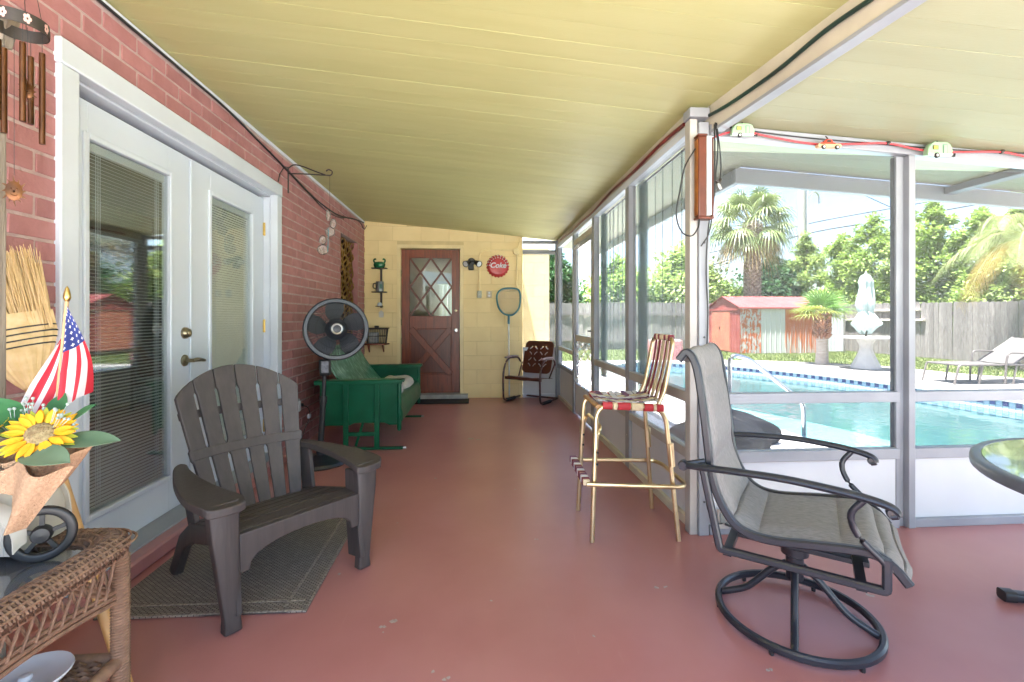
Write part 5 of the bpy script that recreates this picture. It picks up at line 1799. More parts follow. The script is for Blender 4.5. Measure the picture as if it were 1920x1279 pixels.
gpart(MB().box(-.30, .32, -GL + .01, GL - .01, .30, .34), 'seat_pan')
b = MB()
ap = spline([(.315, 0, .225), (.345, 0, .25), (.345, 0, .33), (.325, 0, .405), (.29, 0, .425), (.24, 0, .41)], 4)
b.sheet(lambda u, v_: V(ap[min(int(round(u * (len(ap) - 1))), len(ap) - 1)].x, -GL + .012 + v_ * (2 * GL - .024), ap[min(int(round(u * (len(ap) - 1))), len(ap) - 1)].z), len(ap) - 1, 2, .008)
gpart(b, 'front_apron', bev=0)
b = MB()
b.sheet(lambda u, v_: (-.04 - .33 * v_ - .03 * math.sin(PI * v_) , -GL + .06 + u * (2 * GL - .12), .40 + .47 * v_), 4, 10, .012)
gpart(b, 'backrest', M_scr, 0)
b = MB().tube([(-.37, -GL + .06, .875), (-.37, GL - .06, .875)], .014, 10)
gpart(b, 'back_top_roll', M_scr, 0)
M_cush = mat('oatmeal_cushion', (.56, .51, .44), (.46, .42, .36), scale=22, rough=.9, bump=.4, bscale=60)
def cushion(label, y0, y1, x0, x1, z0, h_, ph):
    def fn(u, v_):
        a, e_ = 2 * PI * u, PI * (v_ - .5)
        sx = lambda t, p_: math.copysign(abs(t) ** p_, t)
        cx = sx(math.cos(e_), .45) * sx(math.cos(a), .5)
        cy = sx(math.cos(e_), .45) * sx(math.sin(a), .5)
        cz = sx(math.sin(e_), .8)
        return ((x1 - x0) / 2 * cx, (y1 - y0) / 2 * cy, h_ / 2 * cz * (1 + .06 * math.sin(5 * a + ph)))
    o_ = MB().sheet(fn, 40, 18).build('seat_cushion', M_cush, angle=60)
    o_.location = ((x0 + x1) / 2, (y0 + y1) / 2, z0 + h_ / 2)
    tag(o_, label, 'cushion', 'cushions on the glider')
cushion('oatmeal cushion on the near half of the green glider', 4.15, 4.72, -1.06, -.74, .345, .16, 0)
cushion('oatmeal cushion on the far half of the green glider', 4.73, 5.30, -1.06, -.72, .345, .17, 2)

# ---------------------------------------------------------------- pedestal fan
fn_ = T('pedestal_fan', 'black pedestal fan standing before the green glider', 'fan', (-1.255, 3.72, 0))
M_fanbase = mat('fan_base_plastic', (.020, .023, .032), (.014, .016, .022), scale=5, rough=.35)
MB().lathe([(0, 0), (.205, 0), (.212, .012), (.20, .030), (.13, .048), (.05, .058), (.03, .07), (.03, .10), (0, .10)], 44).build('base', M_fanbase, fn_)
MB().tube([(0.0, 0, .06), (.025, 0, .52)], .022, 14).build('lower_pole', M_black, fn_)
MB().tube([(.024, 0, .50), (.05, 0, .96)], .016, 14).build('upper_pole', M_black, fn_)
MB().lathe([(0, .53), (.028, .53), (.03, .50), (.026, .47), (0, .47)], 16, Matrix.Translation((.024, 0, 0))).build('collar', M_black, fn_)
fdir = V(.36, -.92, .06).normalized()
fx = fdir.cross(V(0, 0, 1)).normalized()
fy = fx.cross(fdir) * -1
FM = frame((.155, -.10, 1.065), -fx, -fy, fdir)
if FM.determinant() < 0:
    FM = frame((.155, -.10, 1.065), fx, -fy, fdir)
MB().box(-.035, .045, -.075, -.015, .70, .83, Matrix.Translation((.05, 0, 0))).build('control_box', M_black, fn_, bev=.012)
MB().box(.035, .09, -.0775, -.0755, .725, .815, Matrix.Translation((-.0, 0, 0))).build('control_panel', mat('panel_grey', (.30, .31, .33), (.15, .15, .17), scale=40, rough=.4), fn_)
RF = .226
band_p = [(RF, -.055), (RF + .012, -.04), (RF + .012, .03), (RF + .004, .042), (RF - .006, .04), (RF - .002, -.05)]
MB().lathe(band_p + [band_p[0]], 64, FM).build('cage_band', M_fanbase, fn_)
MB().lathe([(RF - .022, .040), (RF - .018, .050), (RF + .004, .050), (RF + .013, .040), (RF + .013, .030), (RF - .018, .032), (RF - .022, .040)], 64, FM).build('front_bezel', M_fanbase, fn_)
gr = MB()
for k in range(72):
    a = 2 * PI * k / 72
    pts = []
    for j in range(7):
        t = j / 6
        r_ = .055 + (RF - .055) * t
        aa = a + .55 * (t ** 1.3)
        pts.append(FM @ V(r_ * math.cos(aa), r_ * math.sin(aa), .038 + .035 * (1 - t * t)))
    gr.tube(pts, .0018, 4)
for r_ in (.10, .15, .20):
    gr.tube([FM @ V(r_ * math.cos(2 * PI * k / 48), r_ * math.sin(2 * PI * k / 48), .038 + .035 * (1 - ((r_ - .055) / (RF - .055)) ** 2)) for k in range(48)], .0018, 4, closed=True)
kind(gr.build('front_grille', M_fanbase, fn_), 'stuff')
gr = MB()
for k in range(48):
    a = 2 * PI * k / 48
    gr.tube([FM @ V(r_ * math.cos(a), r_ * math.sin(a), z) for r_, z in ((.07, -.12), (.16, -.105), (RF, -.05))], .0014, 4)
kind(gr.build('rear_grille', M_fanbase, fn_), 'stuff')
MB().lathe([(0, .088), (.045, .086), (.060, .074), (.066, .055), (.075, .04), (.082, .02), (0, .02)], 32, FM).build('hub', M_fanbase, fn_)
MB().lathe([(.030, .0885), (.038, .091), (.043, .0875), (.038, .085)], 32, FM).build('hub_ring', M_steel, fn_)
MB().lathe([(0, -.02), (.07, -.03), (.075, -.10), (.06, -.17), (.03, -.19), (0, -.19)], 28, FM).build('motor', M_black, fn_)
M_blade = mat('grey_blade', (.075, .085, .10), (.06, .068, .08), scale=4, rough=.4)
for k in range(5):
    a0 = 2 * PI * k / 5 + R(100)
    def bl(u, v_):
        r_ = .06 + .148 * v_
        hw_ = R(15 + 13 * math.sin(PI * min(1, .15 + .8 * v_)))
        aa = a0 + (u - .5) * 2 * hw_ - .15 * v_
        return FM @ V(r_ * math.cos(aa), r_ * math.sin(aa), -.005 + (u - .5) * .05)
    MB().sheet(bl, 6, 8, .003).build('blade', M_blade, fn_)

# ---------------------------------------------------------------- brown metal lawn chair
M_brown = mat('brown_enamel', (.105, .030, .016), (.075, .021, .012), scale=6, rough=.33)
M_tubeb = mat('worn_maroon_tube', (.13, .055, .055), (.05, .025, .025), scale=26, rough=.35, lo=.4, hi=.6)
bc = T('lawn_chair', 'brown metal lawn chair with petal cutouts in the corner', 'chair', (.595, 6.10, 0), R(-36))
for s_ in (-1, 1):
    xx = s_ * .285
    pts = spline(fillet([(xx, .46, .03), (xx, .10, .018), (xx, -.035, .03), (xx, -.045, .42), (xx, .06, .60), (xx, .36, .595), (xx * .97, .43, .50)], .10, 5), 2)
    MB().tube(pts, .0135, 10).build('side_tube', M_tubeb, bc)
    MB().tube([(xx, .04, .024), (xx, .26, .024)], .022, 12).build('foam_sleeve', mat('grey_foam', (.05, .055, .065), rough=.9), bc)
    MB().sweep(circle(.022, 10, .012), spline([(xx, .02, .607), (xx, .16, .618), (xx, .33, .610)], 4), up=(0, 0, 1)).build('arm_pad', mat('pale_arm', (.42, .32, .32), (.25, .15, .15), scale=18, rough=.5), bc)
    MB().tube([(xx * .86, .30, .32), (xx * .93, .44, .52)], .011, 8).build('back_stay', M_tubeb, bc)
MB().tube([(-.285, .46, .03), (.285, .46, .03)], .0135, 10).build('rear_tube', M_tubeb, bc)
b = MB()
b.sheet(lambda u, v_: (-.25 + .5 * u, -.01 + .40 * v_, .355 - .055 * v_ + .012 * math.cos(2 * PI * u) - (.03 * (1 - v_ / .08) if v_ < .08 else 0)), 12, 16, .006)
b.build('seat', M_brown, bc)
MB().bar([(-.285, .0, .335), (.285, .0, .335)], .012, .04, up=(0, 0, 1)).build('seat_front_rail', M_brown, bc, bev=.004)
def arc_slot(cx, cy, r_, a0, a1, w_, n_=5):
    o_ = [(cx + (r_ + w_) * math.cos(a0 + (a1 - a0) * k / n_), cy + (r_ + w_) * math.sin(a0 + (a1 - a0) * k / n_)) for k in range(n_ + 1)]
    i_ = [(cx + (r_ - w_) * math.cos(a0 + (a1 - a0) * k / n_), cy + (r_ - w_) * math.sin(a0 + (a1 - a0) * k / n_)) for k in range(n_, -1, -1)]
    return o_ + i_
slots = []
cs = .085
for gx in (-1, 1):
    for gy in (-1, 1):
        cx, cy = gx * cs, gy * cs + .01
        for ax in (-1, 1):
            for ay in (-1, 1):
                a_mid = math.atan2(-ay, -ax)
                slots.append(arc_slot(cx + ax * cs * .94, cy + ay * cs * .94, cs * .70, a_mid - R(30), a_mid + R(30), .0075))
tilt = R(17)
BMx = frame((0, .43, .60), (1, 0, 0), (0, math.sin(tilt), math.cos(tilt)))
MB().plate(rrect(.46, .47, .07, 6), slots, -.004, .004, BMx).build('back_panel', M_brown, bc, bev=0, angle=30)

# ================================================================ GLASS TABLE AND THE CHAIR BEHIND IT
gt2 = T('glass_table', 'round glass patio table with grey metal rim at the right', 'table', (1.95, .95, 0))
M_rim = mat('grey_rim', (.10, .11, .135), (.08, .09, .11), scale=6, rough=.35)
NR = 72
MB().sweep(rrect(.030, .036, .010, 3), [(.535 * math.cos(2 * PI * k / NR), .535 * math.sin(2 * PI * k / NR), .705) for k in range(NR)], closed=True).build('rim', M_rim, gt2)
M_ptglass = see_through('pebbled_glass', (.80, .88, .80), .55, (.30, .36, .30), .15, gloss=3.0)
MB().lathe([(0, .716), (.522, .716), (.522, .722), (0, .722)], 64).build('glass_top', M_ptglass, gt2)
for k in range(4):
    a = R(45 + 90 * k)
    MB().tube(spline([(.42 * math.cos(a), .42 * math.sin(a), .69), (.30 * math.cos(a), .30 * math.sin(a), .40), (.36 * math.cos(a), .36 * math.sin(a), .02)], 6), .014, 10).build('leg', M_frame, gt2)
MB().lathe([(.28, .36), (.30, .37), (.28, .38), (.26, .37), (.28, .36)], 40).build('leg_ring', M_frame, gt2)
pc = T('patio_chair', 'patio chair at the right edge with only its runner foot in view', 'chair', (2.50, 1.60, 0), R(-16))
for s_ in (-1, 1):
    MB().sweep(rrect(.045, .036, .010, 3), [(-.36, s_ * .26 - .26, .022), (.34, s_ * .26 - .26, .022)]).build('runner', M_frame, pc)
    MB().sweep(rrect(.050, .042, .012, 3), [(-.385, s_ * .26 - .26, .023), (-.345, s_ * .26 - .26, .023)]).build('runner_cap', M_black, pc)
    MB().tube([(.20, s_ * .26 - .26, .03), (.18, s_ * .26 - .26, .42)], .014, 8).build('leg', M_frame, pc)
    MB().tube([(.18, s_ * .26 - .26, .42), (.52, s_ * .26 - .26, 1.0)], .014, 8).build('back_rail', M_frame, pc)
MB().sheet(lambda u, v_: (-.10 + .42 * u, -.50 + .48 * v_, .42 - .01 * math.sin(PI * v_)), 6, 6, .01).build('seat', M_slingc, pc)
MB().sheet(lambda u, v_: (.28 + .26 * u, -.50 + .48 * v_, .46 + .52 * u), 6, 6, .01).build('back', M_slingc, pc)

# ================================================================ WICKER TABLE AND WHAT STANDS ON IT
M_wick = mat('wicker', (.23, .135, .085), (.12, .066, .040), scale=40, rough=.6, lo=.3, hi=.7, bump=.3, bscale=150)
M_wick2 = mat('wicker_wrap', (.28, .165, .105), (.16, .09, .056), scale=40, rough=.55, lo=.3, hi=.7)
wt = T('wicker_table', 'brown wicker side table with glass top in the left foreground', 'table', (0, 0, 0))
X0, X1, Y0, Y1, TZ = -1.50, -.975, .70, 1.335, .535
def rloop(inset, z, r_=.07, n_=6):
    a, b_ = (X1 - X0) / 2 - inset, (Y1 - Y0) / 2 - inset
    return [V((X0 + X1) / 2 + p[0], (Y0 + Y1) / 2 + p[1], z) for p in rrect(2 * a, 2 * b_, r_, n_)]
core = rloop(.0, TZ)
MB().sweep(circle(.036, 12, .026), core, closed=True).build('rim_core', M_wick, wt)
# strands wound round the rim
dense = []
n_ = len(core)
for i in range(n_):
    a, c_ = core[i], core[(i + 1) % n_]
    m_ = max(1, int((c_ - a).length / .0085))
    for k in range(m_):
        dense.append((a.lerp(c_, k / m_), (c_ - a).normalized()))
wv = MB()
for i, (p, t_) in enumerate(dense):
    sd = t_.cross(V(0, 0, 1)).normalized()
    lift = .0022 if i % 2 else .0
    wv.tube([p + sd * (.038 + lift) * math.cos(2 * PI * k / 12) + V(0, 0, (.028 + lift) * math.sin(2 * PI * k / 12)) + t_ * .003 * math.sin(2 * PI * k / 12 * 3 + (PI if i % 2 else 0)) for k in range(12)], .0034, 5, closed=True)
kind(wv.build('rim_weave', M_wick, wt, fix=False), 'stuff')
for k in range(7):
    a = R(20 + 23 * k)
    lp = rloop(-.040 * math.cos(a), TZ + .029 * math.sin(a), .07)
    kind(MB().tube(lp, .0032, 5, closed=True).build('rim_strand', M_wick2, wt), 'stuff')
MB().box(X0 + .03, X1 - .03, Y0 + .03, Y1 - .03, TZ + .002, TZ + .008).build('glass_top', see_through('hammered_glass', (.75, .80, .82), .45, (.16, .17, .18), .2, gloss=3.0), wt)
MB().box(X0 + .03, X1 - .03, Y0 + .03, Y1 - .03, TZ - .02, TZ - .014).build('under_panel', M_wick, wt)
for (x, y) in ((X1 - .005, Y1 - .01), (X1 - .005, Y0 + .01), (X0 + .01, Y1 - .01), (X0 + .01, Y0 + .01)):
    lg_ = MB()
    lg_.tube([(x, y, 0), (x, y, TZ - .01)], .0185, 12)
    lg_.build('leg', M_wick2, wt)
    hx = MB()
    turns = 62
    hx.tube([(x + .0195 * math.cos(2 * PI * k / 8), y + .0195 * math.sin(2 * PI * k / 8), .01 + (TZ - .04) * k / (8 * turns)) for k in range(8 * turns)], .0035, 5)
    kind(hx.build('leg_wrap', M_wick2, wt, fix=False), 'stuff')
def skirt(p0, p1):
    """lattice apron between two legs, with a bowed lower rail"""
    p0, p1 = Vector(p0), Vector(p1)
    def low(t):
        return TZ - .155 + .035 * math.sin(PI * t)
    rail = [p0.lerp(p1, k / 20) + V(0, 0, low(k / 20)) for k in range(21)]
    for dz in (0, .014, .028):
        MB().tube([p + V(0, 0, dz) for p in rail], .0065 if dz < .02 else .005, 7).build('lower_rail', M_wick2, wt)
    L_ = (p1 - p0).length
    nn = int(L_ / .030)
    for k in range(nn):
        for s_ in (-1, 1):
            t0 = (k + .5) / nn
            t1 = t0 + s_ * .030 * 1.2 / L_
            if not (0.01 < t1 < .99):
                continue
            a = p0.lerp(p1, t0) + V(0, 0, low(t0) + .02)
            c_ = p0.lerp(p1, t1) + V(0, 0, TZ - .02)
            off = (p1 - p0).normalized().cross(V(0, 0, 1)) * .004 * s_
            MB().tube([a + off, a.lerp(c_, .5) + off * 1.4, c_ + off], .0038, 6).build('lattice_cane', M_wick, wt)
skirt((X1 - .005, Y0 + .02, 0), (X1 - .005, Y1 - .02, 0))
skirt((X1 - .02, Y1 - .01, 0), (X0 + .02, Y1 - .01, 0))
# lower shelf
sh_ = MB()
SHZ = .215
for k in range(36):
    yy = Y0 + .03 + k * (Y1 - Y0 - .06) / 35
    sh_.tube([(X0 + .02 + (X1 - X0 - .04) * j / 26, yy, SHZ + .004 * (1 if (j + k) % 2 else -1)) for j in range(27)], .0078, 5)
kind(sh_.build('shelf_weave', M_wick, wt, fix=False), 'stuff')
for a, c_ in (((X1 - .005, Y0), (X1 - .005, Y1)), ((X0, Y1 - .01), (X1, Y1 - .01))):
    MB().tube([V(*a, SHZ), V(*c_, SHZ)], .0165, 10).build('shelf_rail', M_wick2, wt)
pl_ = MB().lathe([(0, .012), (.06, .012), (.075, .022), (.088, .026), (.09, .022), (.078, .008), (.06, 0), (0, 0)], 40)
pl_.lathe([(0, .03), (.012, .028), (.014, .02), (.010, .012), (0, .012)], 18)
o_ = pl_.build('plastic_dish', mat('white_plastic', (.72, .73, .78), rough=.35))
o_.location = (-1.13, 1.225, SHZ + .014)
tag(o_, 'round white plastic lid on the lower wicker shelf', 'lid')

# toy tractor planter
M_cream_p = mat('chipped_cream_metal', (.50, .47, .41), (.43, .39, .33), scale=7, rough=.45, lo=.25, hi=.5, bump=.12)
TT = TZ + .010
toy = T('toy_truck', 'cream metal toy truck planter with a black spoked wheel', 'planter', (-1.235, 1.285, TT), R(-4))
toy.scale = (1.05, 1.05, 1.1)
b = MB()
hood = spline([(-.12, 0, .02), (-.12, 0, .10), (-.10, 0, .155), (-.03, 0, .165), (.05, 0, .150), (.085, 0, .115), (.095, 0, .05), (.095, 0, .02)], 4)
def body(u, v_):
    p = hood[min(int(round(u * (len(hood) - 1))), len(hood) - 1)]
    k = 1 - .18 * (2 * v_ - 1) ** 4
    return V(p.x * (1 if p.x < 0 else k), -.075 + .15 * v_, .02 + (p.z - .02) * (1 - .10 * (2 * v_ - 1) ** 4))
b.sheet(body, len(hood) - 1, 14, .004)
b.build('body', M_cream_p, toy, angle=50)
for s_ in (-1, 1):
    MB().prism([(p.x, p.z) for p in hood], -.002, .002, Matrix(((1, 0, 0, 0), (0, 0, -1, s_ * .073), (0, 1, 0, 0), (0, 0, 0, 1)))).build('side_plate', M_cream_p, toy)
    if s_ > 0:
        continue
    fnd = spline([(-.01, 0, .045), (.0, 0, .10), (.04, 0, .135), (.09, 0, .13), (.125, 0, .09), (.13, 0, .05)], 4)
    MB().sheet(lambda u, v_: V(fnd[min(int(round(u * (len(fnd) - 1))), len(fnd) - 1)].x, s_ * (.072 + .030 * v_), fnd[min(int(round(u * (len(fnd) - 1))), len(fnd) - 1)].z - .012 * v_ * v_), len(fnd) - 1, 4, .003).build('fender', M_cream_p, toy)
MB().box(-.095, .0, -.081, -.077, .035, .095).build('grille_plate', mat('grey_tin', (.30, .31, .35), (.22, .23, .27), scale=20, rough=.4), toy, bev=.01)
for k in range(5):
    MB().box(-.088 + k * .018, -.081 + k * .018, -.084, -.0812, .045, .085).build('grille_bar', M_cream_p, toy, bev=.002)
def wheel(x, y, r_):
    w_ = bpy.data.objects.new('wheel', None)
    COL.objects.link(w_)
    w_.parent = toy
    w_.location = (x, y, r_)
    w_.rotation_euler = (R(90), 0, R(34))
    MB().sweep(rrect(.020, .016, .006, 3), [((r_ - .009) * math.cos(2 * PI * k / 40), (r_ - .009) * math.sin(2 * PI * k / 40), 0) for k in range(40)], closed=True).build('tyre', M_black, w_)
    for k in range(5):
        a = 2 * PI * k / 5 + .3
        MB().bar([(.012 * math.cos(a), .012 * math.sin(a), 0), ((r_ - .012) * math.cos(a), (r_ - .012) * math.sin(a), 0)], .009, .006).build('spoke', M_black, w_)
    MB().lathe([(0, .016), (.016, .014), (.020, .006), (.020, -.006), (0, -.01)], 20).build('hub_cap', M_black, w_)
wheel(.148, -.055, .062)

# sunflower bouquet in burlap
M_burlap = mat('burlap', (.48, .31, .19), (.36, .22, .13), scale=120, rough=.95, lo=.3, hi=.7, bump=.6, bscale=200)
M_petal = mat('yellow_petal', (.82, .50, .015), (.78, .36, .01), scale=16, rough=.6, transl=.2)
M_petal_g = mat('lime_petal', (.52, .52, .04), (.40, .46, .04), scale=16, rough=.6, transl=.2)
M_fcent = mat('flower_centre', (.36, .28, .14), (.22, .15, .07), scale=90, rough=.9, bump=.8, bscale=160)
M_sleaf = mat('silk_leaf', (.05, .20, .07), (.035, .14, .05), scale=10, rough=.55, transl=.15)
M_sleaf2 = mat('grey_green_leaf', (.16, .24, .15), (.11, .19, .11), scale=10, rough=.7, transl=.15)
bq = T('sunflower_bouquet', 'artificial sunflower bouquet wrapped in burlap on the toy truck', 'bouquet', (-1.04, 1.17, TT + .215))
bq.scale = (.88, .88, .88)
def wrap(u, v_):
    a = 2 * PI * u
    r_ = .035 + .058 * v_ ** .8 + .014 * v_ * math.sin(a * 5 + 1) + .012 * v_ * math.sin(a * 9)
    return (r_ * math.cos(a), r_ * math.sin(a) * .8, -.02 + .105 * v_ + .014 * math.sin(a * 4) * v_)
MB().sheet(wrap, 72, 12, .002).build('burlap_wrap', M_burlap, bq)
def flap(u, v_):
    return (.0 + .14 * u * (1 - .75 * v_) - .01 * v_, -.075 - .03 * math.sin(PI * u) + .006 * math.sin(9 * u), .07 - .165 * v_ - .02 * u * (1 - v_) + .012 * math.sin(u * 8) * (1 - v_))
MB().sheet(flap, 16, 14, .002).build('burlap_flap', M_burlap, bq)
def flap2(u, v_):
    return (-.14 + .15 * u, -.070 - .022 * math.sin(PI * u), .065 - .075 * v_ + .012 * math.sin(u * 7 + 3 * v_))
MB().sheet(flap2, 12, 10, .002).build('burlap_flap', M_burlap, bq)
def leaf_shape(mb_, p, d_, up, ln, w_, curl=.25):
    d_, up = Vector(d_).normalized(), Vector(up).normalized()
    sd = d_.cross(up).normalized()
    nn = sd.cross(d_).normalized()
    def fn(u, v_):
        wv_ = w_ * math.sin(PI * min(1, .02 + u * .97)) ** .8
        return Vector(p) + d_ * ln * u + sd * wv_ * (v_ - .5) * 2 + nn * (-curl * ln * u * u + .12 * w_ * abs(2 * v_ - 1))
    mb_.sheet(fn, 8, 4, .0012)
def sunflower(c_, nrm, r_):
    fl_ = bpy.data.objects.new('sunflower', None)
    COL.objects.link(fl_)
    fl_.parent = bq
    nrm = Vector(nrm).normalized()
    ax = nrm.cross(V(0, 0, 1)).normalized()
    ay = nrm.cross(ax).normalized()
    for lay, (npet, m, ln, off) in enumerate(((17, M_petal_g, 1.04, -.008), (20, M_petal, 1.0, -.002), (17, M_petal, .84, .005))):
        for k in range(npet):
            a = 2 * PI * (k + .5 * lay) / npet + rnd.uniform(-.1, .1)
            d_ = ax * math.cos(a) + ay * math.sin(a)
            pm = MB()
            leaf_shape(pm, Vector(c_) + d_ * r_ * .33 + nrm * off, d_ + nrm * rnd.uniform(.05, .35), nrm, r_ * .66 * ln * rnd.uniform(.9, 1.1), r_ * .105, .12)
            pm.build('petal', m, fl_)
    MB().lathe([(0, .014), (r_ * .25, .013), (r_ * .38, .006), (r_ * .42, -.004), (0, -.008)], 28, frame(c_, ax, ay, nrm)).build('centre', M_fcent, fl_)
sunflower((.055, -.07, .145), (.30, -.72, .62), .078)
sunflower((-.10, -.05, .135), (-.5, -.6, .6), .070)
lvs = [((.03, -.09, .10), (.85, -.35, .10), .16, .036, M_sleaf2), ((.06, -.05, .115), (.9, .15, .12), .15, .034, M_sleaf2), ((-.03, -.02, .15), (-.35, -.3, .75), .105, .036, M_sleaf), ((-.06, -.03, .14), (-.8, -.1, .4), .10, .036, M_sleaf),
       ((.02, .0, .16), (.1, .2, .9), .08, .03, M_sleaf), ((.08, -.02, .16), (.6, .0, .6), .08, .022, M_sleaf), ((-.02, -.07, .135), (-.2, -.5, .55), .07, .03, M_sleaf2), ((-.05, .03, .14), (-.5, .5, .4), .1, .035, M_sleaf)]
for p, d_, ln, w_, m in lvs:
    lm = MB()
    leaf_shape(lm, p, d_, (0, -.5, 1), ln, w_, .2)
    lm.build('leaf', m, bq)
M_bead = mat('berry', (.16, .24, .19), (.36, .42, .38), scale=50, rough=.4)
for (bx_, by_, bz_) in ((.0, -.03, .21), (.085, -.05, .185), (-.07, -.03, .19)):
    br = MB()
    for k in range(11):
        p = V(bx_ + rnd.gauss(0, .016), by_ + rnd.gauss(0, .012), bz_ + rnd.gauss(0, .016))
        br.lathe([(0, .0042), (.003, .003), (.0042, 0), (.003, -.003), (0, -.0042)], 7, Matrix.Translation(p))
        br.tube([p, V(bx_ * .6, by_, .12)], .001, 4)
    kind(br.build('berry_spray', M_bead, bq), 'stuff')

# little flag on a stick
fg = T('stick_flag', 'small stars and stripes flag on a gold tipped stick', 'flag', (-1.045, 1.24, .018))
MB().tube([(-.015, -.03, .74), (0, 0, 1.18)], .004, 8).build('stick', mat('pale_wood', (.55, .36, .18), (.45, .28, .13), scale=10, rough=.6, stretch=(8, 8, 1)), fg)
MB().lathe([(0, 1.215), (.004, 1.208), (.007, 1.195), (.008, 1.185), (.006, 1.178), (.003, 1.174), (0, 1.174)], 14).build('finial', M_gold, fg)
M_fr = mat('flag_red', (.56, .02, .04), rough=.7, transl=.15)
M_fw = mat('flag_white', (.74, .72, .74), rough=.7, transl=.15)
M_fb = mat('flag_blue', (.02, .035, .19), rough=.7, transl=.15)
NU, NV = 91, 65
star = {(0, 0), (1, 0), (-1, 0), (0, 1), (0, -1)}
def flag_fn(u, v_):
    # hoist on the stick, cloth falling from it in folds
    top = V(0, -.004, 1.170 - .075 * v_)
    ang_ = R(-80 - 30 * v_ + 6 * math.sin(v_ * 5))
    L_ = .232 * u
    d_ = V(math.cos(ang_), 0, math.sin(ang_))
    ripple = .020 * math.sin(v_ * 11 + 1.5 * u) * min(1, u * 1.6) + .010 * math.sin(v_ * 23 + 2) * u
    p = top + d_ * L_ + V(0, ripple - .03 * u * math.sin(PI * v_), 0)
    p.x += .020 * math.sin(u * 3.0) * (1 - v_)
    return p
fm = MB()
P_ = [[flag_fn(i / NU, j / NV) for j in range(NV + 1)] for i in range(NU + 1)]
vs_ = [p for r in P_ for p in r]
fs_, mis = [], []
for i in range(NU):
    for j in range(NV):
        stripe = int(j * 13 / NV)
        if i < NU * .40 and stripe < 7:
            ci, cj = i % 6, j % 7
            wst = (ci - 3, cj - 3) in star
            mi_ = 1 if wst else 2
        else:
            mi_ = 0 if stripe % 2 == 0 else 1
        w_ = NV + 1
        fm.f.append([i * w_ + j, (i + 1) * w_ + j, (i + 1) * w_ + j + 1, i * w_ + j + 1])
        fm.mi.append(mi_)
fm.v = vs_
fm.build('cloth', [M_fr, M_fw, M_fb], fg, fix=False, angle=80)

# broom leaning on the wall, straw up
bro = T('straw_broom', 'straw broom leaning bristles up beside the french doors', 'broom', (-1.088, 1.50, 0))
A, B_ = V(0, 0, 0), V(-.470, .075, 1.345)
ax = (B_ - A).normalized()
def bpt(s_):
    return A + (B_ - A) * s_
MB().tube([bpt(0), bpt(.72)], .0165, 12).build('handle', mat('varnished_pine', (.60, .36, .15), (.50, .28, .10), scale=6, rough=.4, stretch=(6, 6, 1)), bro)
view = V(.65, -.76, 0)
sd = ax.cross(view).normalized()
nn = sd.cross(ax).normalized()
M_straw = mat('straw', (.66, .47, .22), (.54, .35, .15), scale=30, rough=.8, lo=.3, hi=.7, stretch=(3, 3, 3), rand=.0)
M_straw2 = mat('straw_light', (.72, .53, .29), (.62, .43, .20), scale=30, rough=.8)
def outline(t):
    return .018 + .070 * min(1, t * 2.6) ** .8 + .016 * t
core_b = MB()
def cfn(u, v_):
    a = 2 * PI * u
    t = v_ * .55
    w_ = outline(t)
    k = 1 + .035 * math.sin(a * 17) + .02 * math.sin(a * 31)
    return bpt(.69 + .31 * t) + sd * w_ * k * math.cos(a) + nn * (.016 + .014 * (1 - t)) * k * math.sin(a)
core_b.sheet(cfn, 120, 12)
core_b.build('bound_straw', M_straw2, bro, angle=60)
stw = [MB(), MB()]
q = random.Random(21)
for k in range(760):
    f_ = q.uniform(-1, 1)
    g_ = q.uniform(-1, 1)
    t0, t1 = .40, q.uniform(.86, 1.06)
    base = bpt(.69 + .31 * t0) + sd * outline(t0) * f_ * .97 + nn * .020 * g_
    tip = bpt(.69 + .31 * t1) + sd * (outline(1.0) * f_ * 1.03 + q.gauss(0, .008)) + nn * (.026 * g_ + q.gauss(0, .004))
    midp = base.lerp(tip, .5) + sd * q.gauss(0, .003) + nn * q.gauss(0, .002)
    stw[k % 2].tube([base, midp, tip], [.0016, .0014, .0009], 4)
kind(stw[0].build('straw_bristles', M_straw, bro, fix=False), 'stuff')
kind(stw[1].build('straw_bristles', M_straw2, bro, fix=False), 'stuff')
for t in (.30, .345, .39, .435):
    w_ = outline(t) + .003
    MB().tube([bpt(.69 + .31 * t) + sd * w_ * math.cos(2 * PI * k / 40) + nn * .0295 * math.sin(2 * PI * k / 40) for k in range(40)], .0024, 5, closed=True).build('stitching', M_black, bro)

# weathered post with the wind chime in the upper left corner
M_greywood = mat('weathered_post_wood', (.30, .255, .20), (.20, .165, .13), scale=6, rough=.85, stretch=(8, 8, .8), bump=.4)
ps = T('wooden_stand', 'weathered wooden stand cut off by the left frame edge', 'stand', (-1.318, 1.30, 0))
MB().box(-.05, .045, -.03, .03, 0, 1.90).build('upright', M_greywood, ps, bev=.004)
MB().bar([V(-.06, 0, 1.955), V(.085, 0, 1.915)], .10, .035, up=(0, 1, 0)).build('top_board', M_greywood, ps, bev=.004)
MB().box(-.15, .12, -.15, .15, 0, .03).build('foot', M_greywood, ps, bev=.004)
ch = T('wind_chime', 'copper wind chime with a black flowered ring and sun pendant', 'wind chime', (-1.185, 1.27, 1.905))
ch.scale = (.62, .62, 1)
M_copper = mat('copper_tube', (.17, .07, .03), (.08, .035, .017), scale=14, rough=.3, metal=.9)
MB().lathe([(.085, -.012), (.089, -.012), (.089, .020), (.085, .020), (.085, -.012)], 40).build('ring', M_iron, ch)
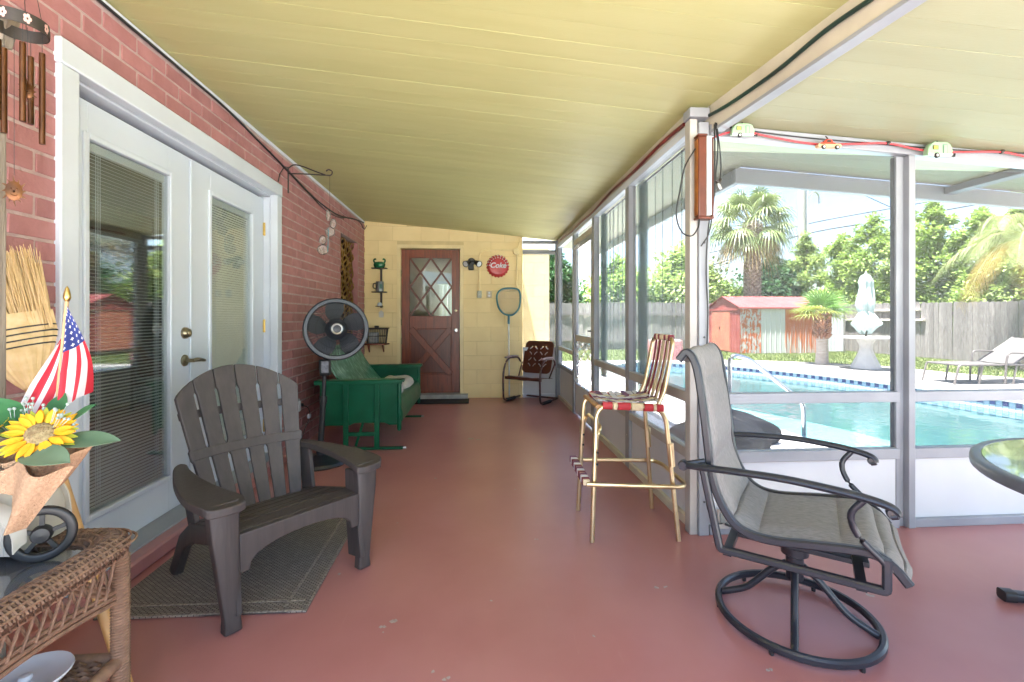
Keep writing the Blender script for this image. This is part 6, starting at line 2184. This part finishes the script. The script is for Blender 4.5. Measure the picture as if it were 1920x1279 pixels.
for k in range(8):
    a = 2 * PI * k / 8 + .2
    fl_ = MB()
    for j in range(5):
        aa = 2 * PI * j / 5
        fl_.lathe([(0, .002), (.0055, .001), (0, 0)], 8, frame((.0895 * math.cos(a) - math.sin(a) * .008 * math.cos(aa), .0895 * math.sin(a) + math.cos(a) * .008 * math.cos(aa), .004 + .008 * math.sin(aa)), (-math.sin(a), math.cos(a), 0), (0, 0, 1)))
    fl_.build('flower', mat('pink_flower', (.62, .36, .33), rough=.6), ch)
for k in range(5):
    a = 2 * PI * k / 5 - .7
    x, y = .066 * math.cos(a), .066 * math.sin(a)
    ln = (.20, .24, .18, .22, .20)[k]
    MB().tube([(x, y, -.055), (x, y, -.055 - ln)], .0105, 12).build('chime_tube', M_copper, ch)
    MB().tube([(x, y, -.055), (x, y, .0)], .0012, 4).build('string', M_cord, ch)
for k in range(3):
    a = 2 * PI * k / 3
    MB().tube([(.087 * math.cos(a), .087 * math.sin(a), .01), (0, 0, .30)], .0014, 4).build('hanger', M_cord, ch)
MB().tube([(0, 0, .30), (0, 0, .585)], .0014, 4).build('hanger', M_cord, ch)
def sun_face(parent, c_, r_):
    s_ = MB()
    Mx = frame(c_, (.80, .60, 0), (0, 0, 1))
    s_.lathe([(0, .007), (r_ * .4, .006), (r_ * .6, .002), (r_ * .6, -.002), (0, -.003)], 24, Mx)
    for k in range(12):
        a = 2 * PI * k / 12
        l_ = r_ * (1.0 if k % 2 else .85)
        s_.prism([(r_ * .58 * math.cos(a - .16), r_ * .58 * math.sin(a - .16)), (l_ * math.cos(a + .1), l_ * math.sin(a + .1)), (r_ * .58 * math.cos(a + .16), r_ * .58 * math.sin(a + .16))], -.001, .001, Mx)
    for ex in (-.2, .2):
        s_.lathe([(0, .0095), (r_ * .07, .0075), (0, .006)], 8, Mx @ Matrix.Translation((r_ * ex, r_ * .12, 0)))
    s_.lathe([(0, .013), (r_ * .08, .007), (0, .005)], 8, Mx @ Matrix.Translation((0, -r_ * .05, 0)))
    s_.tube([Mx @ V(r_ * .25 * math.cos(a), -.18 * r_ + r_ * .12 * math.sin(a), .0065) for a in (R(200), R(235), R(270), R(305), R(340))], .0015, 5)
    return s_.build('sun_pendant', M_copper, parent)
sun_face(ch, (.03, .0, -.165), .032)
MB().tube([(.03, 0, -.13), (.03, 0, .0)], .0012, 4).build('string', M_cord, ch)
sun_face(ch, (-.022, .0, -.425), .042)
MB().tube([(-.022, 0, -.385), (-.022, 0, -.01)], .0012, 4).build('string', M_cord, ch)

# ================================================================ ON THE BRICK WALL
wb = T('wall_bracket', 'black scrolled wall bracket beside the french doors', 'bracket', (XL + .012, 3.98, 2.30))
MB().bar([(.004, 0, -.09), (.004, 0, .13)], .016, .006, up=(1, 0, 0)).build('wall_plate', M_iron, wb)
MB().tube(spline([(.004, 0, .075), (.15, .01, .078), (.30, .03, .078), (.345, .04, .085), (.352, .04, .115), (.325, .035, .128), (.305, .03, .112)], 5), .0055, 8).build('lower_arm', M_iron, wb)
MB().tube(spline([(.004, 0, .12), (.05, 0, .15), (.12, .005, .140), (.22, .02, .105), (.30, .03, .080)], 5), .0055, 8).build('upper_arm', M_iron, wb)
MB().tube(spline([(.004, -.0, .12), (.0, -.06, .11), (.0, -.15, .03), (.0, -.19, -.05)], 5), .005, 8).build('side_scroll', M_iron, wb)
ro = T('ring_ornament', 'hanging ornament of thin metal rings below the wall bracket', 'ornament', (XL + .345, 4.02, 2.38))
M_ringm = mat('dark_wire_ring', (.09, .09, .09), (.15, .14, .13), scale=20, rough=.35, metal=.6)
M_thin = see_through('thin_capiz', (.9, .9, .9), .75, (.6, .55, .5), .3)
MB().tube([(0, 0, 0), (0, 0, -.34)], .0012, 4).build('string', M_cord, ro)
for (x, z, rx, rz, ry) in ((-.012, -.345, .018, .046, 0), (.028, -.415, .026, .040, .1), (.005, -.485, .038, .040, 0), (-.058, -.555, .030, .038, .1), (-.058, -.640, .044, .042, 0)):
    MB().tube([(x + rx * math.cos(2 * PI * k / 28), ry * rx * math.sin(2 * PI * k / 28), z + rz * math.sin(2 * PI * k / 28)) for k in range(28)], .0032, 6, closed=True).build('ring', M_ringm, ro)
    MB().prism([(x + .9 * rx * math.cos(2 * PI * k / 20), z + .9 * rz * math.sin(2 * PI * k / 20)) for k in range(20)], -.0005, .0005, Matrix(((1, 0, 0, 0), (0, 0, 1, 0), (0, 1, 0, 0), (0, 0, 0, 1)))).build('disc', M_thin, ro)
MB().tube([(-.012, 0, -.46), (-.016, 0, -.66)], .004, 6).build('link', mat('teal_bead', (.05, .2, .25), rough=.4), ro)
xw = XL + .020
tag(MB().tube(spline([(xw, -.1, 2.500), (xw, 1.5, 2.498), (xw, 2.1, 2.495), (xw, 2.6, 2.492), (xw, 3.03, 2.485), (xw, 3.5, 2.44), (xw + .01, 3.95, 2.385), (xw, 4.5, 2.335), (xw, 5.0, 2.32), (xw, 5.45, 2.345), (xw, 6.1, 2.445), (xw, 6.5, 2.49)], 6), .007, 8).build('wall_cable', M_cord), 'thick black cable running along the top of the brick wall', 'cable')
tag(MB().tube(spline([(xw, 3.85, 2.40), (xw + .012, 4.4, 2.325), (xw, 4.9, 2.285), (xw, 5.35, 2.31), (xw, 5.9, 2.42), (xw, 6.3, 2.452), (xw, 6.52, 2.40), (xw + .03, 6.55, 2.46)], 6), .005, 8).build('wall_cable', M_cord), 'thinner black cable drooping over the grille window', 'cable')
wo = T('wall_outlet', 'grey outlet with a plugged adapter low on the brick wall', 'outlet', (XL + .012, 4.17, .375))
MB().box(0, .012, -.06, .045, -.055, .055).build('cover_plate', mat('grey_plate', (.50, .50, .52), rough=.4), wo, bev=.003)
MB().box(.012, .04, -.045, -.005, -.045, .045).build('adapter', M_kick, wo, bev=.004)
MB().lathe([(0, .035), (.014, .032), (.017, .0), (0, 0)], 14, Matrix.Translation((.012, .035, 0)) @ My).build('plug', M_black, wo)
fc = T('fan_cord', 'thin black cord from the wall outlet to the fan', 'cord')
MB().tube(spline([(XL + .05, 4.205, .372), (XL + .09, 4.23, .34), (XL + .10, 4.23, .26), (XL + .07, 4.20, .16), (XL + .06, 4.14, .06), (XL + .10, 4.05, .008), (XL + .20, 3.93, .008)], 6), .004, 6).build('cord', M_cord, fc)
MB().box(XL + .085, XL + .105, 4.215, 4.26, .25, .285).build('cord_tag', M_white, fc, bev=.002)

# ================================================================ ON THE FAR WALL
YW = YF - .016
sg = T('bottle_cap_sign', 'round red bottle cap sign with white script on the cream wall', 'sign', (.28, YW, 1.905))
M_sred = mat('sign_red', (.50, .022, .030), (.42, .018, .025), scale=6, rough=.3)
nf = 21
cap = []
def cap_fn(u, v_):
    a = 2 * PI * u
    r_ = .132 + .030 * v_ + .006 * v_ * math.cos(a * nf)
    return (r_ * math.cos(a), -.045 + .045 * v_ ** 1.3, r_ * math.sin(a))
MB().sheet(cap_fn, nf * 8, 6).build('fluted_rim', M_sred, sg)
MB().lathe([(0, .052), (.09, .051), (.12, .049), (.133, .045)], 60, Matrix.Rotation(R(90), 4, 'X')).build('face', M_sred, sg)
for k in range(11):
    a = R(4 + 172 * k / 10)
    MB().bar([((.112 * math.cos(a)), -.0535, .112 * math.sin(a)), (.154 * math.cos(a), -.024, .154 * math.sin(a))], .017, .005, up=(0, 1, 0)).build('white_flute', M_white, sg)
tcv = bpy.data.curves.new('sign_text', 'FONT')
tcv.body = 'Coke'
tcv.size = .105
tcv.shear = .25
tcv.extrude = .0015
tcv.offset = .0028
tcv.align_x, tcv.align_y = 'CENTER', 'CENTER'
tcv.materials.append(M_white)
_tmp = bpy.data.objects.new('lettering_curve', tcv)
COL.objects.link(_tmp)
bpy.context.view_layer.update()
_me = bpy.data.meshes.new_from_object(_tmp.evaluated_get(bpy.context.evaluated_depsgraph_get()))
bpy.data.objects.remove(_tmp)
to = bpy.data.objects.new('lettering', _me)
COL.objects.link(to)
to.parent = sg
to.location = (0, -.054, .004)
to.rotation_euler = (R(90), 0, 0)
cd = T('wall_conduit', 'cream conduit with round junction and two boxes on the wall', 'conduit', (0, YW, 0))
MB().tube(fillet([(.015, -.012, 1.54), (.015, -.012, 2.132), (.505, -.012, 2.136)], .10, 8), .0115, 10).build('upper_pipe', M_cream_trim, cd)
MB().tube(fillet([(.557, -.012, 2.08), (.557, -.012, 1.60), (.53, -.012, 1.545), (.18, -.012, 1.54)], .07, 6), .0115, 10).build('lower_pipe', M_cream_trim, cd)
MB().tube([(.56, -.012, 2.15), (.60, -.012, 2.25), (.61, -.012, 2.31)], .010, 10).build('feed_pipe', M_cream_trim, cd)
MB().lathe([(0, .04), (.042, .04), (.05, .032), (.05, 0), (0, 0)], 24, Matrix.Translation((.548, .0, 2.118)) @ Matrix.Rotation(R(90), 4, 'X')).build('junction_box', M_cream_trim, cd)
MB().box(-.017, .047, -.045, 0, 1.445, 1.545).build('switch_box', mat('grey_green_box', (.42, .44, .38), rough=.45), cd, bev=.006)
MB().box(.018, .026, -.052, -.044, 1.485, 1.505).build('switch', M_white, cd, bev=.002)
MB().box(.118, .192, -.04, 0, 1.445, 1.545).build('outlet_box', mat('beige_box', (.55, .46, .34), rough=.5), cd, bev=.006)
for z in (1.475, 1.515):
    MB().lathe([(0, .004), (.014, .003), (.015, 0), (0, 0)], 14, Matrix.Translation((.155, -.04, z)) @ Matrix.Rotation(R(90), 4, 'X')).build('socket', M_white, cd)
fl2 = T('floodlight', 'black two headed motion floodlight beside the wooden door', 'floodlight', (-.10, YW, 1.965))
MB().lathe([(0, .03), (.045, .03), (.055, .02), (.055, 0), (0, 0)], 20, Matrix.Rotation(R(90), 4, 'X')).build('base', M_black, fl2)
for s_, dx_ in ((-1, -.055), (1, .085)):
    d_ = V(s_ * .5, -.7, -.35).normalized()
    sd = d_.cross(V(0, 0, 1)).normalized()
    Mx = frame((dx_, -.06, -.025), sd, d_.cross(sd), d_) if frame((0, 0, 0), sd, d_.cross(sd), d_).determinant() > 0 else frame((dx_, -.06, -.025), -sd, d_.cross(sd), d_)
    MB().lathe([(0, -.05), (.028, -.045), (.036, .0), (.046, .055), (.044, .06), (.038, .05), (0, .045)], 20, Mx).build('lamp_head', M_black, fl2)
    MB().lathe([(0, .052), (.037, .052), (.037, .048), (0, .048)], 20, Mx).build('lens', mat('lamp_lens', (.72, .73, .74), rough=.15), fl2)
    MB().tube([(0, -.02, 0), (dx_ * .6, -.04, .01), (dx_, -.055, -.02)], .012, 8).build('swivel_arm', M_black, fl2)
MB().box(-.045, .035, -.085, -.02, -.125, -.05).build('sensor', M_black, fl2, bev=.012)
net = T('pool_net', 'teal leaf skimmer net leaning on the cream wall', 'pool net', (.436, YW - .03, 0))
o_ = [(-.08, 1.575), (.11, 1.575), (.165, 1.50), (.155, 1.32), (.08, 1.215), (0, 1.195), (-.08, 1.225), (-.15, 1.32), (-.168, 1.49)]
M_teal = mat('teal_plastic', (.045, .19, .23), (.035, .15, .19), scale=8, rough=.4)
lp = spline([(a, -.01, c_) for a, c_ in o_], 5, True)
MB().tube(lp, .013, 8, closed=True, up=(0, 1, 0)).build('hoop', M_teal, net)
M_netm = see_through('net_mesh', (.97, .95, .92), .72, (.55, .50, .42), .8)
MB().add([(p.x, -.008, p.z) for p in lp] + [(.0, .018, 1.40)], [(i, (i + 1) % len(lp), len(lp)) for i in range(len(lp))]).build('mesh', M_netm, net)
MB().tube([(0, -.01, 1.20), (0, -.012, 1.07)], .017, 10).build('socket', M_teal, net)
MB().tube([(0, -.012, 1.09), (.006, -.05, .0)], .0105, 10).build('pole', M_steel, net)

# small shelf of ornaments and the basket shelf
so = T('ornament_shelf', 'narrow black tiered shelf on the cream wall by the corner', 'shelf', (-1.375, YW, 1.30))
MB().box(-.015, .015, -.012, 0, .0, .56).build('back_strip', M_iron, so, bev=.002)
for z, w_ in ((.02, .08), (.22, .19), (.555, .20)):
    MB().box(-w_ / 2 - .02, w_ / 2 - .01, -.10, -.013, z - .006, z + .006).build('tier', M_iron, so, bev=.002)
gp_ = T('green_planter', 'small glossy green animal figurine on the top tier', 'figurine', (-1.39, YW - .055, 1.862))
M_glaze = mat('green_glaze', (.008, .13, .05), (.005, .09, .035), scale=8, rough=.12)
MB().lathe([(0, 0), (.05, .0), (.062, .02), (.066, .05), (.055, .075), (.03, .085), (0, .085)], 24, Matrix.Diagonal((1.25, .8, 1, 1))).build('body', M_glaze, gp_)
for s_ in (-1, 1):
    MB().tube(spline([(s_ * .055, 0, .06), (s_ * .078, 0, .095), (s_ * .066, 0, .125), (s_ * .045, 0, .115)], 4), [.011] * 12 + [.006], 8).build('horn', M_glaze, gp_)
mg = T('metal_mug', 'small grey metal mug on the middle tier of the black shelf', 'mug', (-1.385, YW - .055, 1.527))
MB().lathe([(0, 0), (.05, 0), (.052, .01), (.052, .135), (.055, .14), (.05, .14), (.048, .012), (0, .01)], 28).build('cup', mat('grey_tin_mug', (.20, .22, .23), (.13, .15, .16), scale=14, rough=.35, metal=.4), mg)
MB().tube(spline([(-.05, 0, .115), (-.085, 0, .11), (-.09, 0, .06), (-.052, 0, .035)], 5), .006, 8).build('handle', M_iron, mg)
MB().box(-.004, .03, -.0535, -.051, .04, .10, Matrix.Rotation(R(14), 4, 'Z')).build('painted_leaf', mat('dark_green_print', (.03, .12, .09), rough=.5), mg)
tk_ = MB().lathe([(0, 0), (.03, 0), (.035, .02), (.02, .045), (0, .05)], 16).build('white_trinket', M_white)
tk_.location = (-1.385, YW - .055, 1.327)
tag(tk_, 'tiny white trinket on the lowest tier of the black shelf', 'trinket')
tk2 = MB().prism([(-.03, -.05), (.03, -.05), (.034, .02), (0, .05), (-.034, .02)], -.004, .004, Matrix.Rotation(R(90), 4, 'X')).build('white_tag', mat('translucent_tag', (.62, .60, .56), rough=.5))
tk2.location = (-1.375, YW - .006, 1.215)
tag(tk2, 'pale heart shaped tag below the black tiered shelf', 'tag')
bsf = T('wooden_shelf', 'small wooden wall shelf behind the fan in the corner', 'shelf', (-1.42, YW, .79))
o_ = [(-.19, 0), (.16, 0), (.13, -.15), (.08, -.18), (-.10, -.18), (-.19, -.15)]
MB().prism(o_, -.011, .011).build('board', M_wood, bsf, bev=.004)
for xx in (-.12, .08):
    MB().prism([(0, -.011), (-.10, -.011), (0, -.12)], -.008, .008, frame((xx, 0, 0), (0, 1, 0), (0, 0, 1))).build('bracket', M_wood, bsf)
bk_ = T('wire_basket', 'black wire basket with lid on the small wooden shelf', 'basket', (-1.42, YW - .09, .803))
bwm = MB()
for z, k in ((.0, .85), (.10, .93), (.20, 1.0)):
    bwm2 = MB().tube([(x * k, y * k, z) for x, y in rrect(.30, .15, .03, 3)], .006 if z else .004, 6, closed=True)
    bwm2.build('hoop', M_iron, bk_)
lp0 = rrect(.30, .15, .03, 3)
for i in range(0, len(lp0)):
    a, c_ = Vector(lp0[i]), Vector(lp0[(i + 1) % len(lp0)])
    m_ = max(1, int((c_ - a).length / .022))
    for j in range(m_):
        p = a.lerp(c_, j / m_)
        MB().tube([(p.x * .85, p.y * .85, 0), (p.x, p.y, .20)], .0026, 5).build('wire', M_iron, bk_)
MB().prism(rrect(.33, .17, .03, 4), .202, .216).build('lid', M_iron, bk_, bev=.003)
MB().box(-.03, .03, -.012, .012, .216, .245).build('lid_knob', M_iron, bk_, bev=.006)
MB().box(-.10, .02, -.05, .05, .006, .15).build('contents', mat('pale_contents', (.55, .55, .54), (.3, .32, .34), scale=20, rough=.6), bk_, bev=.01)

# ================================================================ AROUND THE CORNER POST
bz = T('lamp_fixture', 'long brown lamp fixture with white tube hung on the corner post', 'lamp', (1.165, 2.285, 1.665))
M_lampb = mat('redbrown_housing', (.13, .034, .017), (.09, .023, .012), scale=10, rough=.35)
MB().box(-.034, .008, -.02, .03, .012, .425).build('housing', M_lampb, bz, bev=.004)
MB().box(-.0365, -.034, -.012, .022, .02, .41).build('amber_strip', mat('amber_side', (.36, .12, .02), (.24, .07, .012), scale=14, rough=.3), bz)
MB().box(.012, .040, -.016, .024, .018, .43).build('white_diffuser', mat('diffuser', (.70, .70, .68), rough=.3), bz, bev=.005)
MB().box(-.038, .046, -.024, .03, -.002, .011).build('end_cap', M_lampb, bz, bev=.003)
MB().box(-.038, .012, -.024, .03, .426, .437).build('end_cap', M_lampb, bz, bev=.003)
MB().box(.041, .046, -.018, .026, .011, .42).build('side_strip', M_lampb, bz)
def cord(label, pts, r=.0038, m=None):
    o_ = MB().tube(spline(pts, 6), r, 6).build('power_cable', m or M_cord)
    tag(o_, label, 'cord', 'cords around the corner post')
    return o_
cord('black cord looping down left of the brown lamp fixture', [(1.122, 2.285, 2.03), (1.06, 2.27, 1.93), (1.03, 2.265, 1.80), (1.012, 2.265, 1.68), (1.04, 2.265, 1.595), (1.095, 2.27, 1.575), (1.135, 2.28, 1.62), (1.145, 2.285, 1.665)])
cord('long black cord running down the face of the corner post', [(1.225, 2.285, 2.16), (1.222, 2.275, 2.0), (1.212, 2.272, 1.80), (1.198, 2.30, 1.60), (1.195, 2.312, 1.4), (1.204, 2.312, 1.17), (1.196, 2.312, .9), (1.206, 2.31, .68), (1.216, 2.31, .45), (1.19, 2.305, .29), (1.20, 2.305, .15), (1.25, 2.30, .078), (1.285, 2.30, .082), (1.29, 2.30, .10)])
cord('brown cord hanging beside the brown lamp fixture', [(1.228, 2.28, 2.16), (1.236, 2.27, 2.03), (1.222, 2.27, 1.88), (1.214, 2.275, 1.74), (1.20, 2.29, 1.60), (1.17, 2.318, 1.53)], .0034)
pgc = T('hanging_plug', 'brown cord ending in a plug right of the corner post', 'plug', (0, 0, 0))
MB().tube(spline([(1.232, 2.275, 2.16), (1.243, 2.265, 2.03), (1.250, 2.265, 1.93), (1.246, 2.265, 1.868)], 5), .003, 6).build('cord', M_cord, pgc)
MB().tube([(1.246, 2.265, 1.868), (1.236, 2.262, 1.845), (1.224, 2.262, 1.862)], .010, 8).build('socket', M_iron, pgc)
MB().box(-.008, .008, -.008, .008, -.02, .015, Matrix.Translation((1.236, 2.262, 1.832)) @ Matrix.Rotation(R(-25), 4, 'Y')).build('plug', M_steel, pgc, bev=.002)
bo = T('base_outlet', 'grey weatherproof outlet box low on the wall by the corner post', 'outlet', (1.285, 2.318, .045))
MB().box(-.03, .03, -.02, .008, 0, .095).build('box', M_alu_b, bo, bev=.004)
MB().box(-.025, .025, -.030, -.0205, .035, .09).build('flip_cover', mat('smoky_cover', (.25, .27, .26), rough=.25), bo, bev=.004)
MB().tube([(.0, -.03, .03), (.03, -.035, .02), (.035, -.035, .035)], .006, 8).build('plug', M_black, bo)
gcb = MB().tube(spline([(1.205, 2.55, 2.235), (1.212, 2.4, 2.232), (1.232, 2.15, 2.205), (1.262, 1.85, 2.200), (1.29, 1.60, 2.222), (1.312, 1.38, 2.215), (1.35, 1.0, 2.22), (1.44, .1, 2.22)], 6), .009, 8)
tag(gcb.build('beam_cable', mat('dark_green_cable', (.008, .040, .026), (.012, .02, .018), scale=4, rough=.45)), 'dark green cable clipped along the ceiling beam', 'cable')
tag(MB().tube(spline([(1.225, 2.28, 2.165), (1.40, 2.315, 2.150), (1.75, 2.315, 2.118), (2.2, 2.315, 2.095), (2.7, 2.318, 2.075), (3.5, 2.318, 2.065)], 6), .0035, 6).build('string_wire', M_cord), 'thin black wire strung along the header above the red rope', 'wire')
# string of novelty lights
M_rope = mat('red_rope', (.48, .018, .028), (.40, .015, .022), scale=6, rough=.4)
YS = 2.290
tag(MB().tube(spline([(1.20, YS + .02, 2.08), (1.26, YS, 2.108), (1.372, YS, 2.132), (1.50, YS, 2.112), (1.70, YS, 2.082), (1.843, YS, 2.074), (2.0, YS, 2.082), (2.194, YS, 2.090), (2.33, YS, 2.068), (2.469, YS, 2.052), (2.65, YS, 2.056), (2.862, YS, 2.062), (3.05, YS, 2.036), (3.4, YS, 2.02)], 6), .0055, 8).build('light_rope', M_rope), 'red light string hung along the header with little vehicles', 'rope')
M_mint = mat('mint_enamel', (.32, .48, .30), (.27, .42, .26), scale=14, rough=.35)
M_mintw = mat('white_enamel', (.72, .72, .68), rough=.35)
M_yell = mat('yellow_window', (.72, .58, .10), rough=.4)
M_red_e = mat('red_enamel', (.55, .06, .03), rough=.3)
M_peach = mat('peach_enamel', (.72, .45, .25), rough=.35)
XZ = Matrix(((1, 0, 0, 0), (0, 0, 1, 0), (0, 1, 0, 0), (0, 0, 0, 1)))
def camper(x, z, label, sc):
    c_ = T('camper_light', label, 'light', (x, YS - .014, z), 0, 'novelty lights on the red string')
    c_.scale = (sc, sc, sc)
    out = [(-.068, -.018), (.055, -.018), (.062, .004), (.050, .036), (.030, .046), (-.030, .046), (-.052, .036), (-.066, .010)]
    MB().prism(out, -.016, .012, XZ).build('shell', M_mint, c_, bev=.005)
    MB().prism([(-.066, -.024), (.052, -.024), (.056, -.012), (-.068, -.012)], -.018, -.0165, XZ).build('skirt', M_mintw, c_)
    for (a, b_, w_, h_) in ((-.030, .016, .020, .014),):
        MB().prism([(a - w_ / 2, b_ - h_ / 2), (a + w_ / 2, b_ - h_ / 2), (a + w_ / 2, b_ + h_ / 2), (a - w_ / 2, b_ + h_ / 2)], -.0185, -.0165, XZ).build('window', M_yell, c_)
        MB().prism([(a - .004 - w_ / 2, b_ - .002 - h_ / 2), (a + .004 + w_ / 2, b_ - .002 - h_ / 2), (a + .004 + w_ / 2, b_ + .003 + h_ / 2), (a - .004 - w_ / 2, b_ + .003 + h_ / 2)], -.0172, -.0163, XZ).build('window_trim', M_iron, c_)
    MB().prism([(.008, -.014), (.030, -.014), (.030, .032), (.008, .032)], -.0176, -.0163, XZ).build('door', mat('mint_dark', (.10, .20, .16), rough=.4), c_)
    MB().prism([(.011, -.011), (.027, -.011), (.027, .029), (.011, .029)], -.0190, -.0178, XZ).build('door_panel', M_mint, c_)
    wl_ = MB().lathe([(0, .006), (.012, .006), (.013, 0), (0, 0)], 18, Matrix.Translation((-.026, -.0165, -.022)) @ Matrix.Rotation(R(90), 4, 'X'))
    wl_.build('tyre', M_black, c_)
    MB().lathe([(0, .0072), (.006, .0070), (.006, .005), (0, .005)], 14, Matrix.Translation((-.026, -.0165, -.022)) @ Matrix.Rotation(R(90), 4, 'X')).build('hub_cap', M_mintw, c_)
    MB().bar([(.055, -.006, -.016), (.078, -.006, -.020), (.080, -.006, -.006)], .006, .006).build('hitch', M_black, c_)
    MB().tube([(0, 0, .046), (.004, .01, .060), (.002, .02, .075)], .003, 6).build('hook', M_iron, c_)
camper(1.372, 2.118, 'small mint camper light nearest the corner post', .95)
camper(2.469, 2.045, 'larger mint camper light before the middle screen post', 1.12)
cr2 = T('car_light', 'small red and peach car light hanging between the two campers', 'light', (1.843, YS - .014, 2.065), 0, 'novelty lights on the red string')
MB().prism([(-.062, -.016), (.062, -.016), (.066, -.004), (.058, .004), (-.058, .006), (-.066, -.002)], -.016, .012, XZ).build('body', M_peach, cr2, bev=.003)
MB().prism([(-.052, .004), (.050, .004), (.022, .010), (.010, .028), (-.018, .028), (-.034, .010)], -.014, .010, XZ).build('cabin', M_red_e, cr2, bev=.004)
MB().prism([(-.060, .0), (.030, .0), (.024, .007), (-.050, .008)], -.0175, -.0163, XZ).build('side_stripe', M_red_e, cr2)
MB().prism([(-.020, .011), (.006, .011), (.003, .022), (-.014, .022)], -.0156, -.0142, XZ).build('window', M_iron, cr2)
for a in (-.038, .036):
    MB().lathe([(0, .006), (.011, .006), (.012, 0), (0, 0)], 18, Matrix.Translation((a, -.0165, -.016)) @ Matrix.Rotation(R(90), 4, 'X')).build('tyre', M_black, cr2)
    MB().lathe([(0, .0072), (.006, .0070), (.006, .005), (0, .005)], 14, Matrix.Translation((a, -.0165, -.016)) @ Matrix.Rotation(R(90), 4, 'X')).build('hub_cap', M_mintw, cr2)
MB().tube([(0, 0, .028), (.004, .01, .042), (.002, .02, .056)], .003, 6).build('hook', M_iron, cr2)
for x, z, lab in ((2.194, 2.092, 'small dark clip on the red string left of the larger camper'), (2.862, 2.064, 'small dark clip on the red string right of the larger camper')):
    o_ = MB().lathe([(0, .012), (.009, .010), (.011, .0), (.009, -.010), (0, -.012)], 12).build('string_clip', M_iron)
    o_.location = (x, YS, z)
    o_.rotation_euler = (0, R(70), 0)
    tag(o_, lab, 'clip', 'clips on the red string')
